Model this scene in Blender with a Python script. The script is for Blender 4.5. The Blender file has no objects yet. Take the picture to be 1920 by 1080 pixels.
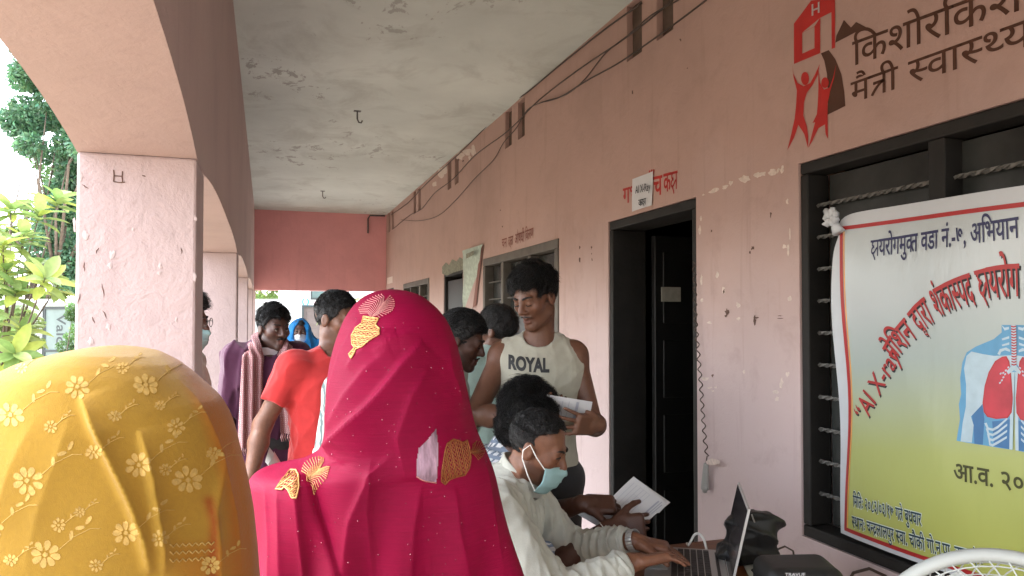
import bpy, bmesh, math, random
import numpy as np
from mathutils import Vector, Matrix
from mathutils.bvhtree import BVHTree

# ---------------------------------------------------------------- camera, world, sun, exposure
scene = bpy.context.scene
COL = scene.collection
EYE = np.array([0.0, 0.0, 1.5])
FPX, YAW, PIT = 1400.0, math.radians(18.23), math.radians(1.3)
cam_data = bpy.data.cameras.new('camera')
cam_data.sensor_width = 36.0
cam_data.lens = 36.0 * FPX / 1920.0
cam_data.shift_y = 28.0 / 1920.0
cam_data.clip_start = 0.02
cam_data.clip_end = 600.0
cam = bpy.data.objects.new('camera', cam_data)
COL.objects.link(cam)
cam.location = EYE
cam.rotation_euler = (math.radians(90) + PIT, 0.0, -YAW)
scene.camera = cam

SUN_EL, SUN_ROT = math.radians(58), math.radians(-70)
world = bpy.data.worlds.new('World')
scene.world = world
world.use_nodes = True
wn = world.node_tree
wn.nodes.clear()
w_out = wn.nodes.new('ShaderNodeOutputWorld')
w_bg = wn.nodes.new('ShaderNodeBackground')
w_sky = wn.nodes.new('ShaderNodeTexSky')
w_sky.sky_type = 'NISHITA'
w_sky.sun_disc = False
w_sky.sun_elevation = SUN_EL
w_sky.sun_rotation = SUN_ROT
w_sky.air_density = 1.0
w_sky.dust_density = 1.5
w_sky.ozone_density = 1.0
w_hsv = wn.nodes.new('ShaderNodeHueSaturation')   # overcast: the blue is veiled by cloud
w_hsv.inputs['Saturation'].default_value = 0.36
w_bg.inputs['Strength'].default_value = 0.15
wn.links.new(w_sky.outputs[0], w_hsv.inputs['Color'])
wn.links.new(w_hsv.outputs[0], w_bg.inputs['Color'])
wn.links.new(w_bg.outputs[0], w_out.inputs['Surface'])

sun_data = bpy.data.lights.new('sun', 'SUN')
sun_data.energy = 0.5
sun_data.angle = math.radians(25)
sun_data.color = (1.0, 0.96, 0.9)
sun = bpy.data.objects.new('sun', sun_data)
COL.objects.link(sun)
# sun_rotation in the sky turns clockwise from +Y; the lamp shines along its own -Z
_sd = Vector((math.sin(SUN_ROT) * math.cos(SUN_EL), math.cos(SUN_ROT) * math.cos(SUN_EL), math.sin(SUN_EL)))
sun.rotation_euler = _sd.to_track_quat('Z', 'Y').to_euler()
sun.location = (-20, 5, 30)

scene.view_settings.view_transform = 'Standard'
scene.view_settings.look = 'None'
scene.view_settings.exposure = 3.4
scene.view_settings.gamma = 1.0
scene.view_settings.use_curve_mapping = False
scene.render.engine = 'CYCLES'
scene.cycles.diffuse_bounces = 6
scene.cycles.max_bounces = 10
scene.cycles.use_denoising = True
# ---------------------------------------------------------------- helpers
rnd = random.Random(7)
nrg = np.random.default_rng(11)

def vn(v):
    v = np.asarray(v, float)
    return v / (np.linalg.norm(v) + 1e-12)

_fw0 = np.array([math.sin(YAW), math.cos(YAW), 0.0])
_R = np.array([math.cos(YAW), -math.sin(YAW), 0.0])
_U0 = np.array([0, 0, 1.0])
_FW = _fw0 * math.cos(PIT) + _U0 * math.sin(PIT)
_U = -_fw0 * math.sin(PIT) + _U0 * math.cos(PIT)

def ray(px, py):                      # photo pixel -> direction with unit depth along the lens axis
    return _FW + (px - 960) / FPX * _R + (568 - py) / FPX * _U
def at_depth(px, py, d): return EYE + ray(px, py) * d
def at_x(px, py, x):
    r = ray(px, py); return EYE + r * (x / r[0])
def at_y(px, py, y):
    r = ray(px, py); return EYE + r * (y / r[1])
def at_z(px, py, z):
    r = ray(px, py); return EYE + r * ((z - EYE[2]) / r[2])

def thing(name, label, cat, loc=(0, 0, 0), group=None):
    o = bpy.data.objects.new(name, None)
    COL.objects.link(o)
    o.empty_display_size = 0.1
    o.location = [float(c) for c in loc]
    o['label'] = label; o['category'] = cat
    if group: o['group'] = group
    return o

def tag(o, label=None, cat=None, group=None, kind=None):
    if label: o['label'] = label
    if cat: o['category'] = cat
    if group: o['group'] = group
    if kind: o['kind'] = kind
    return o

def put(name, me, parent=None, loc=None):
    """link a mesh whose vertices are in world space; children keep world space through the parent inverse"""
    o = bpy.data.objects.new(name, me)
    COL.objects.link(o)
    if parent is not None:
        o.parent = parent
        if parent.type == 'EMPTY': o.matrix_parent_inverse = Matrix.Translation(-parent.location)
    return o

def mesh(name, V, Fs, mats, parent=None, smooth=False, mi=None):
    V = np.asarray(V, dtype=np.float64).reshape(-1, 3)
    me = bpy.data.meshes.new(name)
    if isinstance(Fs, np.ndarray):
        n, k = Fs.shape
        me.vertices.add(len(V)); me.vertices.foreach_set('co', V.ravel())
        me.loops.add(n * k); me.loops.foreach_set('vertex_index', Fs.astype(np.int32).ravel())
        me.polygons.add(n)
        me.polygons.foreach_set('loop_start', np.arange(0, n * k, k, dtype=np.int32))
        me.polygons.foreach_set('loop_total', np.full(n, k, dtype=np.int32))
        me.update(calc_edges=True)
    else:
        me.from_pydata(V.tolist(), [], [list(f) for f in Fs])
        me.update()
    for m in (mats if isinstance(mats, (list, tuple)) else [mats]): me.materials.append(m)
    if mi is not None: me.polygons.foreach_set('material_index', np.asarray(mi, dtype=np.int32))
    if smooth: me.polygons.foreach_set('use_smooth', np.ones(len(me.polygons), dtype=bool))
    me.update()
    return put(name, me, parent)

def vcol(o, name, cols):
    at = o.data.attributes.new(name, 'FLOAT_COLOR', 'POINT')
    c = np.ones((len(o.data.vertices), 4), dtype=np.float32)
    c[:, :cols.shape[1]] = cols
    at.data.foreach_set('color', c.ravel())

class MB:
    """collects simple shapes into one mesh"""
    def __init__(s): s.V = []; s.F = []; s.M = []; s.m = 0
    def add(s, V, Fs):
        b = len(s.V); s.V += [tuple(map(float, v)) for v in V]
        s.F += [tuple(b + i for i in f) for f in Fs]; s.M += [s.m] * len(Fs)
    def box(s, lo, hi):
        x0, y0, z0 = lo; x1, y1, z1 = hi
        s.add([(x0,y0,z0),(x1,y0,z0),(x1,y1,z0),(x0,y1,z0),(x0,y0,z1),(x1,y0,z1),(x1,y1,z1),(x0,y1,z1)],
              [(0,3,2,1),(4,5,6,7),(0,1,5,4),(1,2,6,5),(2,3,7,6),(3,0,4,7)])
    def bbox(s, lo, hi, b=0.006):
        """box with chamfered edges"""
        lo = np.array(lo, float); hi = np.array(hi, float); b = min(b, 0.45 * float((hi - lo).min()))
        bm = bmesh.new(); bmesh.ops.create_cube(bm, size=1.0)
        for v in bm.verts: v.co = Vector(((lo + hi) / 2 + np.array(v.co) * (hi - lo)))
        bmesh.ops.bevel(bm, geom=bm.edges[:], offset=b, segments=2, affect='EDGES', profile=0.5)
        bm.verts.index_update()
        s.add([v.co[:] for v in bm.verts], [[v.index for v in f.verts] for f in bm.faces]); bm.free()
    def tube(s, pts, r, n=8, cap=True, up=None):
        pts = [np.asarray(p, float) for p in pts]; k = len(pts)
        rs = r if hasattr(r, '__len__') else [r] * k
        u = None; rings = []
        for i in range(k):
            t = vn(pts[min(i + 1, k - 1)] - pts[max(i - 1, 0)])
            if u is None:
                a = np.array([0, 0, 1.0]) if abs(t[2]) < 0.9 else np.array([1.0, 0, 0])
                u = vn(np.cross(t, a))
            u = vn(u - t * np.dot(u, t)); w = np.cross(t, u)
            rings.append([pts[i] + rs[i] * (math.cos(2*math.pi*j/n) * u + math.sin(2*math.pi*j/n) * w) for j in range(n)])
        V = [p for rg in rings for p in rg]; Fs = []
        for i in range(k - 1):
            for j in range(n):
                a, b = i*n + j, i*n + (j+1) % n
                Fs.append((a, b, b + n, a + n))
        if cap:
            Fs.append(tuple(range(n - 1, -1, -1))); Fs.append(tuple((k-1)*n + j for j in range(n)))
        s.add(V, Fs)
    def prism(s, poly, o, ux, uy, d):
        """polygon (2D) in the plane o+ux,uy extruded by vector d"""
        o = np.asarray(o, float); ux = np.asarray(ux, float); uy = np.asarray(uy, float); d = np.asarray(d, float)
        n = len(poly); P = [o + ux*a + uy*b for a, b in poly]
        s.add(P + [p + d for p in P], [tuple(range(n)), tuple(range(2*n-1, n-1, -1))] + [(i, i+n, (i+1) % n + n, (i+1) % n) for i in range(n)])
    def poly(s, pts): s.add(pts, [tuple(range(len(pts)))])
    def ball(s, c, r, n=8, m=6, sq=(1, 1, 1)):
        V = [(c[0], c[1], c[2] + r*sq[2])]; Fs = []
        for i in range(1, m):
            th = math.pi*i/m
            for j in range(n):
                a = 2*math.pi*j/n
                V.append((c[0]+r*sq[0]*math.sin(th)*math.cos(a), c[1]+r*sq[1]*math.sin(th)*math.sin(a), c[2]+r*sq[2]*math.cos(th)))
        V.append((c[0], c[1], c[2] - r*sq[2])); L = len(V) - 1
        for j in range(n):
            Fs.append((0, 1+j, 1+(j+1) % n)); Fs.append((L, 1+(m-2)*n+(j+1) % n, 1+(m-2)*n+j))
        for i in range(m-2):
            for j in range(n):
                a, b = 1+i*n+j, 1+i*n+(j+1) % n
                Fs.append((a, a+n, b+n, b))
        s.add(V, Fs)
    def build(s, name, mats, parent=None, smooth=False):
        return mesh(name, s.V, s.F, mats, parent, smooth, s.M if isinstance(mats, (list, tuple)) else None)

# ---------------------------------------------------------------- materials
def nodes(m):
    m.use_nodes = True; nt = m.node_tree; nt.nodes.clear()
    out = nt.nodes.new('ShaderNodeOutputMaterial'); b = nt.nodes.new('ShaderNodeBsdfPrincipled')
    nt.links.new(b.outputs[0], out.inputs[0])
    return nt, b, out
def N(nt, t, **kw):
    n = nt.nodes.new(t)
    for k, v in kw.items():
        if k.startswith('i_'):
            key = k[2:]; key = int(key) if key.isdigit() else key.replace('_', ' ')
            n.inputs[key].default_value = v
        else: setattr(n, k, v)
    return n
def L(nt, a, b): nt.links.new(a, b)
def ramp(nt, fac, stops):
    r = nt.nodes.new('ShaderNodeValToRGB'); e = r.color_ramp.elements
    e[0].position, e[0].color = stops[0][0], (*stops[0][1], 1)
    e[1].position, e[1].color = stops[-1][0], (*stops[-1][1], 1)
    for p, c in stops[1:-1]:
        x = e.new(p); x.color = (*c, 1)
    L(nt, fac, r.inputs[0]); return r.outputs[0]
def mixc(nt, fac, a, b, mode='MIX'):
    m = nt.nodes.new('ShaderNodeMix'); m.data_type = 'RGBA'; m.blend_type = mode
    for sock, v in ((m.inputs[0], fac), (m.inputs[6], a), (m.inputs[7], b)):
        if isinstance(v, (int, float)): sock.default_value = v
        elif isinstance(v, tuple): sock.default_value = (*v, 1) if len(v) == 3 else v
        else: L(nt, v, sock)
    return m.outputs[2]
def coords(nt, scale=(1, 1, 1)):
    t = nt.nodes.new('ShaderNodeTexCoord'); mp = nt.nodes.new('ShaderNodeMapping')
    mp.inputs['Scale'].default_value = scale
    L(nt, t.outputs['Object'], mp.inputs[0]); return mp.outputs[0]
def noise(nt, co, scale, detail=4, rough=0.55, dist=0.0):
    n = nt.nodes.new('ShaderNodeTexNoise'); n.inputs['Scale'].default_value = scale
    n.inputs['Detail'].default_value = detail; n.inputs['Roughness'].default_value = rough
    n.inputs['Distortion'].default_value = dist
    L(nt, co, n.inputs['Vector']); return n.outputs['Fac']
def bump(nt, b, h, strength=0.3, dist=0.01, prev=None):
    n = nt.nodes.new('ShaderNodeBump'); n.inputs['Strength'].default_value = strength; n.inputs['Distance'].default_value = dist
    L(nt, h, n.inputs['Height'])
    if prev is not None: L(nt, prev, n.inputs['Normal'])
    L(nt, n.outputs[0], b.inputs['Normal']); return n.outputs[0]

def mat(name, c, rough=0.6, metal=0.0, var=0.12, scale=12.0, bs=0.15, bscale=80.0, stretch=(1, 1, 1), spec=0.4, sheen=0.0, trans=0.0):
    """plain procedural material: base colour with mottling and fine relief"""
    m = bpy.data.materials.new(name); nt, b, out = nodes(m)
    co = coords(nt, stretch)
    f = noise(nt, co, scale)
    d = tuple(max(0, x*(1-var)) for x in c); e = tuple(min(1, x*(1+var)) for x in c)
    L(nt, ramp(nt, f, [(0.3, d), (0.7, e)]), b.inputs['Base Color'])
    b.inputs['Roughness'].default_value = rough; b.inputs['Metallic'].default_value = metal
    b.inputs['Specular IOR Level'].default_value = spec
    if sheen: b.inputs['Sheen Weight'].default_value = sheen
    if bs: bump(nt, b, noise(nt, co, bscale, 3), bs, 0.004)
    if trans:
        t = N(nt, 'ShaderNodeBsdfTranslucent'); t.inputs[0].default_value = (*c, 1)
        mx = N(nt, 'ShaderNodeMixShader'); mx.inputs[0].default_value = trans
        L(nt, b.outputs[0], mx.inputs[1]); L(nt, t.outputs[0], mx.inputs[2]); L(nt, mx.outputs[0], out.inputs[0])
    return m

def plaster(name, c, low=None, chip=(0.62, 0.5, 0.45), chip_at=0.79, rough=0.75, bumpy=0.5, grime=0.5):
    """painted cement plaster: trowel relief, faded patches, hairline dirt, small chips"""
    m = bpy.data.materials.new(name); nt, b, out = nodes(m)
    co = coords(nt)
    big = noise(nt, co, 0.9, 5, 0.6)
    base = ramp(nt, big, [(0.3, tuple(x*0.86 for x in c)), (0.5, c), (0.72, tuple(min(1, x*1.08) for x in c))])
    if low is not None:                       # paler lower wall: the stronger light falling there, put into the base colour
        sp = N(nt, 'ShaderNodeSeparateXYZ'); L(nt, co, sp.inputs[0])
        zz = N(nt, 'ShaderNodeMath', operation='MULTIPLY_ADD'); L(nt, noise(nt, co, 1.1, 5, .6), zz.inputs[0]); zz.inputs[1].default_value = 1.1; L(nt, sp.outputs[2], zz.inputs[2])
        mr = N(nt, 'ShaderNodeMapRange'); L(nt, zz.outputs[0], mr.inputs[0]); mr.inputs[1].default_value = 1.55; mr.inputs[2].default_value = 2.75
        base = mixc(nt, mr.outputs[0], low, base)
    med = noise(nt, co, 6.0, 6, 0.65, 0.4)
    base = mixc(nt, ramp(nt, med, [(0.55, (0, 0, 0)), (0.8, (0.35*grime,)*3)]), base, tuple(x*0.6 for x in c))
    streak = noise(nt, coords(nt, (9, 9, 0.5)), 1.6, 5, 0.6)
    base = mixc(nt, ramp(nt, streak, [(0.58, (0, 0, 0)), (0.75, (0.4*grime,)*3)]), base, (c[0]*0.62, c[1]*0.6, c[2]*0.58))
    fine = noise(nt, co, 17.0, 8, 0.7, 1.2)
    chips = ramp(nt, fine, [(chip_at, (0, 0, 0)), (chip_at + 0.012, (1, 1, 1))])
    base = mixc(nt, chips, base, chip)
    L(nt, base, b.inputs['Base Color'])
    b.inputs['Roughness'].default_value = rough; b.inputs['Specular IOR Level'].default_value = 0.25
    p = bump(nt, b, noise(nt, co, 14.0, 6, 0.6, 0.6), 0.5*bumpy, 0.012)
    p = bump(nt, b, noise(nt, co, 90.0, 4, 0.6), 0.5*bumpy, 0.004, p)
    bump(nt, b, chips, -0.35, 0.003, p)
    return m

M = {}
M['pink'] = plaster('pink_paint', (0.45, 0.345, 0.32))
M['pink_wall'] = plaster('pink_wall_paint', (0.42, 0.278, 0.235), low=(0.52, 0.415, 0.405), grime=.9)  # low: lighter tone standing in for brighter light on the lower wall
M['pink_rough'] = plaster('pink_paint_rough', (0.44, 0.345, 0.335), bumpy=1.0, grime=.8, chip=(0.68, 0.58, 0.55), chip_at=0.73)
M['rose'] = plaster('rose_paint', (0.68, 0.32, 0.32), chip_at=0.9)
def ceiling_mat():
    m = bpy.data.materials.new('limewash_ceiling'); nt, b, out = nodes(m)
    co = coords(nt)
    base = ramp(nt, noise(nt, co, 0.8, 5, 0.6), [(0.3, (0.47, 0.51, 0.47)), (0.7, (0.64, 0.69, 0.64))])
    damp = noise(nt, coords(nt, (1.0, 0.8, 1)), 1.7, 6, 0.7, 0.6)
    base = mixc(nt, ramp(nt, damp, [(0.50, (0, 0, 0)), (0.64, (0.5, 0.5, 0.5))]), base, (0.38, 0.40, 0.36))
    flake = noise(nt, coords(nt, (2.2, 1.2, 1)), 2.6, 9, 0.72, 0.5)
    area = noise(nt, co, 0.55, 2, 0.5)
    mul = N(nt, 'ShaderNodeMath', operation='MULTIPLY'); L(nt, flake, mul.inputs[0]); L(nt, ramp(nt, area, [(0.35, (0.8,)*3), (0.62, (1.08,)*3)]), mul.inputs[1])
    fl = ramp(nt, mul.outputs[0], [(0.618, (0, 0, 0)), (0.628, (1, 1, 1))])
    base = mixc(nt, fl, base, (0.36, 0.37, 0.34))
    L(nt, base, b.inputs['Base Color']); b.inputs['Roughness'].default_value = 0.85
    p = bump(nt, b, noise(nt, co, 20, 6, 0.6), 0.3, 0.008)
    bump(nt, b, fl, -0.8, 0.004, p)
    return m
M['ceil'] = ceiling_mat()
M['cement'] = mat('cement_floor', (0.22, 0.19, 0.155), 0.8, var=0.2, scale=4)
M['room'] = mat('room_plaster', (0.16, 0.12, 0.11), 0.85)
M['black_paint'] = mat('black_gloss_paint', (0.0055, 0.005, 0.0045), 0.5, var=0.35, scale=9, bs=0.25, bscale=30)
M['frame_paint'] = mat('weathered_dark_paint', (0.010, 0.0085, 0.007), 0.7, var=0.35, scale=7, bs=0.3, bscale=40)
M['grey_frame'] = mat('grey_brown_paint', (0.10, 0.088, 0.072), 0.6, var=0.25, scale=8)
M['iron'] = mat('dusty_iron', (0.12, 0.115, 0.105), 0.6, metal=0.2, var=0.3, scale=40)
M['wire'] = mat('dusty_cable', (0.055, 0.035, 0.026), 0.6, var=0.2)
M['slot'] = mat('raw_timber_plug', (0.10, 0.065, 0.048), 0.8, var=0.25, scale=10)
M['red_paint'] = mat('red_sign_paint', (0.40, 0.018, 0.014), 0.5, var=0.1, bs=0.05)
M['brown_paint'] = mat('brown_sign_paint', (0.07, 0.026, 0.013), 0.5, var=0.1, bs=0.05)
M['paper'] = mat('white_paper', (0.55, 0.55, 0.56), 0.7, var=0.03, bs=0.03)
M['ink'] = mat('black_ink', (0.02, 0.02, 0.022), 0.6, var=0.1, bs=0)
M['white_wall'] = mat('whitewash', (0.8, 0.8, 0.78), 0.8, var=0.05, scale=2)
# ---------------------------------------------------------------- ground, floor
XW, XA0, XA1, ZC, YE, YS = 1.94, -0.488, -0.188, 3.29, 12.75, -5.0
g = MB(); g.add([(-500, -500, -0.3), (500, -500, -0.3), (500, 500, -0.3), (-500, 500, -0.3)], [(0, 1, 2, 3)])
M['earth'] = mat('pale_packed_earth', (0.33, 0.265, 0.19), 0.9, var=0.18, scale=1.2, bscale=25)
tag(g.build('ground', M['earth']), kind='structure')
g = MB(); g.box((-0.62, YS, -0.32), (XW + 0.02, YE + 0.5, 0.0))
tag(g.build('floor', M['cement']), kind='structure')
M['bounce_concrete'] = mat('pale_bounce_paving', (0.62, 0.61, 0.58), 0.85, var=0.12, scale=1.5)
g = MB(); g.box((-2.5, YE + .52, -0.34), (9.0, 21.5, -0.28))  # pale slab added past the veranda end to bounce light onto its ceiling
tag(g.build('added_bounce_paving', M['bounce_concrete']), kind='structure')

# ---------------------------------------------------------------- the clinic building
B = thing('clinic_building', 'pink clinic building with an arched veranda and painted signs', 'building', (0.9, 4.0, 0))
OPEN = {'window_near': (0.55, 2.37, 0.68, 2.10), 'door_main': (3.09, 4.05, 0.0, 2.085), 'window_mid': (4.84, 6.74, 0.68, 2.07),
        'door_mid': (7.52, 8.40, 0.0, 2.04), 'window_far': (9.2, 11.03, 0.68, 2.03), 'door_far': (11.95, 12.6, 0.0, 2.02)}
SLOTS = []
for y0 in (3.29, 5.565, 7.71, 9.76, 11.98):
    SLOTS += [(y0, y0 + 0.17, 2.965, 3.27), (y0 + 0.33, y0 + 0.51, 2.965, 3.285)]
holes = list(OPEN.values()) + SLOTS
ys = sorted({YS, YE} | {h[0] for h in holes} | {h[1] for h in holes})
zs = sorted({0.0, ZC} | {h[2] for h in holes} | {h[3] for h in holes})
def is_open(y, z): return any(h[0] < y < h[1] and h[2] < z < h[3] for h in holes)
g = MB()
for i in range(len(ys) - 1):
    for j in range(len(zs) - 1):
        if not is_open((ys[i] + ys[i+1]) / 2, (zs[j] + zs[j+1]) / 2):
            y0, y1, z0, z1 = ys[i], ys[i+1], zs[j], zs[j+1]
            g.add([(XW, y0, z0), (XW, y1, z0), (XW, y1, z1), (XW, y0, z1)], [(0, 3, 2, 1)])
            g.add([(XW+.22, y0, z0), (XW+.22, y1, z0), (XW+.22, y1, z1), (XW+.22, y0, z1)], [(0, 1, 2, 3)])
for y0, y1, z0, z1 in holes:
    a, b = XW, XW + .22
    g.add([(a,y0,z0),(b,y0,z0),(b,y0,z1),(a,y0,z1)], [(0,3,2,1)])
    g.add([(a,y1,z0),(b,y1,z0),(b,y1,z1),(a,y1,z1)], [(0,1,2,3)])
    g.add([(a,y0,z1),(b,y0,z1),(b,y1,z1),(a,y1,z1)], [(0,3,2,1)])
    if z0 > 0: g.add([(a,y0,z0),(b,y0,z0),(b,y1,z0),(a,y1,z0)], [(0,1,2,3)])
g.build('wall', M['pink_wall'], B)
for y0, y1, z0, z1 in SLOTS:
    g = MB(); g.bbox((XW + 0.035, y0 + .002, z0 + .002), (XW + 0.2, y1 - .002, z1 - .002), 0.004)
    g.build('timber_plug', M['slot'], B)
# dark rooms behind the wall
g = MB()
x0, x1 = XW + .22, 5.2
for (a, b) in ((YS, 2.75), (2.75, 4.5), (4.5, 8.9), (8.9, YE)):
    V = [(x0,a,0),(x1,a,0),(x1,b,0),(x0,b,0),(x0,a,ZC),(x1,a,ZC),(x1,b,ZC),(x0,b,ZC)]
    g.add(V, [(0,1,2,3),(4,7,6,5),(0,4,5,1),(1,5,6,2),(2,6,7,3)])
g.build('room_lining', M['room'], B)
g = MB(); g.box((-0.75, YS, ZC), (5.5, YE + 0.4, ZC + 0.16)); g.build('roof_slab', M['ceil'], B)

# arcade: columns and one wall of arches
COLY = [(-3.95, -3.70), (-0.84, -0.59), (2.27, 2.52), (5.38, 5.63), (8.49, 8.74), (11.60, 11.85)]
ZS = 1.955
for (a, b) in COLY:
    g = MB(); g.bbox((XA0, a, -0.3), (XA1, b, ZS), 0.008); g.build('column', M['pink_rough'], B)
prof = [(YS, ZC), (YS, ZS)]
for k, (a, b) in enumerate(COLY):
    prof += [(a + .0, ZS), (b - .0, ZS)]
    nxt = COLY[k+1][0] if k + 1 < len(COLY) else YE
    rise = 0.10 if k == 1 else 0.05
    for i in range(1, 24):
        t = i / 24
        prof.append((b + (nxt - b) * t, ZS + rise * (1 - abs(2*t - 1) ** 3.2) + (0.0 if k + 1 < len(COLY) else 0.03)))
prof += [(YE, ZS + .03), (YE, ZC)]
V, Fs = [], []
low = prof[1:-1]
g = MB()
n = len(low)
V = [(XA1, y, z) for y, z in low] + [(XA1, y, ZC) for y, z in low] + [(XA0, y, z) for y, z in low] + [(XA0, y, ZC) for y, z in low]
for i in range(n - 1):
    Fs += [(i, n+i, n+i+1, i+1), (2*n+i, 2*n+i+1, 3*n+i+1, 3*n+i), (i, i+1, 2*n+i+1, 2*n+i)]
g.add(V, Fs)
g.build('arcade_wall', M['pink'], B)
g = MB(); g.box((XA0, YE, 1.985), (XW + .22, YE + .25, ZC)); g.build('end_beam', M['rose'], B)
for a, b in ((XA0, XA1 + .02), (XW - .05, XW + .22)):
    g = MB(); g.box((a, YE, -0.3), (b, YE + .25, 1.985)); g.build('end_pier', M['pink'], B)
# fan hooks left in the ceiling
for (px, py) in ((670, 208), (605, 358)):
    p = at_z(px, py, ZC)
    q = MB(); q.tube([p + np.array([0, 0, .01]), p + np.array([0, 0, -.07]), p + np.array([.012, -.01, -.10]), p + np.array([.03, -.02, -.105]), p + np.array([.04, -.02, -.085])], 0.007, 8)
    q.bbox(p - np.array([.03, .02, .006]), p + np.array([.03, .02, .006]), .002)
    q.build('fan_hook', M['iron'], B)

# ------------------------------------------------ windows and doors
def window(y0, y1, z0, z1, paint, nbars, mull, fw=0.07, depth=0.03, panes=True, shut=None):
    g = MB(); x = XW + depth
    for (a, b, c, d) in ((y0, y1, z1 - fw, z1), (y0, y1, z0, z0 + fw), (y0, y0 + fw, z0 + fw, z1 - fw), (y1 - fw, y1, z0 + fw, z1 - fw)):
        g.bbox((x, a + .002, c + .001), (x + .10, b - .002, d - .001), 0.006)
    w = g.build('window', paint, B)
    for y in mull:
        q = MB(); q.bbox((x + .004, y - .03, z0 + fw), (x + .09, y + .03, z1 - fw), 0.005); q.build('mullion', paint, w)
    xs = [y0 + fw] + list(mull) + [y1 - fw]
    zz = np.linspace(z0 + fw, z1 - fw, nbars + 2)[1:-1]
    for z in zz:                                  # twisted iron bars
        V, Fs = [], []
        n = max(8, int((y1 - y0) / 0.022)); q = MB()
        for i in range(n + 1):
            y = y0 + fw + (y1 - y0 - 2*fw) * i / n; a = i * 0.9
            for k in range(4):
                V.append((x + .045 + .0085*math.cos(a + k*math.pi/2), y, z + .0085*math.sin(a + k*math.pi/2)))
        for i in range(n):
            for k in range(4): Fs.append((i*4+k, i*4+(k+1) % 4, i*4+4+(k+1) % 4, i*4+4+k))
        q.add(V, Fs); q.build('bar', M['iron'], w)
    if panes:
        q = MB()
        for a, b in zip(xs[:-1], xs[1:]):
            q.m = 0
            q.box((x + .075, a + .03, z0 + fw + .01), (x + .08, b - .03, z1 - fw - .01))
        q.build('pane', M['dim_glass'], w)
    return w
M['dim_glass'] = mat('dusty_dark_pane', (0.03, 0.032, 0.03), 0.25, var=0.4, scale=5, bs=0.02)
M['shutter'] = mat('dark_shutter_board', (0.04, 0.036, 0.03), 0.5, var=0.3, scale=6)
wn1 = window(*OPEN['window_near'], M['frame_paint'], 10, (1.0, 1.76), fw=0.045, depth=0.006)
for a, b in ((1.80, 2.0), (2.02, 2.27), (0.66, 0.96)):         # closed inner shutters
    q = MB(); q.bbox((XW + .10, a, .78), (XW + .125, b, 2.0), .005)
    q.bbox((XW + .092, a + .03, 1.40), (XW + .102, b - .03, 1.46), .003); q.build('shutter', M['shutter'], wn1)
wn2 = window(*OPEN['window_mid'], M['grey_frame'], 7, (5.45, 6.15), fw=0.07, depth=-0.01)
wn3 = window(*OPEN['window_far'], M['grey_frame'], 7, (9.8, 10.45), fw=0.07, depth=-0.01)
for (y, s) in ((5.47, .5), (6.17, .5)):                        # casement leaf standing open inwards
    pass

def door(y0, y1, z1, leaf_dir, label=None, fw=0.05, paint='black_paint'):
    g = MB(); x = XW - .006
    for (a, b, c, d) in ((y0, y1, z1 - fw, z1), (y0, y0 + fw, 0, z1 - fw), (y1 - fw, y1, 0, z1 - fw)):
        g.bbox((x + .012, a + .002, c), (x + .232, b - .002, d - .001), 0.006)
    fr = g.build('door_frame', M['frame_paint'], B)
    return fr
df = door(*OPEN['door_main'][:2], OPEN['door_main'][3], 1)
# main door: a two-leaf door folded back into the room, hinged at the far jamb
yl = OPEN['door_main'][1] - .085
lf = MB(); lf.bbox((XW + .24, yl - .045, .02), (XW + 1.10, yl, 2.0), .005)
leaf = lf.build('door', M['black_paint'], B)
for (a, b) in ((.14, .5), (.6, .94), (1.04, 1.38), (1.48, 1.9)):
    for (c, d) in ((.17, .50), (.58, .91)):
        q = MB(); q.bbox((XW + .12 + c, yl - .057, a), (XW + .12 + d, yl - .046, b), .008); q.build('panel', M['black_paint'], leaf)
q = MB()
p = at_y(1258, 552, yl - .06); q.box((p[0] - .065, yl - .062, p[2] - .043), (p[0] + .065, yl - .0585, p[2] + .043))
M['tin'] = mat('faded_tin_plate', (0.30, 0.28, 0.23), 0.5, var=0.15, scale=30)
q.build('number_plate', M['tin'], leaf)
df2 = door(*OPEN['door_mid'][:2], OPEN['door_mid'][3], 1)
g = MB(); g.bbox((XW + .03, 7.60, .02), (XW + .07, 8.32, 1.94), .004); g.build('door', M['black_paint'], B)
df3 = door(*OPEN['door_far'][:2], OPEN['door_far'][3], 1)
g = MB(); g.bbox((XW + .03, 12.03, .02), (XW + .07, 12.52, 1.93), .004); g.build('door', M['black_paint'], B)
# ---------------------------------------------------------------- outside: trees, wall, far building
def leaf_mat(name, c, trans=0.35):
    m = bpy.data.materials.new(name); nt, b, out = nodes(m)
    a = N(nt, 'ShaderNodeAttribute', attribute_name='tint')
    co = coords(nt)
    base = mixc(nt, 1.0, ramp(nt, noise(nt, co, 3.0, 3), [(0.3, tuple(x*.75 for x in c)), (0.7, tuple(x*1.25 for x in c))]), a.outputs['Color'], 'MULTIPLY')
    L(nt, base, b.inputs['Base Color']); b.inputs['Roughness'].default_value = 0.45; b.inputs['Specular IOR Level'].default_value = 0.35
    t = N(nt, 'ShaderNodeBsdfTranslucent'); L(nt, base, t.inputs[0])
    mx = N(nt, 'ShaderNodeMixShader'); mx.inputs[0].default_value = trans
    L(nt, b.outputs[0], mx.inputs[1]); L(nt, t.outputs[0], mx.inputs[2]); L(nt, mx.outputs[0], out.inputs[0])
    return m
M['leaf_dark'] = leaf_mat('dark_green_leaf', (0.13, 0.26, 0.14))
M['leaf_mid'] = leaf_mat('mid_green_leaf', (0.10, 0.19, 0.06))
M['leaf_light'] = leaf_mat('fresh_green_leaf', (0.26, 0.35, 0.11), .45)
M['bark'] = mat('grey_bark', (0.13, 0.10, 0.075), 0.9, var=0.35, scale=14, bs=0.6, bscale=40)

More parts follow.
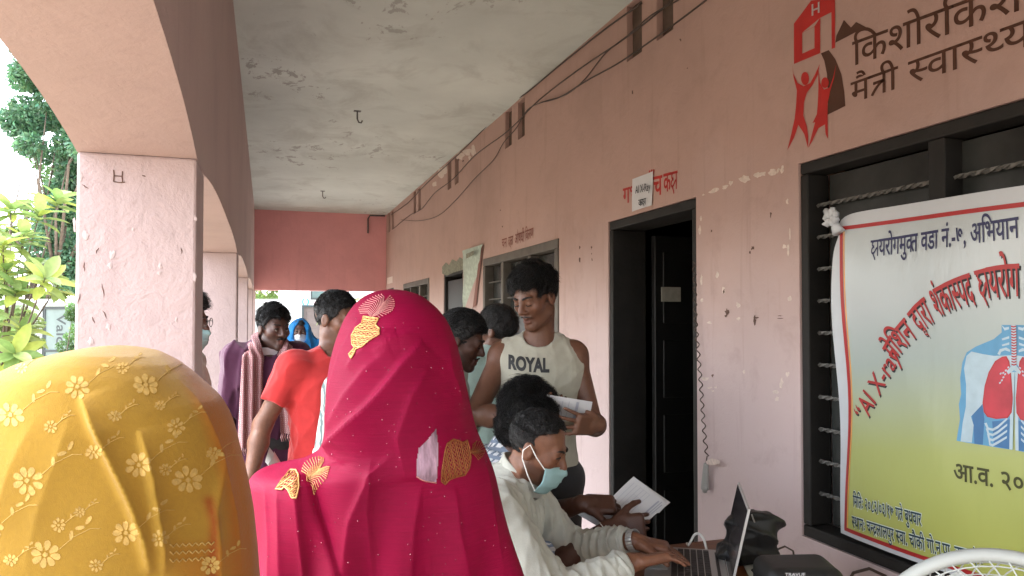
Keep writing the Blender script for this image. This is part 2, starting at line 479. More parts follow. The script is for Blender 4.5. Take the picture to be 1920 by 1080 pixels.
def leaf_cloud(name, blobs, n, size, m, parent, seed=1, droop=.3):
    """many small folded leaves in clumps spread through the crown"""
    g = np.random.default_rng(seed)
    blobs = np.array(blobs, float); wt = blobs[:, 3]**2; wt /= wt.sum()
    k = g.choice(len(blobs), n, p=wt)
    d = g.normal(size=(n, 3)); d /= np.linalg.norm(d, axis=1)[:, None]
    rr = g.uniform(.25, 1, n)**.45
    c = blobs[k, :3] + d * (blobs[k, 3] * rr)[:, None] * np.array([1, 1, .8])
    t = d + g.normal(size=(n, 3))*.7; t[:, 2] -= droop; t /= np.linalg.norm(t, axis=1)[:, None]
    s = np.cross(t, g.normal(size=(n, 3))); s /= np.linalg.norm(s, axis=1)[:, None]
    nn = np.cross(t, s)
    L_ = (size * g.uniform(.6, 1.35, n))[:, None]; W = L_*.24
    V = np.stack([c - t*L_*.5, c - s*W + nn*W*.4, c + t*L_*.5 - nn*L_*.12, c + s*W + nn*W*.4], 1).reshape(-1, 3)
    i = np.arange(n)[:, None]*4
    Q = np.concatenate([i + np.array([[0, 1, 2, 3]])], 0)
    o = mesh(name, V, Q, m, parent)
    cl = (np.random.default_rng(seed + 3).uniform(.65, 1.3, len(blobs))[k] * g.uniform(.75, 1.25, n))[:, None] * (1 + g.normal(size=(n, 3))*np.array([.12, .05, .1]))
    vcol(o, 'tint', np.repeat(cl, 4, axis=0))
    o['kind'] = 'stuff'
    return o
def crown_blobs(c, r, n, seed, flat=.75, rb=(.25, .45)):
    g = np.random.default_rng(seed); out = []
    for i in range(n):
        d = vn(g.normal(size=3)); q = g.uniform(.3, 1)**.5
        out.append((*(np.array(c) + d*np.array(r)*q), g.uniform(*rb)*float(np.mean(r))))
    return out
def limb_tree(name, label, base, blobs, n, size, m, seed, r=.12, group=None, droop=.3, cat='tree'):
    t = thing(name, label, cat, base, group)
    g = np.random.default_rng(seed); q = MB(); b = np.array(base, float)
    bl = np.array(blobs); top = bl[:, :3].mean(0); h = top[2] - b[2]
    fork = b + (top - b)*.45 + g.normal(size=3)*.05*h*np.array([1, 1, 0])
    q.tube([b - np.array([0, 0, .1]), b + (fork - b)*.35, b + (fork - b)*.7 + g.normal(size=3)*.03*h*np.array([1, 1, .2]), fork], [r*1.25, r, r*.85, r*.75], 10)
    for k in range(min(len(bl), 16)):
        e = bl[k, :3]; mid = (fork + e)/2 + g.normal(size=3)*.06*h
        q.tube([fork - np.array([0, 0, .05]), mid, e], [r*.5, r*.28, r*.06], 6)
    q.build('trunk', M['bark'], t, True)
    leaf_cloud('crown', blobs, n, size, m, t, seed, droop)
    return t
def gpt(px, d, z=-.3):
    p = at_depth(px, 600, d); return np.array([p[0], p[1], z])

c = at_depth(175, 205, 17)
limb_tree('tall_tree', 'tall dark green tree with fine leaves rising behind the near column', gpt(125, 17), crown_blobs(c, (1.75, 1.9, 2.0), 70, 5, rb=(.14, .28)) + crown_blobs(at_depth(128, 440, 17), (.55, .9, 1.35), 26, 6, rb=(.3, .5)), 52000, .12, M['leaf_dark'], 5, .09)
c = at_depth(-60, 180, 24)
for k, (px, py, d, lab) in enumerate(((200, 380, 26, 'distant green tree beyond the boundary wall, hidden partly by the column'), (-190, 420, 22, 'distant tree at the left edge beyond the boundary wall'), (48, 500, 21, 'pale low tree behind the boundary wall, left of the tall dark tree'))):
    limb_tree('distant_tree', lab, gpt(px, d), crown_blobs(at_depth(px, py, d), (2.2, 2.2, 2.2) if k < 2 else (1.5, 1.2, 1.3), 30, 60 + k, rb=(.16, .3)), 9000, .16, M['leaf_mid'] if k < 2 else M['leaf_light'], 60 + k, .2)
# low wall with a panelled gate, left
w0, w1 = at_depth(-420, 560, 15.5), at_depth(520, 560, 15.5)
dv = vn((w1 - w0)*np.array([1, 1, 0])); nv = np.array([dv[1], -dv[0], 0]); ztop = 1.86
W = thing('boundary_wall', 'low whitewashed boundary wall with a grey gate across the yard', 'wall', (w0 + w1)/2*np.array([1, 1, 0]) - np.array([0, 0, .3]))
Lw = np.linalg.norm((w1 - w0)[:2])
def wbox(q, a, b, z0, z1, t0, t1):
    o = np.array([w0[0], w0[1], 0])
    P_ = [(a, t0, z0), (b, t0, z0), (b, t1, z0), (a, t1, z0), (a, t0, z1), (b, t0, z1), (b, t1, z1), (a, t1, z1)]
    q.add([o + dv*u + nv*v + np.array([0, 0, z]) for u, v, z in P_], [(0,3,2,1),(4,5,6,7),(0,1,5,4),(1,2,6,5),(2,3,7,6),(3,0,4,7)])
def wu(px): r = ray(px, 600); A = np.array([[r[0], -dv[0]], [r[1], -dv[1]]]); return float(np.linalg.solve(A, np.array([w0[0], w0[1]]))[1])
g0, g1 = wu(79), wu(170)
M['grey_wall'] = mat('grey_washed_plaster', (0.40, 0.42, 0.405), 0.85, var=.08, scale=3)
q = MB(); wbox(q, 0, g0, -.4, ztop, -.12, .0); wbox(q, g1, Lw, -.4, ztop, -.12, 0); wbox(q, g0, g1, ztop - .08, ztop, -.12, 0); q.build('wall', M['grey_wall'], W)
q = MB(); wbox(q, -.1, Lw + .1, ztop + .002, ztop + .07, -.16, .05); q.build('coping', M['white_wall'], W)
M['gate'] = mat('grey_green_sheet_gate', (0.17, 0.22, 0.20), 0.5, var=.1, scale=5)
M['gate_frame'] = mat('grey_gate_frame', (0.05, 0.06, 0.058), 0.5)
q = MB(); wbox(q, g0 + .01, g1 - .01, -.3, ztop - .09, -.08, -.04); G = q.build('gate', M['gate'], W)
q = MB()
for (a, b, c_, d_) in ((g0, g0 + .05, -.3, ztop - .085), (g1 - .05, g1, -.3, ztop - .085), (g0 + .05, g1 - .05, ztop - .14, ztop - .085), (g0 + .05, g1 - .05, .84, .88)): wbox(q, a, b, c_, d_, -.085, -.02)
q.build('gate_frame', M['gate_frame'], G)['kind'] = 'stuff'
GATE = (G, w0, dv, nv, g0, g1)

# trimmed round bush and a feathery one before the wall
limb_tree('round_bush', 'round clipped bush beside the grey gate', gpt(22, 8.6), crown_blobs(at_depth(22, 632, 8.6), (.26, .30, .36), 40, 8, rb=(.25, .4)), 14000, .032, M['leaf_light'], 8, .04, cat='bush')
limb_tree('feathery_bush', 'feathery upright bush in front of the grey gate', gpt(140, 11.5), crown_blobs(at_depth(142, 650, 11.5), (.22, .25, .75), 30, 9, rb=(.2, .35)), 7000, .045, M['leaf_mid'], 9, .03, cat='bush')

# near tree with large leaves in rosettes
T = thing('broad_leaf_tree', 'young tree with large pale green leaves in whorls, left of the column', 'tree', gpt(-5, 7.2))
q = MB(); b = gpt(-5, 7.2); fk = at_depth(0, 700, 7.2)
q.tube([b, (b + fk)/2 + np.array([.04, 0, 0]), fk], [.06, .05, .042], 10)
g = np.random.default_rng(21); tips = []
spots = [(20, 385), (75, 398), (110, 372), (-20, 420), (5, 455), (45, 440), (12, 505), (60, 500), (-25, 530), (30, 545), (85, 520), (112, 530), (10, 590), (-15, 640), (10, 640), (40, 615), (28, 662), (52, 680), (15, 690), (-30, 470), (-45, 600), (0, 730), (-40, 380)]
for k, (px, py) in enumerate(spots):
    e = at_depth(px, py, 7.2 + g.uniform(-.55, .5)); mid = (fk + e)/2 + np.array([0, 0, -.05]) + g.normal(size=3)*.04
    q.tube([fk - np.array([0, 0, .03*(k % 5)]), mid, e], [.014, .009, .005], 6); tips.append((e, vn(e - mid + np.array([0, 0, .1]))))
q.build('trunk', M['bark'], T, True)
lv = []
for i in range(7):                                   # one leaf, folded along its midrib
    t = i/6; w = .44*math.sin(math.pi*min(1, t*.93 + .05))**.75 * (1 if i < 6 else .1)
    z = -.22*t*t
    lv += [(-w*.5, t, z + w*.16), (0, t, z), (w*.5, t, z + w*.16)]
lf_ = [(i*3 + j, i*3 + j + 1, i*3 + j + 4, i*3 + j + 3) for i in range(6) for j in range(2)]
lms = []
for k in range(3):
    me = bpy.data.meshes.new('leaf'); me.from_pydata(lv, [], lf_); me.materials.append(M['leaf_light']); me.update()
    at = me.attributes.new('tint', 'FLOAT_COLOR', 'POINT'); at.data.foreach_set('color', np.tile(np.array([(1, 1, 1, 1), (.72, .85, .8, 1), (1.35, 1.2, .8, 1)][k], np.float32), (len(lv), 1)).ravel())
    me.polygons.foreach_set('use_smooth', [True]*len(lf_)); lms.append(me)
tb = Vector(T.location)
for e, ax_ in tips:
    for j in range(12):
        a = j*2.4 + g.uniform(-.3, .3); el = .35 + .06*j + g.uniform(-.15, .15)
        u = vn(np.cross(ax_, (0.3, .1, 1))); w = np.cross(ax_, u)
        d = vn((u*math.cos(a) + w*math.sin(a))*math.sin(el + .35) + ax_*math.cos(el + .35) - np.array([0, 0, .18]))
        s_ = vn(np.cross(d, ax_)); nn = np.cross(s_, d); sc = g.uniform(.20, .31)
        mt = Matrix(((s_[0]*sc*.9, d[0]*sc, nn[0]*sc, e[0] - ax_[0]*.01*j), (s_[1]*sc*.9, d[1]*sc, nn[1]*sc, e[1] - ax_[1]*.01*j), (s_[2]*sc*.9, d[2]*sc, nn[2]*sc, e[2] - ax_[2]*.01*j), (0, 0, 0, 1)))
        o = bpy.data.objects.new('leaf', lms[int(g.integers(3))]); COL.objects.link(o); o.parent = T; o.matrix_parent_inverse = Matrix.Translation(-tb); o.matrix_basis = mt

# ---- beyond the far end: white building with a brown door, trees, a palm
yb = 22.0
FB = thing('white_building', 'white rendered building with a brown panelled door beyond the veranda end', 'building', (3.0, yb + 2, -.3))
def fy(px, py=600): p = at_y(px, py, yb); return float(p[0]), float(p[2])
x0 = fy(527)[0]; dx0, dz1 = fy(570, 576); dx1 = fy(668)[0]
q = MB()
q.box((x0, yb, -.4), (dx0 - .06, yb + 5, 5.2)); q.box((dx1 + .06, yb, -.4), (x0 + 11, yb + 5, 5.2)); q.box((dx0 - .06, yb + .002, dz1 + .06), (dx1 + .06, yb + 5, 5.2)); q.box((dx0 - .06, yb + .5, -.4), (dx1 + .06, yb + 4.9, dz1 + .06))
q.build('wall', M['white_wall'], FB)
M['door_brown'] = mat('grey_brown_door', (0.15, 0.115, 0.10), 0.5, var=.12, scale=6)
q = MB(); q.box((dx0, yb + .06, -.3), (dx1, yb + .12, dz1)); D_ = q.build('door', M['door_brown'], FB)
q = MB()
for (a, b, c_, d_) in ((dx0 - .055, dx0, -.3, dz1), (dx1, dx1 + .055, -.3, dz1), (dx0 - .055, dx1 + .055, dz1, dz1 + .055)): q.box((a, yb - .03, c_), (b, yb + .1, d_))
q.build('door_frame', M['gate_frame'], FB)['kind'] = 'stuff'
wd = (dx1 - dx0)/3
for i in range(3):
    for z0_, z1_ in ((-.1, .6), (.75, 1.25), (1.35, dz1 - .12)):
        q = MB(); q.bbox((dx0 + wd*i + .08, yb + .045, z0_), (dx0 + wd*(i+1) - .08, yb + .058, z1_), .006); q.build('panel', M['door_brown'], D_)
wx0, wz0 = fy(582, 562); wx1, wz1 = fy(655, 500)
q = MB(); q.box((wx0, yb - .03, wz0), (wx1, yb - .004, wz1)); wf = q.build('window', M['gate_frame'], FB)
M['sky_glass'] = mat('green_reflection_pane', (0.10, 0.16, 0.15), 0.08, var=.2, scale=2, bs=0)  # green reflection of foliage put into the pane colour
for i in range(2):
    a = wx0 + .05 + i*((wx1 - wx0)/2); q = MB(); q.box((a, yb - .036, wz0 + .06), (a + (wx1 - wx0)/2 - .1, yb - .031, wz1 - .06)); q.build('pane', M['sky_glass'], wf)
p = at_y(573, 566, yb - .03)
M['cyan'] = mat('cyan_sign_paint', (0.03, 0.38, 0.55), 0.5, bs=0)
q = MB()
for sg in (1, -1):
    pts = [(sg*.062*math.cos(t)*1.0 + sg*.035, .10*math.sin(t)) for t in np.linspace(-1.25, 1.25, 12)]; pts += [(sg*.045*math.cos(t) + sg*.012, .085*math.sin(t)) for t in np.linspace(1.25, -1.25, 12)]
    q.prism(pts if sg > 0 else pts[::-1], p, (1, 0, 0), (0, 0, 1), (0, .015, 0))
q.build('round_emblem', M['cyan'], FB)['kind'] = 'stuff'
EMB = p
limb_tree('bright_tree', 'bright green tree seen past the last column, left of the white building', gpt(500, 27), crown_blobs(at_depth(488, 540, 27), (1.1, 1.1, 2.6), 40, 71, rb=(.25, .4)), 22000, .13, M['leaf_light'], 71, .15)
for k, (px, d, lab) in enumerate(((474, 19, 'low bush by the last column of the veranda'), (512, 24, 'low bush at the foot of the bright tree'))):
    limb_tree('low_bush', lab, gpt(px, d), crown_blobs(at_depth(px, 645, d), (.6, .6, .8), 24, 80 + k, rb=(.3, .45)), 6000, .07, M['leaf_light'], 80 + k, .05, cat='bush')
# palm fronds in front of the white building
PT = thing('palm', 'small palm with arching fronds before the white building', 'palm', gpt(735, 15.5))
q = MB(); b = gpt(735, 15.5); tp = at_depth(735, 575, 15.5); q.tube([b, (b + tp)/2, tp], [.12, .09, .08], 10); q.build('trunk', M['bark'], PT, True)
for k in range(14):
    a = k*.449*2 + .2; d = np.array([math.cos(a), math.sin(a), 0]); V, Fs = [], []
    ln = 1.3 + .3*math.sin(k*3)
    pts = [tp + d*ln*t + np.array([0, 0, 1])*(.75*t - .95*t*t + .02*k*(1 - t)*.5) for t in np.linspace(0, 1, 22)]
    q = MB(); q.tube(pts, [.014]*8 + [.009]*8 + [.004]*6, 5)
    for i in range(2, 22):
        tg = vn(pts[i] - pts[i-1]); sd = vn(np.cross(tg, (0, 0, 1)))
        for sg in (1, -1):
            e = pts[i] + sd*sg*.34*math.sin(math.pi*(i/22)**.8 + .15) + tg*.16 - np.array([0, 0, .10]); md = (pts[i] + e)/2 + tg*.014 + np.array([0, 0, .02])
            q.add([pts[i], md - tg*.026, e, md + tg*.012], [(0, 1, 2, 3)])
    o = q.build('frond', M['leaf_light'], PT); vcol(o, 'tint', np.ones((len(o.data.vertices), 3)))
# ---------------------------------------------------------------- figures: one continuous surface grown from a distance field
class Field:
    def __init__(s, lo, hi, h):
        s.lo = np.array(lo, float); s.h = h
        s.n = np.ceil((np.array(hi, float) - s.lo) / h).astype(int) + 1
        s.d = np.full(tuple(s.n), 0.2, np.float32)
        s.ax = [(s.lo[i] + h * np.arange(s.n[i])).astype(np.float32) for i in range(3)]
    def win(s, lo, hi):
        a = np.clip(np.floor((np.asarray(lo) - s.lo) / s.h).astype(int), 0, s.n)
        b = np.clip(np.ceil((np.asarray(hi) - s.lo) / s.h).astype(int) + 1, 0, s.n)
        if (b <= a).any(): return None
        sl = tuple(slice(i, j) for i, j in zip(a, b))
        return sl, s.ax[0][sl[0]][:, None, None], s.ax[1][sl[1]][None, :, None], s.ax[2][sl[2]][None, None, :]
    def add(s, prim, k=0.02, grow=0.0, cut=False):
        lo, hi, fn = prim
        m = k + 4 * s.h + abs(grow)
        w = s.win(lo - m, hi + m)
        if w is None: return
        sl, x, y, z = w
        d2 = fn(x, y, z) - grow; d1 = s.d[sl]
        if cut:
            d2 = -d2; h = np.clip(0.5 + 0.5 * (d1 - d2) / k, 0, 1)
            s.d[sl] = d2 + (d1 - d2) * h + k * h * (1 - h)
        else:
            h = np.clip(0.5 + 0.5 * (d2 - d1) / k, 0, 1)
            s.d[sl] = d2 + (d1 - d2) * h - k * h * (1 - h)
    def keep(s, fn, k=0.004):
        x, y, z = s.ax[0][:, None, None], s.ax[1][None, :, None], s.ax[2][None, None, :]
        s.d = np.maximum(s.d, fn(x, y, z)).astype(np.float32)
    def band(s, fn, w=None):
        """add fn(points) to the field in the narrow band round the surface"""
        idx = np.nonzero(np.abs(s.d) < (w or 4 * s.h))
        P = np.stack([s.ax[i][idx[i]] for i in range(3)], 1)
        s.d[idx] += fn(P).astype(np.float32)
    def net(s):
        d = s.d; ins = d < 0
        n = s.n
        c = np.zeros(tuple(n - 1), np.uint8)
        for i in (0, 1):
            for j in (0, 1):
                for k in (0, 1):
                    c += ins[i:n[0]-1+i, j:n[1]-1+j, k:n[2]-1+k]
        act = np.nonzero((c > 0) & (c < 8))
        A = np.stack(act, 1)
        cid = np.full(tuple(n - 1), -1, np.int32); cid[act] = np.arange(len(A))
        cv = {}
        for i in (0, 1):
            for j in (0, 1):
                for k in (0, 1): cv[i, j, k] = d[act[0]+i, act[1]+j, act[2]+k]
        acc = np.zeros((len(A), 3)); cnt = np.zeros(len(A))
        for a in range(3):
            o = [q for q in range(3) if q != a]
            for u in (0, 1):
                for v in (0, 1):
                    p0 = [0, 0, 0]; p0[o[0]] = u; p0[o[1]] = v; p1 = list(p0); p1[a] = 1
                    da, db = cv[tuple(p0)], cv[tuple(p1)]
                    m = (da < 0) != (db < 0)
                    t = da[m] / (da[m] - db[m])
                    pt = np.tile(np.array(p0, float), (m.sum(), 1)); pt[:, a] = t
                    acc[m] += pt; cnt[m] += 1
        V = s.lo + s.h * (A + acc / cnt[:, None])
        Q = []
        for a in range(3):
            o = [(a + 1) % 3, (a + 2) % 3]
            sl0 = [slice(None)] * 3; sl1 = [slice(None)] * 3
            sl0[a] = slice(0, n[a]-1); sl1[a] = slice(1, n[a])
            for q in o: sl0[q] = sl1[q] = slice(1, n[q]-1)
            i0, i1 = ins[tuple(sl0)], ins[tuple(sl1)]
            e = np.nonzero(i0 != i1)
            fl = i0[e]
            P = np.stack(e, 1); P[:, o[0]] += 1; P[:, o[1]] += 1
            def cell(du, dv):
                W = P.copy(); W[:, o[0]] -= du; W[:, o[1]] -= dv
                return cid[W[:, 0], W[:, 1], W[:, 2]]
            q4 = np.stack([cell(0, 0), cell(1, 0), cell(1, 1), cell(0, 1)], 1)
            q4[~fl] = q4[~fl][:, ::-1]
            Q.append(q4)
        return V, np.concatenate(Q)

def cone(a, b, ra, rb, flat=0):
    a = np.asarray(a, float); b = np.asarray(b, float); ba = b - a; L2 = float(ba @ ba) + 1e-9; Ln = math.sqrt(L2)
    r = max(ra, rb)
    def fn(x, y, z):
        px, py, pz = x - a[0], y - a[1], z - a[2]
        q = (px * ba[0] + py * ba[1] + pz * ba[2]) / L2
        t = np.clip(q, 0, 1)
        d = np.sqrt((px - t*ba[0])**2 + (py - t*ba[1])**2 + (pz - t*ba[2])**2) - (ra + (rb - ra) * t)
        if flat: d = np.maximum(d, (q - 1) * Ln)
        return d
    return np.minimum(a, b) - r, np.maximum(a, b) + r, fn
def ell(c, r, Mx=None):
    c = np.asarray(c, float); r = np.asarray(r, float); Mx = np.eye(3) if Mx is None else np.asarray(Mx, float)   # columns = local axes
    def fn(x, y, z):
        p = [(x - c[0]) * Mx[0, i] + (y - c[1]) * Mx[1, i] + (z - c[2]) * Mx[2, i] for i in range(3)]
        k0 = np.sqrt(sum((p[i] / r[i])**2 for i in range(3)))
        k1 = np.sqrt(sum((p[i] / r[i]**2)**2 for i in range(3))) + 1e-6
        return k0 * (k0 - 1) / k1
    e = np.abs(Mx) @ r
    return c - e, c + e, fn
def rbox(c, hx, Mx, rad):
    c = np.asarray(c, float); hx = np.asarray(hx, float); Mx = np.asarray(Mx, float)
    def fn(x, y, z):
        p = [np.abs((x - c[0]) * Mx[0, i] + (y - c[1]) * Mx[1, i] + (z - c[2]) * Mx[2, i]) - (hx[i] - rad) for i in range(3)]
        out = np.sqrt(sum(np.maximum(q, 0)**2 for q in p))
        return out + np.minimum(np.maximum(np.maximum(p[0], p[1]), p[2]), 0) - rad
    e = np.abs(Mx) @ hx
    return c - e, c + e, fn
def loft(a, b, ux, uy, st, ext=0.0):
    """elliptic sections st = (t, half width, half depth, forward offset) from a to b"""
    a = np.asarray(a, float); b = np.asarray(b, float); L_ = np.linalg.norm(b - a); w = (b - a) / L_
    ux = np.asarray(ux, float); uy = np.asarray(uy, float); S = np.array(st, float)
    tt = np.linspace(S[0, 0], S[-1, 0], 60)
    def sm(col):
        v = np.interp(tt, S[:, 0], S[:, col])
        for _ in range(6): v[1:-1] = 0.25*v[:-2] + 0.5*v[1:-1] + 0.25*v[2:]
        return v
    W, D, O = sm(1), sm(2), sm(3)
    t0, t1 = S[0, 0], S[-1, 0]
    def fn(x, y, z):
        px, py, pz = x - a[0], y - a[1], z - a[2]
        t = (px*w[0] + py*w[1] + pz*w[2]) / L_
        u = px*ux[0] + py*ux[1] + pz*ux[2]; v = px*uy[0] + py*uy[1] + pz*uy[2]
        tc = np.clip(t, t0, t1)
        rw = np.interp(tc, tt, W); rd = np.interp(tc, tt, D); of = np.interp(tc, tt, O)
        v = v - of
        k0 = np.sqrt((u / rw)**2 + (v / rd)**2)
        k1 = np.sqrt((u / rw**2)**2 + (v / rd**2)**2) + 1e-4
        d = k0 * (k0 - 1) / k1
        return np.maximum(np.maximum(d, (t0 - t) * L_), (t - t1) * L_)
    r = max(S[:, 1].max(), S[:, 2].max()) + np.abs(S[:, 3]).max()
    return np.minimum(a, b) - r, np.maximum(a, b) + r, fn

def frame(look, up=(0, 0, 1)):
    f = vn(look); r = vn(np.cross(f, up)); return np.stack([r, f, np.cross(r, f)], 1)     # columns: right, forward, up

def noise3(seed, n, fr, amp):
    g = np.random.default_rng(seed); K = g.normal(size=(n, 3)); K = K / np.linalg.norm(K, axis=1)[:, None] * fr * g.uniform(0.6, 1.5, (n, 1)); ph = g.uniform(0, 6.28, n)
    def fn(P): return amp * np.sin(P @ K.T + ph).sum(1) / math.sqrt(n)
    return fn
def folds(seed, n, fr, amp, d=(0, 0, 1), spread=0.14):
    """creases running along direction d"""
    g = np.random.default_rng(seed); d = vn(d)
    wob = noise3(seed + 5, 5, 6.5, 1.2); n = min(n, 3)
    K = g.normal(size=(n, 3)); K -= np.outer(K @ d, d) * (1 - spread); K = K / np.linalg.norm(K, axis=1)[:, None] * fr * g.uniform(0.8, 1.9, (n, 1)); ph = g.uniform(0, 6.28, n)
    mask = noise3(seed + 9, 4, 8.0, 0.7)
    def fn(P):
        w = wob(P)
        r = np.zeros(len(P))
        for i in range(n): r += (1 - np.abs(np.sin(0.5 * (P @ K[i] + ph[i] + w * (1 + 0.3*i)))))**2.2
        return -amp * 1.0 * (r / n * 2 - 0.6) * np.clip(0.65 + mask(P), 0.1, 1.3)
    return fn

SKIN = {}
def skin_mat():
    m = bpy.data.materials.new('skin'); nt, b, out = nodes(m)
    a = N(nt, 'ShaderNodeAttribute', attribute_name='tint')
    co = coords(nt)
    c = mixc(nt, ramp(nt, noise(nt, co, 60, 5), [(0.35, (0, 0, 0)), (0.75, (0.4,)*3)]), a.outputs['Color'], (0.07, 0.026, 0.016))
    L(nt, c, b.inputs['Base Color'])
    rr = N(nt, 'ShaderNodeMapRange'); L(nt, noise(nt, co, 35, 5, .65), rr.inputs[0]); rr.inputs[1].default_value = .3; rr.inputs[2].default_value = .7; rr.inputs[3].default_value = .36; rr.inputs[4].default_value = .62; L(nt, rr.outputs[0], b.inputs['Roughness']); b.inputs['Specular IOR Level'].default_value = 0.45
    b.inputs['Subsurface Weight'].default_value = 0.06; b.inputs['Subsurface Radius'].default_value = (0.012, 0.005, 0.003); b.inputs['Subsurface Scale'].default_value = 0.4
    bump(nt, b, noise(nt, co, 260, 4), 0.3, 0.003)
    return m
M['skin'] = skin_mat()
def hair_mat(name, c, rough=0.42):
    m = bpy.data.materials.new(name); nt, b, out = nodes(m)
    co = coords(nt)
    L(nt, ramp(nt, noise(nt, co, 150, 3), [(0.3, tuple(x*0.6 for x in c)), (0.75, tuple(x*1.5 for x in c))]), b.inputs['Base Color'])
    b.inputs['Roughness'].default_value = rough
    b.inputs['Specular IOR Level'].default_value = 0.42
    bump(nt, b, noise(nt, co, 330, 3), 0.9, 0.006)
    return m
M['hair'] = hair_mat('black_hair', (0.0035, 0.003, 0.003), 0.33)
M['brow'] = mat('brow_hair', (0.012, 0.009, 0.008), 0.7, bs=0)
M['eye_white'] = mat('eye_white', (0.30, 0.26, 0.23), 0.25, var=0.05, bs=0)
M['iris'] = mat('dark_iris', (0.012, 0.007, 0.005), 0.12, bs=0)
M['mask_cloth'] = mat('pale_blue_mask', (0.25, 0.40, 0.405), 0.8, var=0.05, scale=60, bs=0.2, bscale=500)
M['mask_edge'] = mat('white_elastic', (0.78, 0.78, 0.75), 0.8, bs=0)

def hand_prims(wrist, d, nrm, thumb, s=1.0, curl=(.35, .35, .4, .45), spread=0.12, tc=0.3):
    """wrist point, direction to the knuckles, palm normal (out of the palm), thumb=+1/-1 side"""
    d = vn(d); nrm = vn(nrm - d * np.dot(nrm, d)); sd = np.cross(d, nrm) * thumb
    P = []
    Mx = np.stack([sd, d, nrm], 1)
    P.append((rbox(wrist + d*.052*s, (.040*s, .052*s, .0145*s), Mx, .013*s), .012))
    P.append((ell(wrist + d*.035*s + sd*.022*s + nrm*.008*s, (.017*s, .032*s, .014*s), Mx), .010))
    Ls = (.070, .079, .073, .057)
    if not hasattr(curl, '__len__'): curl = (curl,)*4
    for i, off in enumerate((.0315, .0105, -.0105, -.0315)):
        base = wrist + d*(.094 - .004*abs(i - 1.2))*s + sd*off*s + nrm*.001
        dr = vn(d + sd * spread * (1.3 - i)); q = base - dr*.014*s; ang = 0
        r = (.0078, .0081, .0078, .0070)[i]*s
        P.append((cone(q, base, r*1.05, r), .006))
        q = base
        for j, fr_ in enumerate((.45, .30, .25)):
            ang += curl[i] * (1.0, 1.15, .8)[j]
            dd = dr*math.cos(ang) + nrm*math.sin(ang)
            e = q + dd*Ls[i]*fr_*s
            P.append((cone(q, e, r*(1 - .08*j), r*(1 - .08*(j+1))), .0012)); q = e
    q = wrist + d*.022*s + sd*.030*s
    dr = vn(d*.72 + sd*.75 + nrm*.15)
    for j, ln in enumerate((.044, .032, .027)):
        dd = vn(dr + (d*.35 - sd*.3 + nrm*.45) * tc * (j + .3))
        e = q + dd*ln*s
        P.append((cone(q, e, (.0135, .0105, .0098)[j]*s, (.0108, .0098, .0075)[j]*s), (.010, .005, .004)[j])); q = e
    return P

def ik(sh, wr, l1, l2, pole):
    v = wr - sh; D = np.linalg.norm(v); d = v / D
    if D > (l1 + l2) * .995: wr = sh + d*(l1 + l2)*.995; D = (l1 + l2)*.995
    a = (l1*l1 - l2*l2 + D*D) / (2*D); h = math.sqrt(max(0, l1*l1 - a*a))
    p = np.asarray(pole, float); p = vn(p - d * np.dot(p, d))
    return sh + d*a + p*h, wr

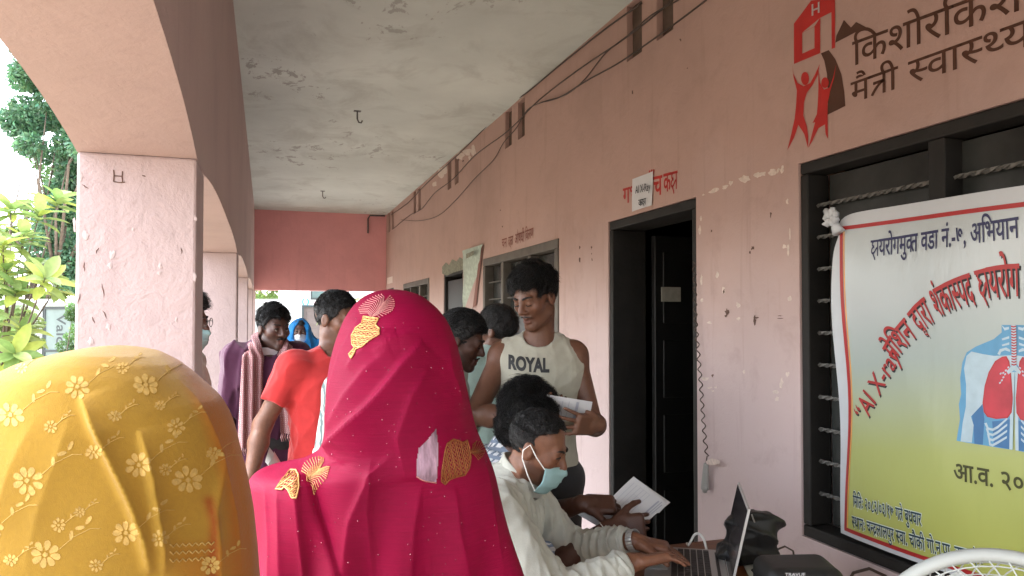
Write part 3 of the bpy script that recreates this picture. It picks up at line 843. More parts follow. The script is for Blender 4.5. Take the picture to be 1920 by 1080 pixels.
def person(label, base, face, skin=(.20, .085, .045), S=1.68, h=0.006, pelvis=None, lean=(0, 0), look=None, head=None, arms=None, seated=False,
           legs=None, hs=1.0, build=1.0, tint_fn=None, lips=(.16, .05, .04), stubble=0.0, feat=None, group=None, smile=0.0):
    """arms: list of dict(side, wrist, pole, hand=(dir, palm normal), curl, tc)"""
    s = S / 1.68
    f = vn((face[0], face[1], 0)); r = np.array([f[1], -f[0], 0.0]); up = np.array([0, 0, 1.0])
    base = np.array([base[0], base[1], 0.0])
    pel = base + up * ((.90 if not seated else .50) * s if pelvis is None else pelvis)
    tor = .54 * s
    ax = vn(up + f*lean[0] + r*lean[1])
    nk = pel + ax * tor
    fw = vn(f - ax * np.dot(f, ax)); rt = np.cross(fw, ax)
    b = build
    st = [(-.14, .150*s*b, .105*s*b, 0), (0, .162*s*b, .112*s*b, 0), (.28, .142*s*b, .100*s*b, .005), (.5, .152*s*b, .106*s*b, .008), (.72, .168*s, .112*s*b, .008),
          (.86, .165*s, .100*s, .0), (.94, .115*s, .075*s, -.008), (1.0, .062*s, .06*s, -.010)]
    body = []
    T = ('torso', loft(pel, nk, rt, fw, st), .03)
    shp = {}
    hk = .97 * hs * (s ** .5)
    look = f if look is None else vn(look)
    HM = frame(look)
    hc = nk + ax*.135*s + fw*.03 if head is None else np.asarray(head, float)
    Hp = lambda x, y, z: hc + HM @ (np.array([x, y, z]) * hk)
    out = dict(pel=pel, nk=nk, ax=ax, fw=fw, rt=rt, f=f, r=r, s=s, hc=hc, HM=HM, hk=hk, Hp=Hp, st=st, arms={}, seg=[], base=base, b=b)
    P = [(T[1], .03)]
    # neck
    P.append((cone(nk - ax*.03, Hp(0, -.022, -.055), .060*s, .053*hk), .03))
    P.append((cone(nk - ax*.015 + rt*.0, nk - ax*.05 + rt*.12*s, .045*s, .035*s), .04)); P.append((cone(nk - ax*.015, nk - ax*.05 - rt*.12*s, .045*s, .035*s), .04))
    l1, l2 = .285*s, .245*s
    for a in (arms or []):
        sg = a['side']                     # +1 right arm, -1 left arm
        sh = nk - ax*.065*s + rt*sg*.165*s*a.get('shw', 1.0) + np.asarray(a.get('shoff', (0, 0, 0)), float)
        al = a.get('al', 1.0)
        if 'hang' in a: el, wr = ik(sh, sh + vn(a['hang'])*(l1 + l2)*al*a.get('st', .985), l1*al, l2*al, a.get('pole', -f))
        else: el, wr = ik(sh, np.asarray(a['wrist'], float), l1*al, l2*al, a['pole'])
        P += [(ell(sh, (.058*s, .058*s, .058*s)), .045), (cone(sh, el, .049*s, .039*s), .03), (cone(el, el + (wr-el)*.35, .040*s, .041*s), .02), (cone(el + (wr-el)*.35, wr, .041*s, .0265*s), .02)]
        out['arms'][sg] = dict(sh=sh, el=el, wr=wr)
        hd, hn = a.get('hand') or (vn(a['hang']) + f*.15, -rt*sg + f*.1)
        P += [(cone(wr, wr + vn(hd)*.03*s, .026*s, .024*s), .012)]
        P += hand_prims(wr + vn(hd)*.012, np.asarray(hd, float), np.asarray(hn, float), a.get('thumb', sg), s*a.get('hsz', 1.0), a.get('curl', (.3, .35, .4, .45)), a.get('spread', .1), a.get('tc', .3))
    # legs
    out['legs'] = []
    for sg in (1, -1):
        hip = pel + r*sg*.085*s - up*.02*s
        if seated:
            kn = hip + f*.42*s + r*sg*.06 - up*.01; an = kn - up*(kn[2] - .09) - f*.05; toe = an + f*.17 - up*.05
        else:
            kn = hip*1.0; kn = hip + (np.array([base[0], base[1], 0]) + r*sg*.09*s - hip*np.array([1, 1, 0]))*.5 * np.array([1, 1, 0]) + up*(.47*s - hip[2]) + f*.02
            an = base + r*sg*.10*s + up*.08; toe = an + f*.17 - up*.05
        P += [(cone(hip, kn, .078*s, .052*s), .03), (cone(kn, kn + (an-kn)*.3, .052*s, .054*s), .02), (cone(kn + (an-kn)*.3, an, .054*s, .036*s), .02), (cone(an - f*.03 - up*.03, toe, .036, .028), .02)]
        out['legs'].append((hip, kn, an))
    # head
    E = lambda c, rr: ell(Hp(*c), np.array(rr)*hk, HM)
    C = lambda a_, b_, r1, r2: cone(Hp(*a_), Hp(*b_), r1*hk, r2*hk)
    P += [(E((0, -.012, .036), (.0735, .096, .083)), .02), (E((0, .028, -.030), (.056, .060, .072)), .03),
          (C((.048, .0, -.062), (.012, .066, -.098), .017, .015), .025), (C((-.048, .0, -.062), (-.012, .066, -.098), .017, .015), .025),
          (E((0, .070, -.098), (.020, .016, .015)), .018),
          (C((-.034, .078, .022), (.034, .078, .022), .012, .012), .016), (E((.042, .056, -.018), (.022, .024, .020)), .022), (E((-.042, .056, -.018), (.022, .024, .020)), .022)]
    H = []
    H += [(C((0, .086, .016), (0, .106, -.026), .0075, .0125), .012), (E((.013, .094, -.031), (.0085, .010, .008)), .007), (E((-.013, .094, -.031), (.0085, .010, .008)), .007),
          (C((-.020 - smile*.6, .083 - smile*.4, -.060 + smile), (0, .091, -.057), .0045, .006), .006), (C((.020 + smile*.6, .083 - smile*.4, -.060 + smile), (0, .091, -.057), .0045, .006), .006),
          (C((-.017, .083, -.073), (0, .088, -.074), .0050, .0062), .007), (C((.017, .083, -.073), (0, .088, -.074), .0050, .0062), .007)]
    cuts = [(E((.032, .098, .002), (.017, .016, .011)), .014), (E((-.032, .098, .002), (.017, .016, .011)), .014)]
    lids = [(E((.031, .076, .003), (.0150, .0142, .0125)), .006), (E((-.031, .076, .003), (.0150, .0142, .0125)), .006)]
    ears = [(E((sg*.076, -.008, -.004), (.010, .020, .031)), .006) for sg in (1, -1)]
    allp = P + H + ears
    lo = np.min([p[0][0] for p in allp], 0) - .03; hi = np.max([p[0][1] for p in allp], 0) + .03
    lo[2] = max(lo[2], -.02)
    Fd = Field(lo, hi, h)
    for p, k in P: Fd.add(p, k)
    for p, k in cuts: Fd.add(p, k*hk, cut=True)
    for p, k in H + lids + ears: Fd.add(p, k)
    for sg in (1, -1): Fd.add(E((sg*.087, -.004, .002), (.006, .010, .017)), .005, cut=True)
    Fd.keep(lambda x, y, z: 0.002 - z + 0*x + 0*y)
    V, Q = Fd.net()
    root = thing('person', label, 'person', base, group)
    o = mesh('body', V, Q, M['skin'], root, smooth=True)
    # skin tint: lips, stubble, knuckles are true differences of colour
    Lc = (V - hc) @ HM / hk
    col = np.tile(np.array(skin), (len(V), 1))
    inh = (np.abs(Lc) < .16).all(1)
    def blob(c, rr): return np.exp(-(((Lc - np.array(c)) / np.array(rr))**2).sum(1)) * inh
    def mixin(w, c, a=1.0):
        w = np.clip(w*a, 0, 1)[:, None]; col[:] = col*(1 - w) + np.array(c)*w
    mixin(np.clip(blob((0, .09, -.060), (.022, .02, .007)) + blob((0, .09, -.074), (.020, .02, .008)), 0, 1), lips, .75)
    mixin(np.clip(blob((.045, .06, -.02), (.03, .04, .03)) + blob((-.045, .06, -.02), (.03, .04, .03)), 0, 1), tuple(np.array(skin)*np.array((1.12, 1.0, .95))), .6)
    if stubble:
        w = ((Lc[:, 1] > -.01) & (Lc[:, 2] < -.03) & inh) * np.clip((-.028 - Lc[:, 2]) / .02, 0, 1) * np.clip((Lc[:, 2] + .14)/.03, 0, 1)
        w = w * (1 - np.clip(blob((0, .09, -.067), (.024, .03, .014))*1.4, 0, 1))
        mixin(w, tuple(np.array(skin)*.28), stubble)
    for sg, a in out['arms'].items():
        dist = np.linalg.norm(V - a['wr'], axis=1)
        mixin(np.exp(-((dist - .12)/.05)**2) * (dist < .22), tuple(np.array(skin)*.85), .5)
    vcol(o, 'tint', col)
    out['root'] = root; out['body'] = o
    # eyes, brows
    feat = feat or {}
    eye = feat.get('eyes', 'open')
    for sg in (1, -1):
        c = Hp(sg*.031, .0765, .002)
        if eye == 'open':
            q = MB(); q.m = 0; q.ball((0, 0, 0), .0130*hk, 12, 9)
            q.m = 1; q.ball((0, .0078*hk, 0), .0068*hk, 10, 7, (1, .9, 1))
            q.V = [tuple(c + HM @ np.array(v)) for v in q.V]
            q.build('eye', [M['eye_white'], M['iris']], root, True)
            q = MB(); q.tube([Hp(sg*(.031 + t*.016), .0905 - .010*t*t, .0075 - .0045*t*t) for t in np.linspace(-1, 1, 7)], [.001*hk] + [.0030*hk]*5 + [.001*hk], 6)
            q.build('upper_lash', M['brow'], root)
        else:
            q = MB(); q.tube([Hp(sg*(.031 + t*.016), .0925 - .010*t*t, -.004 + .003*t*t) for t in np.linspace(-1, 1, 7)], [.0008*hk] + [.0021*hk]*5 + [.0008*hk], 5)
            q.build('upper_lash', M['brow'], root)
        q = MB(); n = 9
        q.tube([Hp(sg*(.012 + .040*t), .0945 - .018*t*t, .0235 + .0085*math.sin(t*2.2) - .004*t) for t in np.linspace(0, 1, n)], [.0022*hk] + [.0042*hk]*4 + [.0035*hk]*2 + [.002*hk, .0008*hk], 6)
        q.build('eyebrow', M['brow'], root, True)
    if feat.get('moustache'):
        q = MB(); w = feat['moustache']
        for sg in (1, -1):
            q.tube([Hp(sg*(.002 + .030*t), .0985 - .016*t*t, -.0475 - .009*t*t) for t in np.linspace(0, 1, 7)], [.0035*hk*w] + [.0048*hk*w]*3 + [.0035*hk*w, .0025*hk*w, .001*hk], 6)
        q.build('moustache', M['brow'], root, True)
    return out

HAIRLINE = [(-.12, -.12), (-.085, -.06), (-.07, -.045), (-.045, -.035), (-.028, -.020), (-.026, .024), (.0, .030), (.03, .036), (.048, .045), (.062, .066), (.074, .086), (.082, .2), (.3, .2)]
def hair(P, style='short', seed=1, top=.016, side=.003, taper=.22, line=HAIRLINE, n=1800, length=.022, wave=0.0, mat_=None, h=.0035, tuft=0, shift=0.0, comb=(0, .6, -.2), lift=.5, nape=None):
    hc, HM, hk, Hp, root = P['hc'], P['HM'], P['hk'], P['Hp'], P['root']
    Ld = np.array(line, float)
    m = .15 + top
    Fd = Field(hc - m, hc + m, h)
    inv = HM
    def loc(Pt): return (Pt - hc) @ HM / hk
    Fd.add(ell(Hp(0, -.014, .036), np.array((.0738 + side, .0965 + side, .0835 + side))*hk, HM), .01)
    Fd.add(ell(Hp(0, -.006, .050 + top*.45), np.array((.069 + side + top*.25, .086 + side + top*.25, .072 + side*.3 + top*.6))*hk, HM), .02)
    if nape: Fd.add(ell(Hp(0, -.045, nape), np.array((.070 + side*.6, .058 + side*.5, .075))*hk, HM), .02)
    g = np.random.default_rng(seed)
    if tuft:
        for i in range(tuft):
            v = vn(g.normal(size=3) + np.array([0, .15, .75]))
            if v[2] < -.1: continue
            c = np.array([0, -.01, .045]) + v * np.array([.073 + side, .093 + side, .080 + top*.8]) * g.uniform(.9, 1.03)
            if c[1] > np.interp(c[2] - .006, Ld[:, 0], Ld[:, 1]): continue
            rr = g.uniform(.008, .015)
            Fd.add(ell(Hp(*c), np.array((rr, rr, rr))*hk, HM), .006)
    x, y, z = Fd.ax[0][:, None, None] - hc[0], Fd.ax[1][None, :, None] - hc[1], Fd.ax[2][None, None, :] - hc[2]
    ly = (x*HM[0, 1] + y*HM[1, 1] + z*HM[2, 1]) / hk; lz = (x*HM[0, 2] + y*HM[1, 2] + z*HM[2, 2]) / hk
    lx = (x*HM[0, 0] + y*HM[1, 0] + z*HM[2, 0]) / hk
    edge = np.interp(lz + .006*np.sin(lx*90 + seed), Ld[:, 0], Ld[:, 1]) + shift
    Fd.d = np.maximum(Fd.d, ((ly - edge) * taper * hk)).astype(np.float32)
    Fd.d = np.maximum(Fd.d, ((-.105 if nape is None else -.13) - lz) * hk).astype(np.float32)
    nz = noise3(seed, 14, 260.0, .0012); nz2 = noise3(seed + 1, 8, 90, .0015 + wave*.004)
    Fd.band(lambda Q_: nz(Q_) + nz2(Q_))
    V, Q = Fd.net()
    if n:
        # loose strands growing out of the cap
        Lc = loc(V); pick = g.choice(len(V), n*2)
        ctr = np.array([0, -.012, .036])
        SV, SF = [], []
        k = 0
        for i in pick:
            c = Lc[i]; nn = vn((c - ctr) / np.array([.074, .096, .083])**1)
            if np.linalg.norm((c - ctr) / np.array([.0735, .095, .082])) < 1.03: continue
            k += 1
            if k > n: break
            cd = np.array(comb, float) + g.normal(size=3)*.35
            tg = vn(cd - nn*np.dot(cd, nn))
            ln = length * g.uniform(.6, 1.25) * (1.0 if c[2] > .05 else .55)
            wd = g.uniform(.0009, .0019)
            sdv = vn(np.cross(nn, tg)); ph = g.uniform(0, 6.28)
            pts = []
            for j in range(4):
                t = j / 3
                pts.append(c + nn*(-.002 + ln*lift*(t - .45*t*t)) + tg*ln*t + sdv*wave*ln*math.sin(ph + 4.5*t)*.5 - np.array([0, 0, 1])*ln*.12*t*t)
            b0 = len(SV)
            for j, p in enumerate(pts):
                w_ = wd * (1 - .8*j/3)
                for q_ in range(3):
                    a_ = q_*2.094
                    SV.append(p + w_*(math.cos(a_)*sdv + math.sin(a_)*nn))
            for j in range(3):
                for q_ in range(3):
                    a_, b_ = b0 + j*3 + q_, b0 + j*3 + (q_+1) % 3
                    SF.append((a_, b_, b_+3, a_+3))
        if SV:
            SV = hc + (np.array(SV)*hk) @ HM.T
            Q = np.concatenate([Q, np.array(SF, dtype=np.int32) + len(V)]); V = np.concatenate([V, SV])
    return mesh('hair', V, Q, mat_ or M['hair'], root, smooth=True)

def garment(P, name, m, parts, grow=.012, h=.006, cuts=(), wr=None, loose=1.0, extra=(), k=.025, keep=None, st=None, parent=None):
    """cloth over the same joints; parts: torso, sleeve:<side>:<fraction of the arm 0..2>, leg"""
    s, pel, nk, ax, fw, rt = (P[q] for q in ('s', 'pel', 'nk', 'ax', 'fw', 'rt'))
    pr = []
    for p in parts:
        t = p.split(':')
        if t[0] == 'torso':
            S_ = st or [(a, b_*loose + grow, c*loose + grow, d) for a, b_, c, d in P['st']]
            pr.append((loft(pel, nk, rt, fw, S_), k))
            for sg in (1, -1): pr.append((cone(nk - ax*.022, nk - ax*.055 + rt*sg*.125*s, .046*s + grow, .040*s + grow), .04))
        elif t[0] == 'sleeve':
            sg = int(t[1]); fr_ = float(t[2]); a = P['arms'][sg]; g2 = float(t[3]) if len(t) > 3 else grow
            pr.append((ell(a['sh'], (.056*s + grow,)*3), .04))
            e = a['el'] if fr_ >= 1 else a['sh'] + (a['el'] - a['sh'])*fr_
            pr.append((cone(a['sh'], e, .050*s + g2, .043*s + g2, flat=fr_ < 1), .03))
            if fr_ > 1:
                e2 = a['el'] + (a['wr'] - a['el'])*(fr_ - 1)
                pr.append((cone(a['el'], e2, .043*s + g2, (.031 + .010*(2 - fr_))*s + g2*.9, flat=1), .02))
        elif t[0] == 'leg':
            for hip, kn, an in P['legs']:
                pr.append((cone(hip, kn, .084*s + grow, .062*s + grow), .03)); pr.append((cone(kn, kn + (an - kn)*.97, .060*s + grow, .050*s + grow, flat=1), .02))
            pr.append((ell(pel - np.array([0, 0, .01]), (.165*s + grow, .125*s + grow, .11*s), np.stack([rt, fw, ax], 1)), .04))
    pr += list(extra)
    lo = np.min([p[0][0] for p in pr], 0) - .03; hi = np.max([p[0][1] for p in pr], 0) + .03
    lo[2] = max(lo[2], .0)
    Fd = Field(lo, hi, h)
    for p, kk in pr: Fd.add(p, kk)
    if wr:
        for w in wr: Fd.band(w)
    for c in cuts: Fd.add(c[0], c[1], cut=True)
    if keep: Fd.keep(keep)
    V, Q = Fd.net()
    o = mesh(name, V, Q, m, parent or P['root'], smooth=True)
    return o, V

def creases(P, side, seed=1, amp=.004, per=.030, t0=1.15):
    """rings of gathered cloth along the forearm of a sleeve"""
    a = P['arms'][side]; e, w = a['el'], a['wr']; ax = (w - e); Ln = np.linalg.norm(ax); ax = ax / Ln
    n1 = noise3(seed, 5, 26, 1.3); n2 = noise3(seed + 1, 4, 14, .5)
    def fn(Q_):
        t = (Q_ - e) @ ax; r = np.linalg.norm(Q_ - e - np.outer(t, ax), axis=1)
        k = np.clip((t / Ln + 1 - t0) / .3, 0, 1) * np.clip((.085 - r) / .02, 0, 1)
        return -amp * k * ((1 - np.abs(np.sin(math.pi * t / per + n1(Q_))))**1.5 - .35) * np.clip(.8 + n2(Q_), .2, 1.5)
    return fn

def face_mask(P, m=None, drop=0.0, lift=0.0):
    Hp, root = P['Hp'], P['root']
    nu, nv = 26, 20
    def pt(u, v):                        # u -1..1 round the face, v 0 (top) .. 1 (bottom)
        a = u * 1.02
        z = -.012 + lift - v * .108
        z += .018*abs(u)**1.5 * (-1 + 2*v) * .55
        puff = .012*math.sin(math.pi*min(1, v*1.05))
        nose = .022*math.exp(-(u/.22)**2) * math.exp(-((v - .12)/.22)**2)
        rx = .070 + puff*.4; ry = .076 + puff + nose - .020*max(0, v - .6)/.4
        pl = .0050*(((v*4.2) % 1.0))**2*(1 - .6*abs(u))
        return Hp(rx*math.sin(a), .020 + (ry + pl)*math.cos(a), z)
    V = [pt(-1 + 2*i/(nu-1), j/(nv-1)) for j in range(nv) for i in range(nu)]
    Fs = [(j*nu+i, j*nu+i+1, (j+1)*nu+i+1, (j+1)*nu+i) for j in range(nv-1) for i in range(nu-1)]
    V2 = [tuple(P['hc'] + (np.array(v) - P['hc'])*.985) for v in V]
    b = len(V)
    Fs2 = [tuple(b + k for k in reversed(f)) for f in Fs]
    rim = [i for i in range(nu)] + [j*nu + nu-1 for j in range(1, nv)] + [(nv-1)*nu + i for i in range(nu-2, -1, -1)] + [j*nu for j in range(nv-2, 0, -1)]
    Fs3 = [(rim[i], b + rim[i], b + rim[(i+1) % len(rim)], rim[(i+1) % len(rim)]) for i in range(len(rim))]
    mk = mesh('face_mask', V + V2, Fs + Fs2 + Fs3, m or M['mask_cloth'], root, True)
    for sg in (1, -1):
        q = MB()
        for v in (.06, .94):
            a = pt(sg, v); e = Hp(sg*.081, -.006 if v < .5 else -.016, .022 if v < .5 else -.030)
            mid = (np.array(a) + e)/2 + P['HM'] @ np.array([sg*.008, 0, 0])
            q.tube([a, mid, e, Hp(sg*.083, -.022, -.002)], .0018, 5)
        tag(q.build('ear_loop', M['mask_edge'], mk), kind='stuff')
    return mk
# ---------------------------------------------------------------- the people
def cloth(name, c, var=0.08, rough=0.85, scale=25, sheen=0.2, bs=0.25, bscale=420, trans=0.0):
    return mat(name, c, rough, 0, var, scale, bs, bscale, sheen=sheen, spec=0.2, trans=trans)
def stripes(name, c1, c2, fr, axis=0, w=0.5, c3=None, fr2=None, rough=0.85):
    """woven stripes or checks over object coordinates"""
    m = bpy.data.materials.new(name); nt, b, out = nodes(m)
    co = coords(nt); sep = N(nt, 'ShaderNodeSeparateXYZ'); L(nt, co, sep.inputs[0])
    wob = noise(nt, co, 14, 3)
    def band(ax, f, ww):
        a = N(nt, 'ShaderNodeMath', operation='MULTIPLY_ADD'); L(nt, wob, a.inputs[0]); a.inputs[1].default_value = 0.03; L(nt, sep.outputs[ax], a.inputs[2])
        k = N(nt, 'ShaderNodeMath', operation='MULTIPLY'); L(nt, a.outputs[0], k.inputs[0]); k.inputs[1].default_value = f
        fr_ = N(nt, 'ShaderNodeMath', operation='FRACT'); L(nt, k.outputs[0], fr_.inputs[0])
        g = N(nt, 'ShaderNodeMath', operation='GREATER_THAN'); L(nt, fr_.outputs[0], g.inputs[0]); g.inputs[1].default_value = ww
        return g.outputs[0]
    c = mixc(nt, band(axis, fr, w), c1, c2)
    if c3 is not None: c = mixc(nt, band(2, fr2 or fr, w), c, c3)
    L(nt, c, b.inputs['Base Color']); b.inputs['Roughness'].default_value = rough; b.inputs['Specular IOR Level'].default_value = 0.2
    bump(nt, b, noise(nt, co, 420, 3), 0.25, 0.003)
    return m
M['off_white'] = cloth('off_white_cotton', (0.40, 0.405, 0.355))
M['cream'] = cloth('cream_jersey', (0.36, 0.345, 0.28))
M['red_tee'] = cloth('coral_red_jersey', (0.50, 0.035, 0.035))
M['purple'] = cloth('dusky_purple_cotton', (0.06, 0.015, 0.04))
M['mint'] = cloth('pale_mint_cotton', (0.50, 0.62, 0.58))
M['mint2'] = cloth('pale_sea_green_cotton', (0.40, 0.56, 0.52))
M['gamcha'] = stripes('checked_scarf_cloth', (0.24, 0.10, 0.10), (0.42, 0.30, 0.29), 110, 0, 0.5, (0.30, 0.15, 0.16), 90)
M['grey_stripe'] = stripes('grey_green_striped_cotton', (0.42, 0.47, 0.45), (0.14, 0.19, 0.19), 70, 0, 0.62)
M['check'] = stripes('blue_white_checked_cotton', (0.60, 0.62, 0.64), (0.16, 0.20, 0.26), 42, 1, 0.6, (0.20, 0.25, 0.33), 42)
M['dark_trouser'] = cloth('charcoal_trouser', (0.03, 0.03, 0.032))
M['khaki'] = cloth('khaki_trouser', (0.23, 0.17, 0.11))
M['dark_print'] = cloth('dark_patterned_cotton', (0.06, 0.055, 0.05), var=0.6, scale=55)
M['blue_veil'] = cloth('bright_blue_chiffon', (0.015, 0.20, 0.52), trans=0.25)
M['black_print'] = M['ink']
Rv, Fv, UPV = _R, _fw0, np.array([0, 0, 1.0])
def ipos(px, py, d): return at_depth(px, py, d)
def xy(p): return (float(p[0]), float(p[1]))

# ---- young man in the sleeveless shirt
def man_royal():
    hd = ipos(1004, 558, 2.9)
    P = person('person in a cream sleeveless shirt lettered ROYAL looking down and holding a form', (hd[0] + .035, hd[1] + .065), (-.30, -.95), skin=(.135, .058, .032), S=1.66, h=.0048, look=-Rv*.62 - Fv*.70 - UPV*.36,
        head=hd, hs=1.0, lips=(.125, .04, .032), build=.86, lean=(.02, .0), feat=dict(eyes='down', moustache=.5), stubble=.2, smile=.006,
        arms=[dict(side=1, shw=.86, wrist=ipos(985, 782, 2.66), pole=-Rv*.75 - UPV*.6, hand=(Rv*.8 - Fv*.2 + UPV*.1, UPV*.6 + Fv*.5), curl=(.5, .5, .55, .6)),
              dict(side=-1, shw=.86, wrist=ipos(1122, 796, 2.66), pole=Fv*.9 - UPV*.5 + Rv*.12, hand=(-Rv*.76 - Fv*.62 + UPV*.10, Fv*.75 - Rv*.6 + UPV*.25), curl=(.16, .22, .28, .34), tc=1.0, spread=.22)])
    hair(P, top=.016, side=.004, taper=.5, seed=4, n=6000, length=.026, wave=.7, tuft=260, comb=(.25, .7, .2), lift=.8)
    cuts = []
    fw, ax, nk, rt = P['fw'], P['ax'], P['nk'], P['rt']
    for sg in (1, -1):
        sh = P['arms'][sg]['sh']
        cuts.append((cone(sh + rt*sg*.072 + ax*.16, sh + rt*sg*.060 - ax*.085, .060, .054), .010))
    cuts.append((cone(nk + ax*.10 + fw*.045, nk + ax*.02 + fw*.045, .085, .060), .008))
    o, V = garment(P, 'sleeveless_shirt', M['cream'], ['torso'], grow=.020, h=.0055, loose=1.06, wr=[folds(3, 3, 70, .006, (.15, 0, 1)), folds(4, 3, 45, .005, (.6, 0, .8))], cuts=cuts)
    garment(P, 'trousers', M['dark_trouser'], ['leg'], h=.012)
    return P, o
ROYAL, ROYAL_SHIRT = man_royal()

# ---- seated man in front, white kurta, mask, typing
def man_mask():
    f = vn(np.array([.86, -.50, 0]))
    lean = .42
    nk = ipos(968, 893, 2.22)
    axv = vn(UPV + f*lean); pel = nk - axv*.52
    hd = ipos(1007, 840, 2.18)
    P = person('person in a white collarless shirt and blue face mask typing on the laptop', xy(pel), f, skin=(.185, .078, .041), S=1.62, h=.0042, pelvis=float(pel[2]), lean=(lean, 0), look=Rv*.88 - Fv*.30 - UPV*.33,
        head=hd, seated=True, hs=.92, stubble=.7, feat=dict(eyes='open'),
        arms=[dict(side=1, wrist=ipos(1182, 1056, 2.08), pole=-UPV*.9 - Fv*.5 - f*.2, hand=(Rv*.97 + UPV*.10 + Fv*.22, -UPV*.95 - Fv*.25), curl=(.22, .20, .22, .28), tc=.15, spread=.16),
              dict(side=-1, wrist=ipos(1186, 1014, 2.28), pole=-UPV*.8 + Fv*.5 - f*.1, hand=(Rv*.95 - UPV*.16 - Fv*.15, -UPV), curl=(.22, .20, .22, .26), tc=.15, spread=.14)])
    hair(P, top=.005, side=.0008, line=[(-.12, -.12), (-.085, -.06), (-.07, -.045), (-.045, -.035), (-.028, -.020), (-.026, .010), (.0, .010), (.03, .004), (.048, .004), (.062, .014), (.074, .030), (.086, .050), (.096, .072), (.104, .2), (.3, .2)], seed=9, n=8000, length=.011, comb=(0, .1, .5), lift=.7, taper=.6)
    face_mask(P, lift=-.012)
    fw, ax, nk, rt = P['fw'], P['ax'], P['nk'], P['rt']
    wr = [folds(21, 3, 62, .009, (.25, .1, 1)), folds(22, 3, 80, .006, (.5, -.6, .6)), folds(23, 3, 130, .0045, (.1, .3, 1)), creases(P, 1, 5, .013, .034, 1.0), creases(P, -1, 8, .011, .032, 1.0)]
    cuts = [(cone(nk + ax*.12 + fw*.03, nk - ax*.01 + fw*.03, .070, .058), .006)]
    o, V = garment(P, 'white_shirt', M['off_white'], ['torso', 'sleeve:1:1.93', 'sleeve:-1:1.93'], grow=.018, h=.0048, loose=1.08, wr=wr, cuts=cuts, k=.035)
    q = MB()
    for sg in (1, -1):                        # cuffs
        a = P['arms'][sg]; d = vn(a['wr'] - a['el']); c = a['el'] + (a['wr'] - a['el'])*.93
        n = 18; u = vn(np.cross(d, UPV)); w = np.cross(d, u)
        rings = []
        for t, r_ in ((-.045, .044), (-.04, .0475), (-.002, .0465), (.004, .044), (.002, .036)):
            rings.append([c + d*t + (u*math.cos(6.2832*i/n) + w*math.sin(6.2832*i/n)*.9)*r_*(1 + .03*math.sin(3*i + sg)) for i in range(n)])
        q.add([p for r_ in rings for p in r_], [(i*n+j, i*n+(j+1) % n, (i+1)*n+(j+1) % n, (i+1)*n+j) for i in range(4) for j in range(n)])
    # collar band
    n = 26; c0 = nk + ax*.018 + fw*.012; rings = []
    for t, r_ in ((-.028, .074), (.012, .070), (.016, .066), (-.02, .066)):
        rings.append([c0 + ax*(t - .018*math.cos(6.2832*i/n)) + (rt*math.sin(6.2832*i/n)*1.0 + fw*math.cos(6.2832*i/n)*1.05)*r_ for i in range(n)])
    q.add([p for r_ in rings for p in r_], [(i*n+j, i*n+(j+1) % n, ((i+1) % 4)*n+(j+1) % n, ((i+1) % 4)*n+j) for i in range(4) for j in range(n)])
    q.build('collar_and_cuffs', M['off_white'], o, True)['kind'] = 'stuff'
    garment(P, 'trousers', M['dark_print'], ['leg'], h=.012)
    return P
MASKED = man_mask()

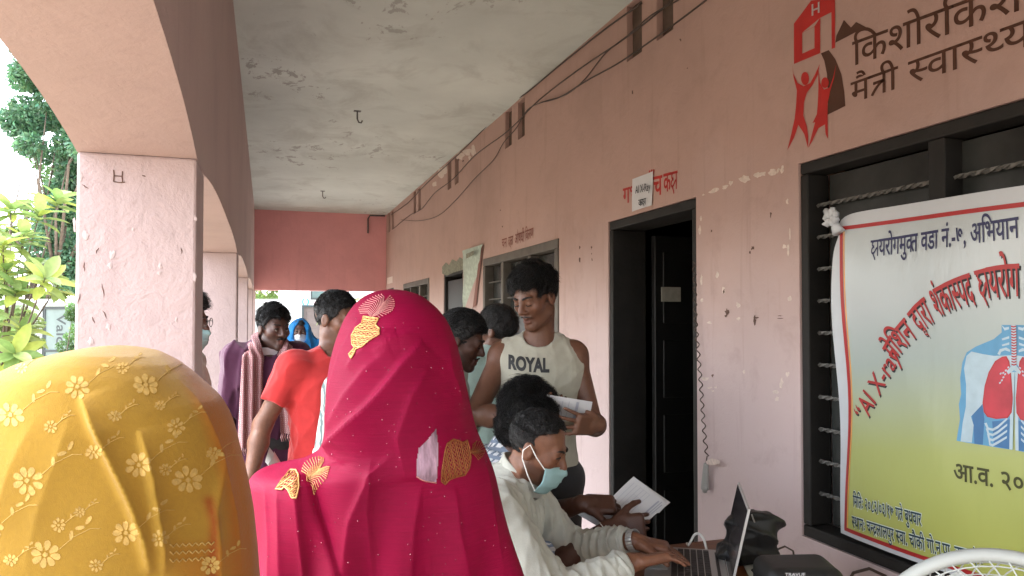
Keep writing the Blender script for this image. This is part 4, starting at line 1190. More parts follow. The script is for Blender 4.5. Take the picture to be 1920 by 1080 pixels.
# ---- curly haired man seated behind him
def man_curly():
    f = vn(np.array([.92, .12, 0]))
    hd = ipos(984, 784, 2.62)
    lean = .30
    nk = ipos(958, 850, 2.64); axv = vn(UPV + f*lean); pel = nk - axv*.54
    P = person('person with curly black hair in a checked shirt seated and sorting forms', xy(pel), f, skin=(.075, .029, .017), S=1.66, h=.0048, pelvis=float(pel[2]), lean=(lean, 0), look=Rv*.72 + Fv*.52 - UPV*.42, head=hd, seated=True, hs=.92,
        arms=[dict(side=1, wrist=ipos(1143, 990, 2.38), pole=-UPV - Fv*.4, hand=(Rv*.96 + UPV*.06 + Fv*.05, Fv*.85 - UPV*.25), curl=(.55, .68, .75, .8), tc=.6, spread=.05),
              dict(side=-1, wrist=ipos(1090, 944, 2.47), pole=-UPV + Fv*.5, hand=(Rv*.98 - UPV*.06 + Fv*.05, -UPV*.8 + Fv*.5), curl=(.45, .5, .55, .6), tc=.0)])
    hair(P, top=.016, side=.017, line=[(-.14, -.14), (-.112, -.05), (-.08, -.02), (-.05, .01), (-.03, .030), (.0, .036), (.03, .045), (.062, .075), (.074, .09), (.082, .2), (.3, .2)], taper=.5, seed=14, n=7000, length=.034, wave=1.2, tuft=330, comb=(.1, .5, -.1), lift=.9, shift=.004, nape=-.045)
    wr = [folds(31, 5, 45, .010, (.2, .1, 1))]
    o, V = garment(P, 'checked_shirt', M['check'], ['torso', 'sleeve:1:0.95', 'sleeve:-1:0.95'], grow=.014, h=.006, loose=1.05, wr=wr, cuts=[(cone(P['nk'] + P['ax']*.1 + P['fw']*.03, P['nk'] + P['fw']*.03, .075, .056), .006)])
    n = 24; q = MB(); c0 = P['nk'] + P['ax']*.02; rings = []
    for t, r_ in ((-.03, .088), (.020, .070), (.028, .064), (.0, .062)):
        rings.append([c0 + P['ax']*(t - .014*math.cos(6.2832*i/n)) + (P['rt']*math.sin(6.2832*i/n) + P['fw']*math.cos(6.2832*i/n)*1.05)*r_ for i in range(n)])
    q.add([p for r_ in rings for p in r_], [(i*n+j, i*n+(j+1) % n, ((i+1) % 4)*n+(j+1) % n, ((i+1) % 4)*n+j) for i in range(4) for j in range(n)])
    q.build('collar', M['check'], o, True)
    garment(P, 'trousers', M['dark_print'], ['leg'], h=.012)
    a = P['arms'][1]; q = MB(); d = vn(a['wr'] - a['el']); u = vn(np.cross(d, UPV)); w = np.cross(d, u)
    q.tube([a['wr'] - d*.012 + (u*math.cos(t) + w*math.sin(t))*.0315 + d*.006*math.sin(t) for t in np.linspace(0, 6.2832, 22)], .0016, 5); q.build('wrist_thread', M['mask_edge'], P['root'])
    return P
CURLY = man_curly()

# ---- man in the red T-shirt
def man_red():
    hd = ipos(631, 600, 3.2)
    P = person('person in a coral red T-shirt and khaki trousers holding a folded paper', (hd[0] - .02, hd[1] + .0), Rv*.55 - Fv*.75, skin=(.19, .088, .053), S=1.59, h=.0058, look=Rv*.86 - Fv*.34 - UPV*.10, head=hd, build=1.08, lean=(.02, 0),
        feat=dict(eyes='open'), stubble=.25,
        arms=[dict(side=1, hang=-UPV*.9 - Rv*.26 - Fv*.34, al=.95, st=.97, pole=-Rv*.6 + Fv*.5, hand=(-UPV*.95 - Rv*.15 - Fv*.1, Rv*.8 + Fv*.3), curl=(.5, .55, .6, .6), tc=.4, shw=1.08),
              dict(side=-1, hang=-UPV + Rv*.1, curl=.4)])
    hair(P, top=.013, side=.0015, seed=23, n=5000, length=.014, comb=(0, .9, .3), lift=.8)
    wr = [folds(41, 3, 52, .008, (.45, 0, .9)), folds(42, 3, 75, .004, (.9, .2, .4))]
    fw, ax, nk, rt = P['fw'], P['ax'], P['nk'], P['rt']
    o, V = garment(P, 'red_shirt', M['red_tee'], ['torso', 'sleeve:1:0.62:.024', 'sleeve:-1:0.62:.024'], grow=.018, h=.0062, loose=1.06, wr=wr, cuts=[(cone(nk + ax*.1 + fw*.045, nk + ax*.005 + fw*.04, .085, .055), .007)],
        st=[(a, b_*1.08 + .018, c*1.06 + .018, d) for a, b_, c, d in [(-.20, .165, .12, 0)] + P['st'][1:]])
    garment(P, 'trousers', M['khaki'], ['leg'], h=.01)
    return P
RED = man_red()

# ---- man in purple with a checked scarf
def man_purple():
    hd = ipos(513, 617, 3.95)
    P = person('thin person in a purple shirt with a checked scarf hanging from the neck', (hd[0] - .03, hd[1] + .06), Rv*.42 - Fv*.88, skin=(.080, .038, .027), S=1.60, h=.006, look=Rv*.72 - Fv*.66 - UPV*.05, head=hd, build=.92, lean=(.02, 0),
        feat=dict(eyes='open', moustache=1.0), stubble=.55,
        arms=[dict(side=1, hang=-UPV - Rv*.06 - Fv*.1, curl=(.4, .45, .5, .55), shw=1.05), dict(side=-1, hang=-UPV + Rv*.12, curl=.4)])
    hair(P, top=.018, side=.004, seed=31, n=4500, length=.02, wave=.5, tuft=120, comb=(.2, .6, .1), lift=.8)
    fw, ax, nk, rt = P['fw'], P['ax'], P['nk'], P['rt']
    o, V = garment(P, 'purple_shirt', M['purple'], ['torso', 'sleeve:1:1.25', 'sleeve:-1:1.25'], grow=.018, h=.007, loose=1.08, wr=[folds(51, 5, 45, .010, (.1, 0, 1))], cuts=[(cone(nk + ax*.1 + fw*.05, nk - ax*.03 + fw*.065, .075, .045), .007)],
        st=[(a, b_*1.08 + .018, c*1.08 + .018, d) for a, b_, c, d in [(-.26, .16, .115, 0)] + P['st'][1:]])
    q = MB(); q.prism([(-.05, 0), (.05, 0), (0, -.11)], nk + fw*.060 - ax*.015, rt, ax, fw*.02); q.build('undershirt', M['paper'], P['root'])
    garment(P, 'trousers', M['dark_trouser'], ['leg'], h=.012)
    # scarf: a folded strip round the neck with two hanging ends
    V, Fs = [], []
    nu = 22
    path = []
    for t in np.linspace(0, 1, 60):
        if t < .42: k = t/.42; p = nk + rt*(.105 - .02*k) + fw*(.135 - .02*k) - ax*(.50*(1-k)) + ax*(-.02)
        elif t > .58: k = (t-.58)/.42; p = nk - rt*(.085 + .02*k) + fw*(.115 + .02*k) - ax*(.44*k) - ax*.02
        else:
            a = (t-.42)/.16*math.pi; p = nk + rt*.085*math.cos(a) + fw*(.115 - .185*math.sin(a)) + ax*(-.02 + .055*math.sin(a))
        path.append(p)
    for i, p in enumerate(path):
        t = i/59; tg = vn(path[min(i+1, 59)] - path[max(i-1, 0)])
        outw = vn(np.array(p) - (nk - ax*.2) - ax*np.dot(np.array(p) - (nk - ax*.2), ax) + fw*.02) if abs(t-.5) < .1 else fw
        sd = vn(np.cross(tg, outw)); nn = np.cross(sd, tg)
        wd = .055 if abs(t-.5) > .1 else .045
        for j in range(nu):
            v = j/(nu-1)*2 - 1
            V.append(np.array(p) + sd*wd*v + nn*(.012*math.sin(v*8 + t*6) + .016*(1 - v*v)))
    for i in range(59):
        for j in range(nu-1): Fs.append((i*nu+j, i*nu+j+1, (i+1)*nu+j+1, (i+1)*nu+j))
    b = len(V); V2 = []
    ctr = nk - ax*.2
    for i in range(60):
        for j in range(nu): V2.append(V[i*nu+j] - vn(V[i*nu+j] - ctr)*.004)
    Fs2 = [tuple(b + k for k in reversed(f_)) for f_ in Fs]
    sc = mesh('scarf', V + V2, Fs + Fs2, M['gamcha'], P['root'], True)
    q = MB()
    for i0 in (0, 59):
        for j in range(0, nu, 2):
            p = V[i0*nu + j]; q.tube([p, p - UPV*.018 + rt*.003, p - UPV*.04 - rt*.002], [.003, .0045, .001], 4)
    q.build('fringe', M['gamcha'], sc)['kind'] = 'stuff'
    return P
PURPLE = man_purple()

# ---- man behind the magenta sari: only a rolled striped sleeve shows
def man_stripe():
    hd = ipos(722, 640, 2.62)
    P = person('person in a striped shirt with rolled sleeve, mostly hidden by the magenta sari', (hd[0] - .02, hd[1]), Rv*.45 + Fv*.85, skin=(.10, .042, .027), S=1.52, h=.007, look=Rv*.6 + Fv*.7, head=hd, lean=(0, 0),
        arms=[dict(side=-1, hang=-UPV - Rv*.04 - Fv*.05, curl=.4, shw=1.1), dict(side=1, hang=-UPV + Rv*.05, curl=.4)])
    hair(P, top=.010, side=.004, seed=37, n=500, length=.014)
    garment(P, 'striped_shirt', M['grey_stripe'], ['torso', 'sleeve:-1:1.0:.024', 'sleeve:1:1.0:.02'], grow=.018, h=.007, loose=1.05, wr=[folds(61, 5, 50, .009, (.1, 0, 1))])
    a = P['arms'][-1]; q = MB(); d = vn(a['el'] - a['sh'])
    q.tube([a['el'] - d*.05, a['el'] - d*.045, a['el'] - d*.015, a['el'] + d*.018, a['el'] + d*.022], [.058, .068, .070, .066, .05], 16); q.build('rolled_cuff', M['mint2'], P['root'], True)
    garment(P, 'trousers', M['dark_trouser'], ['leg'], h=.012)
man_stripe()

# ---- dark haired man in profile beside the sari
def man_profile():
    hd = ipos(864, 640, 3.0)
    P = person('person with short black hair in profile, bending towards the table behind the magenta sari', (hd[0] - .14, hd[1] + .05), Rv*.85 - Fv*.15, skin=(.06, .025, .016), S=1.56, h=.0056, look=Rv*.92 - Fv*.10 - UPV*.28, head=hd, lean=(.15, 0),
        feat=dict(eyes='down', moustache=.7), stubble=.5,
        arms=[dict(side=1, hang=-UPV + Rv*.05 - Fv*.05, curl=.4), dict(side=-1, hang=-UPV + Rv*.1 + Fv*.06, curl=.4)])
    hair(P, top=.018, side=.008, seed=43, n=4500, length=.018, comb=(0, .8, .1), lift=.6)
    garment(P, 'pale_shirt', M['mint'], ['torso', 'sleeve:1:0.7:.022', 'sleeve:-1:0.7:.022'], grow=.018, h=.007, loose=1.05, wr=[folds(71, 5, 45, .009, (.1, 0, 1))], cuts=[(cone(P['nk'] + P['ax']*.1 + P['fw']*.03, P['nk'] + P['fw']*.03, .075, .056), .006)])
    garment(P, 'trousers', M['dark_trouser'], ['leg'], h=.012)
man_profile()

# ---- man in sea green with his back turned
def man_back():
    hd = ipos(932, 622, 3.6)
    P = person('person in a sea green shirt with back turned, behind the man lettered ROYAL', (hd[0], hd[1] - .02), -Rv*.45 + Fv*.85, skin=(.16, .07, .04), S=1.58, h=.007, look=-Rv*.85 + Fv*.45, head=hd,
        arms=[dict(side=1, hang=-UPV + Rv*.08, curl=.4), dict(side=-1, hang=-UPV - Rv*.06 - Fv*.05, curl=.4)])
    hair(P, top=.02, side=.008, seed=47, n=1500, length=.02, lift=.6)
    garment(P, 'green_shirt', M['mint2'], ['torso', 'sleeve:1:0.8:.024', 'sleeve:-1:0.8:.024'], grow=.02, h=.007, loose=1.1, wr=[folds(81, 5, 45, .010, (.1, 0, 1))], cuts=[(cone(P['nk'] + P['ax']*.1, P['nk'] + P['ax']*.01, .075, .056), .006)])
    garment(P, 'trousers', M['dark_trouser'], ['leg'], h=.012)
man_back()

# ---- man half hidden by the near column
def man_column():
    hd = ipos(346, 604, 3.2)
    P = person('person in spectacles and a face mask peeping out from behind the near column', (hd[0] - .03, hd[1]), Rv*.9 + Fv*.1, skin=(.10, .045, .03), S=1.60, h=.006, look=Rv*1.0 - Fv*.05 - UPV*.05, head=hd,
        arms=[dict(side=1, hang=-UPV - Rv*.05, curl=.4), dict(side=-1, hang=-UPV - Rv*.1, curl=.4)])
    hair(P, top=.040, side=.008, seed=53, n=1500, length=.026, lift=.9, comb=(0, 1, .3), tuft=160, shift=.008)
    face_mask(P, M['mask_cloth'], lift=-.014)
    Hp, hk = P['Hp'], P['hk']; q = MB()
    for sg in (1, -1):
        q.tube([Hp(sg*(.034 + .026*math.cos(t)), .112 - .010*(.5 + .5*math.cos(t)), .004 + .020*math.sin(t)) for t in np.linspace(0, 6.2832, 25)], .0016, 6)
        q.tube([Hp(sg*.060, .103, .010), Hp(sg*.075, .085, .012), Hp(sg*.082, .0, .012), Hp(sg*.080, -.02, .002)], .0016, 6)
    q.tube([Hp(.009, .113, .008), Hp(0, .116, .012), Hp(-.009, .113, .008)], .0016, 6)
    q.build('spectacles', M['iron'], P['root'])
    garment(P, 'white_shirt', M['off_white'], ['torso', 'sleeve:1:1.2', 'sleeve:-1:1.2'], grow=.018, h=.008, wr=[folds(91, 5, 45, .009)])
    garment(P, 'trousers', M['dark_trouser'], ['leg'], h=.012)
man_column()

# ---- far woman in a blue veil
def woman_blue():
    hd = ipos(563, 622, 7.0)
    lk = vn(-Fv*.95 + Rv*.22)
    P = person('person in a bright blue veil and white face mask far down the veranda', (hd[0], hd[1]), lk, skin=(.085, .040, .03), S=1.52, h=.007, look=lk, head=hd,
        arms=[dict(side=1, hang=-UPV, curl=.4), dict(side=-1, hang=-UPV, curl=.4)])
    hair(P, top=.010, side=.006, seed=59, n=0, h=.005)
    face_mask(P, M['paper'], lift=-.012)
    Hp, hk, HM = P['Hp'], P['hk'], P['HM']
    Fd = Field(P['hc'] - np.array([.45, .45, .75]), P['hc'] + .25, .009)
    Fd.add(ell(Hp(0, -.018, .030), np.array((.092, .112, .105)), HM), .02)
    Fd.add(cone(Hp(0, -.03, 0), P['nk'] - P['ax']*.08, .090, .15), .05)
    for sg in (1, -1): Fd.add(cone(P['nk'], P['nk'] + P['rt']*sg*.16 - UPV*.08, .085, .085), .05)
    Fd.add(cone(P['nk'] - UPV*.1, P['pel'] - UPV*.05, .17, .20), .06)
    Fd.add(ell(Hp(0, .115, -.02), np.array((.062, .085, .10)), HM), .02, cut=True)
    Fd.band(folds(101, 5, 40, .016, (0, 0, 1)))
    V, Q = Fd.net(); mesh('veil', V, Q, M['blue_veil'], P['root'], True)
    garment(P, 'skirt', M['dark_print'], ['leg'], h=.014, grow=.06)
woman_blue()
# ---------------------------------------------------------------- the two veiled women in front: draped cloth over the figures
def to_px(V):
    q = np.asarray(V) - EYE; d = q @ _FW
    return 960 + FPX*(q @ _R)/d, 568 - FPX*(q @ _U)/d
def poly_dist(X_, Y_, pl):
    """signed distance (pixels of the photo) to a polyline, positive on its left, and how far along it is"""
    best = np.full(len(X_), 1e9); sgn = np.ones(len(X_)); along = np.zeros(len(X_)); n = len(pl) - 1
    for i in range(n):
        ax_, ay, bx, by = *pl[i], *pl[i+1]; ux, uy = bx - ax_, by - ay; L2 = ux*ux + uy*uy
        t = np.clip(((X_ - ax_)*ux + (Y_ - ay)*uy)/L2, 0, 1); dx, dy = X_ - ax_ - t*ux, Y_ - ay - t*uy; d = np.hypot(dx, dy)
        m = d < best; best[m] = d[m]; sgn[m] = np.sign(ux*dy[m] - uy*dx[m]); along[m] = (i + t[m])/n
    return best*sgn, along
def drape(name, sil, d, depth, m, parent, ridges, na=380, nz=460, noise_f=(), zmin=.04, face=None, tint=None):
    S = np.array(sil, float)
    # arc-length spacing down the outline
    pts = [(at_depth((a + b)/2, y, d)[2], (a - 960)/FPX*d, (b - 960)/FPX*d) for y, a, b in S]
    Z = np.array([p[0] for p in pts]); A = np.array([p[1] for p in pts]); Bx = np.array([p[2] for p in pts])
    D = np.interp(S[:, 0], [q_[0] for q_ in depth], [q_[1] for q_ in depth])
    seg = np.hypot(np.diff(Z), np.maximum(np.abs(np.diff(A)), np.abs(np.diff(Bx)))) + 1e-5; s = np.concatenate([[0], np.cumsum(seg)])
    u = np.linspace(0, 1, nz)**1.05*s[-1]
    def sm(v):
        v = np.interp(u, s, v)
        for _ in range(5): v[1:-1] = .25*v[:-2] + .5*v[1:-1] + .25*v[2:]
        return v
    Z, A, Bx, D = sm(Z), sm(A), sm(Bx), sm(D)
    k = np.arange(na)/na; ang = 2*math.pi*(k - .16*np.sin(2*math.pi*k)/(2*math.pi)*2)      # denser towards the camera side
    ca, sa = -np.cos(ang), np.sin(ang)          # ca: depth (first = towards the camera), sa: sideways
    V = np.zeros((nz, na, 3))
    c = (A + Bx)/2; w = (Bx - A)/2
    base = EYE + _fw0*d*math.cos(PIT)
    e = 1.0
    lat = c[:, None] + w[:, None]*sa[None]; dp = D[:, None]*ca[None]
    V[:] = (EYE + _fw0*d)[None, None] + _R*lat[..., None] + _fw0*dp[..., None]
    V[..., 2] = Z[:, None]
    def normals(V):
        du = np.roll(V, -1, 1) - np.roll(V, 1, 1); dv = np.gradient(V, axis=0)
        n = np.cross(du, dv); return n/(np.linalg.norm(n, axis=2, keepdims=True) + 1e-9)
    n0 = normals(V)
    if (n0[nz//2, 0] @ _fw0) > 0: n0 = -n0
    P2 = V.reshape(-1, 3); px, py = to_px(P2); facing = np.clip(-(n0.reshape(-1, 3) @ _fw0)*2.6, 0, 1)
    disp = np.zeros(len(P2))
    for pl, amp, wl, wr_, fade in ridges:      # raised on the left of the line, falling sharply across it
        sd, al = poly_dist(px, py, pl)
        f = np.where(sd > 0, np.exp(-(sd/wl)), np.exp(sd/wr_))
        f = np.where(sd > 0, f, f) * np.clip(np.minimum(al/fade[0], (1 - al)/fade[1]), 0, 1)**.6
        disp += amp*f*facing
    for fn in noise_f: disp += fn(P2, px, py)
    V = V + n0*disp.reshape(nz, na, 1)
    F0 = (np.arange(nz - 1)[:, None]*na + np.arange(na)[None]); F1 = (np.arange(nz - 1)[:, None]*na + (np.arange(na)[None] + 1) % na)
    Q = np.stack([F0, F1, F1 + na, F0 + na], 2).reshape(-1, 4)
    if face is not None:                        # the veil is open round the face on the far side
        cen = V.reshape(-1, 3)[Q].mean(1); side = ((cen - (EYE + _fw0*d)) @ _fw0); latc = (cen - (EYE + _fw0*d)) @ _R
        op = (side > .03) & (cen[:, 2] < face[1]) & (cen[:, 2] > face[0]) & (np.abs(latc - face[2]) < face[3])
        Q = Q[~op]
    Vf = V.reshape(-1, 3)
    o = mesh(name, Vf, Q, m, parent, True)
    if tint is not None:
        px, py = to_px(Vf); vcol(o, 'tint', tint(Vf, px, py))
    tree = BVHTree.FromPolygons([tuple(v) for v in Vf], [tuple(q) for q in Q])
    return o, tree
def onto(tree, px, py, off=.0012):
    h = tree.ray_cast(Vector(EYE), Vector(ray(px, py)))
    if h[0] is None: return None
    n = np.array(h[1]); n = n if n @ _fw0 < 0 else -n
    return np.array(h[0]) + n*off
def thread(q, tree, pts, r=.0011, step=2.5, off=.0012):
    out = []
    for (a, b), (c, d) in zip(pts[:-1], pts[1:]):
        k = max(1, int(math.hypot(c-a, d-b)/step))
        for i in range(k): out.append((a + (c-a)*i/k, b + (d-b)*i/k))
    out.append(pts[-1])
    P3 = [onto(tree, x, y, off) for x, y in out]
    run = []
    for p in P3 + [None]:
        if p is None or (run and np.linalg.norm(p - run[-1]) > .02):
            if len(run) > 1: q.tube(run, r, 4)
            run = [p] if p is not None else []
        else: run.append(p)
def patch(q, tree, poly, off=.0012, step=3.0):
    """fill a polygon drawn on the photo with a sheet lying on the cloth"""
    P_ = np.array(poly, float); lo, hi = P_.min(0), P_.max(0)
    xs = np.arange(lo[0], hi[0] + step, step); ys = np.arange(lo[1], hi[1] + step, step)
    def ins(x, y):
        r = False; j = len(P_) - 1
        for i in range(len(P_)):
            if (P_[i, 1] > y) != (P_[j, 1] > y) and x < (P_[j, 0]-P_[i, 0])*(y-P_[i, 1])/(P_[j, 1]-P_[i, 1]) + P_[i, 0]: r = not r
            j = i
        return r
    idx = {}; V = []
    def vid(i, j):
        if (i, j) not in idx:
            p = onto(tree, xs[i], ys[j], off)
            idx[i, j] = len(V) if p is not None else None
            if p is not None: V.append(p)
        return idx[i, j]
    Fs = []
    for i in range(len(xs)-1):
        for j in range(len(ys)-1):
            if ins((xs[i]+xs[i+1])/2, (ys[j]+ys[j+1])/2):
                f = [vid(i, j), vid(i, j+1), vid(i+1, j+1), vid(i+1, j)]
                if None not in f: Fs.append(f)
    if Fs: q.add(V, Fs)

def sari_mat(name, base, trans, weave=(60, 900), attr=False, sheen=.12, rough=.6, thin=None, spec=.25):
    m = bpy.data.materials.new(name); nt, b, out = nodes(m)
    co = coords(nt)
    c0 = ramp(nt, noise(nt, co, 7, 4), [(.3, tuple(x*.86 for x in base)), (.7, tuple(min(1, x*1.12) for x in base))])
    if attr:
        a = N(nt, 'ShaderNodeAttribute', attribute_name='tint'); c0 = mixc(nt, 1.0, c0, a.outputs['Color'], 'MULTIPLY')
    sl = noise(nt, coords(nt, (14, 14, weave[0]*6) if not attr else (160, 160, 160)), 1.0, 4, .7)
    slub = ramp(nt, sl, [(.42, (0, 0, 0)), (.62, (.22,)*3)])
    c1 = mixc(nt, slub, c0, tuple(x*.62 for x in base) if not attr else (.30, .17, .03))
    L(nt, c1, b.inputs['Base Color']); b.inputs['Roughness'].default_value = rough; b.inputs['Specular IOR Level'].default_value = spec
    b.inputs['Sheen Weight'].default_value = sheen; b.inputs['Sheen Roughness'].default_value = .4
    p = bump(nt, b, sl, .22, .003)
    bump(nt, b, noise(nt, co, weave[1], 2), .25, .002, p)
    t = N(nt, 'ShaderNodeBsdfTranslucent'); L(nt, c1, t.inputs[0])
    mx = N(nt, 'ShaderNodeMixShader'); mx.inputs[0].default_value = trans
    L(nt, b.outputs[0], mx.inputs[1]); L(nt, t.outputs[0], mx.inputs[2]); L(nt, mx.outputs[0], out.inputs[0])
    return m
M['magenta'] = sari_mat('magenta_crepe', (0.25, 0.0020, 0.036), .06, sheen=0.0, spec=.12)
M['yellow'] = sari_mat('mustard_cotton', (1, 1, 1), .28, (30, 1200), attr=True, sheen=.25, rough=.8)
M['gold'] = mat('gold_thread', (0.72, 0.40, 0.15), 0.42, metal=.3, var=.4, scale=300, bs=.3, bscale=900)
M['gold_dark'] = mat('copper_thread', (0.30, 0.10, 0.03), 0.45, metal=.4, var=.25, scale=300, bs=.3, bscale=900)
M['pink_thread'] = mat('pale_pink_thread', (0.62, 0.27, 0.25), 0.45, metal=.2, var=.2, scale=300, bs=.3, bscale=900)
M['sequin'] = mat('sequin', (0.6, 0.22, 0.3), 0.15, metal=.8, bs=0)
M['sheer'] = mat('silver_blouse_seen_through', (0.34, 0.22, 0.28), 0.45, metal=.2, var=.55, scale=30, stretch=(3, 3, .6), bs=.3)

def woman_magenta():
    d = 1.5; hd = at_depth(748, 668, d)
    P = person('person in a magenta sari drawn over the head, seen from behind, gold embroidered pots', (hd[0], hd[1]), Rv*.25 + Fv*.97, skin=(.12, .05, .03), S=1.50, h=.008, look=Rv*.3 + Fv*.95, head=hd - UPV*.005, build=.9,
        arms=[dict(side=1, hang=-UPV + Fv*.3, curl=.4, shw=.62), dict(side=-1, hang=-UPV + Fv*.3 - Rv*.1, curl=.4, shw=.7)])
    sil = [(544, 744, 746), (546, 722, 768), (552, 702, 790), (560, 688, 803), (575, 671, 823), (600, 654, 842), (640, 637, 857), (680, 625, 866), (720, 618, 873), (760, 616, 881), (800, 615, 891), (828, 611, 903), (846, 600, 912),
           (860, 570, 917), (867, 530, 920), (873, 497, 922), (882, 478, 925), (900, 465, 929), (960, 468, 943), (1020, 476, 957), (1080, 484, 971), (1250, 500, 990), (1500, 500, 1000), (1900, 480, 1010), (2800, 470, 1010)]
    depth = [(544, .002), (546, .03), (552, .055), (560, .072), (575, .095), (600, .118), (640, .135), (700, .145), (760, .148), (830, .15), (870, .16), (960, .17), (1080, .175), (1500, .19), (2800, .24)]
    E_ = [([(612, 842), (650, 805), (690, 765), (722, 725), (752, 682), (790, 640)], .021, 42, 4, (.12, .35)),
          ([(618, 800), (650, 742), (690, 690), (730, 655)], .007, 24, 6, (.2, .3)), ([(760, 900), (745, 820), (770, 740), (800, 690)], .007, 30, 9, (.3, .3)), ([(640, 1080), (655, 980), (690, 900), (740, 850)], .009, 30, 7, (.2, .3)),
          ([(700, 660), (735, 634), (770, 622), (820, 618)], .006, 30, 5, (.2, .4)),
          ([(652, 690), (668, 668), (698, 634), (720, 622), (742, 617)], .006, 26, 4, (.15, .3)),
          ([(636, 880), (620, 840), (616, 780), (622, 720), (640, 660), (672, 600)], .006, 14, 8, (.2, .2)),
          ([(575, 884), (580, 905), (592, 960), (618, 1030), (640, 1080), (660, 1150)], -.016, 5, 30, (.06, .4)),
          ([(556, 890), (562, 960), (570, 1080), (575, 1200)], .010, 18, 6, (.1, .3)),
          ([(520, 900), (528, 1000), (536, 1150)], .006, 16, 7, (.2, .3)), ([(490, 900), (505, 1020), (514, 1150)], .005, 14, 7, (.2, .3)),
          ([(790, 905), (775, 990), (770, 1080), (770, 1200)], .009, 20, 8, (.2, .3)), ([(850, 910), (858, 1000), (880, 1100)], .007, 20, 8, (.2, .3)),
          ([(905, 850), (922, 950), (945, 1080)], .006, 18, 8, (.2, .3)), ([(700, 860), (690, 960), (700, 1090)], .008, 26, 10, (.3, .3)),
          ([(870, 760), (845, 700), (838, 640)], .005, 20, 8, (.2, .4))]
    nz1 = noise3(201, 10, 14, .006); nz2 = noise3(202, 14, 48, .0026)
    def crink(P_, px, py): return nz1(P_*np.array([1, 1, .45])) + nz2(P_*np.array([1, 1, .35]))
    def low(P_, px, py):
        k = np.clip((900 - py)/-250, 0, 1); return k*.012*np.sin(px*.055 + .004*py) 
    o, tree = drape('magenta_sari', sil, d, depth, M['magenta'], P['root'], E_, noise_f=(crink, low), face=(1.36, 1.50, .0 + (748-960)/FPX*d, .075))
    def pot(outline, spine, tipsL, tipsR, fill_dir, mg, mp, gap=3.4, jag=1.1, name='embroidered_pot'):
        q = MB()
        thread(q, tree, outline + [outline[0]], .0016, off=.0016)
        P_ = np.array(outline, float); c = P_.mean(0); fd = vn(np.array([*fill_dir, 0]))[:2]; pd = np.array([-fd[1], fd[0]])
        ext = np.abs((P_ - c) @ pd).max(); k = 0
        for v in np.arange(-ext, ext, gap):      # rows of satin stitch
            xs = []
            for i in range(len(P_)):
                a, b = P_[i] - c, P_[(i+1) % len(P_)] - c; va, vb = a @ pd - v, b @ pd - v
                if va*vb < 0: t = va/(va - vb); xs.append((a + (b - a)*t) @ fd)
            xs.sort(); k += 1
            for a, b in zip(xs[::2], xs[1::2]):
                n = max(2, int((b - a)/4)); pts = [tuple(c + fd*(a + (b-a)*i/n) + pd*(v + (jag if i % 2 else -jag)*(1 if k % 3 else .2))) for i in range(n + 1)]
                thread(q, tree, pts, .0013 if k % 3 else .0018, 3, .0008)
        e = q.build(name, mg, o, True)
        e['kind'] = 'stuff'
        q = MB(); sp = np.array(spine, float)
        for T_ in (tipsL, tipsR):
            for i, tip in enumerate(T_):
                t = .1 + .8*i/max(1, len(T_) - 1); b = sp[0] + (sp[1] - sp[0])*t*.75; m_ = (b + np.array(tip))/2 + (sp[1] - sp[0])*.10
                thread(q, tree, [tuple(b), tuple(m_), tip], .0007, 3, .0010); thread(q, tree, [tip, (tip[0] + .8, tip[1] - .5)], .0014, 3, .0012)
        q.build('embroidered_plume', mp, o, True)['kind'] = 'stuff'
    def fan(p0, p1, n): return [tuple(np.array(p0) + (np.array(p1) - np.array(p0))*i/(n-1)) for i in range(n)]
    def arc(pts, n):
        pts = np.array(pts, float); t = np.linspace(0, len(pts)-1, n); return [(float(np.interp(a, range(len(pts)), pts[:, 0])), float(np.interp(a, range(len(pts)), pts[:, 1]))) for a in t]
    pot([(682, 594), (710, 598), (704, 609), (712, 617), (711, 627), (694, 637), (679, 650), (668, 655), (666, 661), (659, 672), (655, 664), (666, 652), (661, 645), (660, 630), (668, 615), (679, 607)], [(694, 598), (730, 556)],
        arc([(676, 588), (673, 580), (680, 571), (690, 563), (702, 556), (715, 553)], 13), arc([(712, 596), (726, 589), (735, 583), (739, 574), (738, 564), (731, 556)], 13), (1, .1), M['gold'], M['pink_thread'])
    pot([(544, 882), (555, 882), (559, 890), (560, 912), (555, 934), (548, 933), (541, 918), (534, 913), (530, 918), (518, 917), (528, 902)], [(572, 904), (611, 869)],
        arc([(566, 884), (570, 870), (584, 860), (599, 857), (607, 860)], 12), arc([(588, 927), (598, 912), (612, 898), (616, 886), (618, 876)], 13), (.8, -.6), M['gold'], M['gold'])
    pot([(849, 824), (838, 832), (834, 845), (832, 858), (828, 883), (827, 902), (834, 908), (842, 899), (854, 894), (871, 890), (879, 877), (882, 858), (879, 840), (875, 826), (867, 831), (860, 827)], [(880, 848), (898, 846)],
        arc([(886, 834), (892, 828), (902, 830), (906, 838)], 7), arc([(896, 862), (902, 857), (906, 851), (908, 844)], 7), (.2, 1), M['gold_dark'], M['gold_dark'])
    q = MB(); patch(q, tree, [(817, 804), (800, 826), (785, 840), (781, 866), (781, 892), (790, 899), (799, 902), (818, 905), (820, 880), (821, 850), (820, 825)], .0012, 1.6); q.build('sheer_patch', M['sheer'], o, True)
    q = MB(); thread(q, tree, [(781, 893), (790, 899), (799, 902), (818, 905)], .0012); q.build('hem_thread', M['pink_thread'], o, True)['kind'] = 'stuff'
    q = MB(); g = np.random.default_rng(5)
    for i in range(150):
        x, y = g.uniform(470, 960), g.uniform(560, 1080); p = onto(tree, x, y, .0008)
        if p is not None: q.ball(p, .0013 if g.random() < .25 else .0009, 6, 4)
    q.build('sequins', M['sequin'], o, True)['kind'] = 'stuff'
    return tree
woman_magenta()

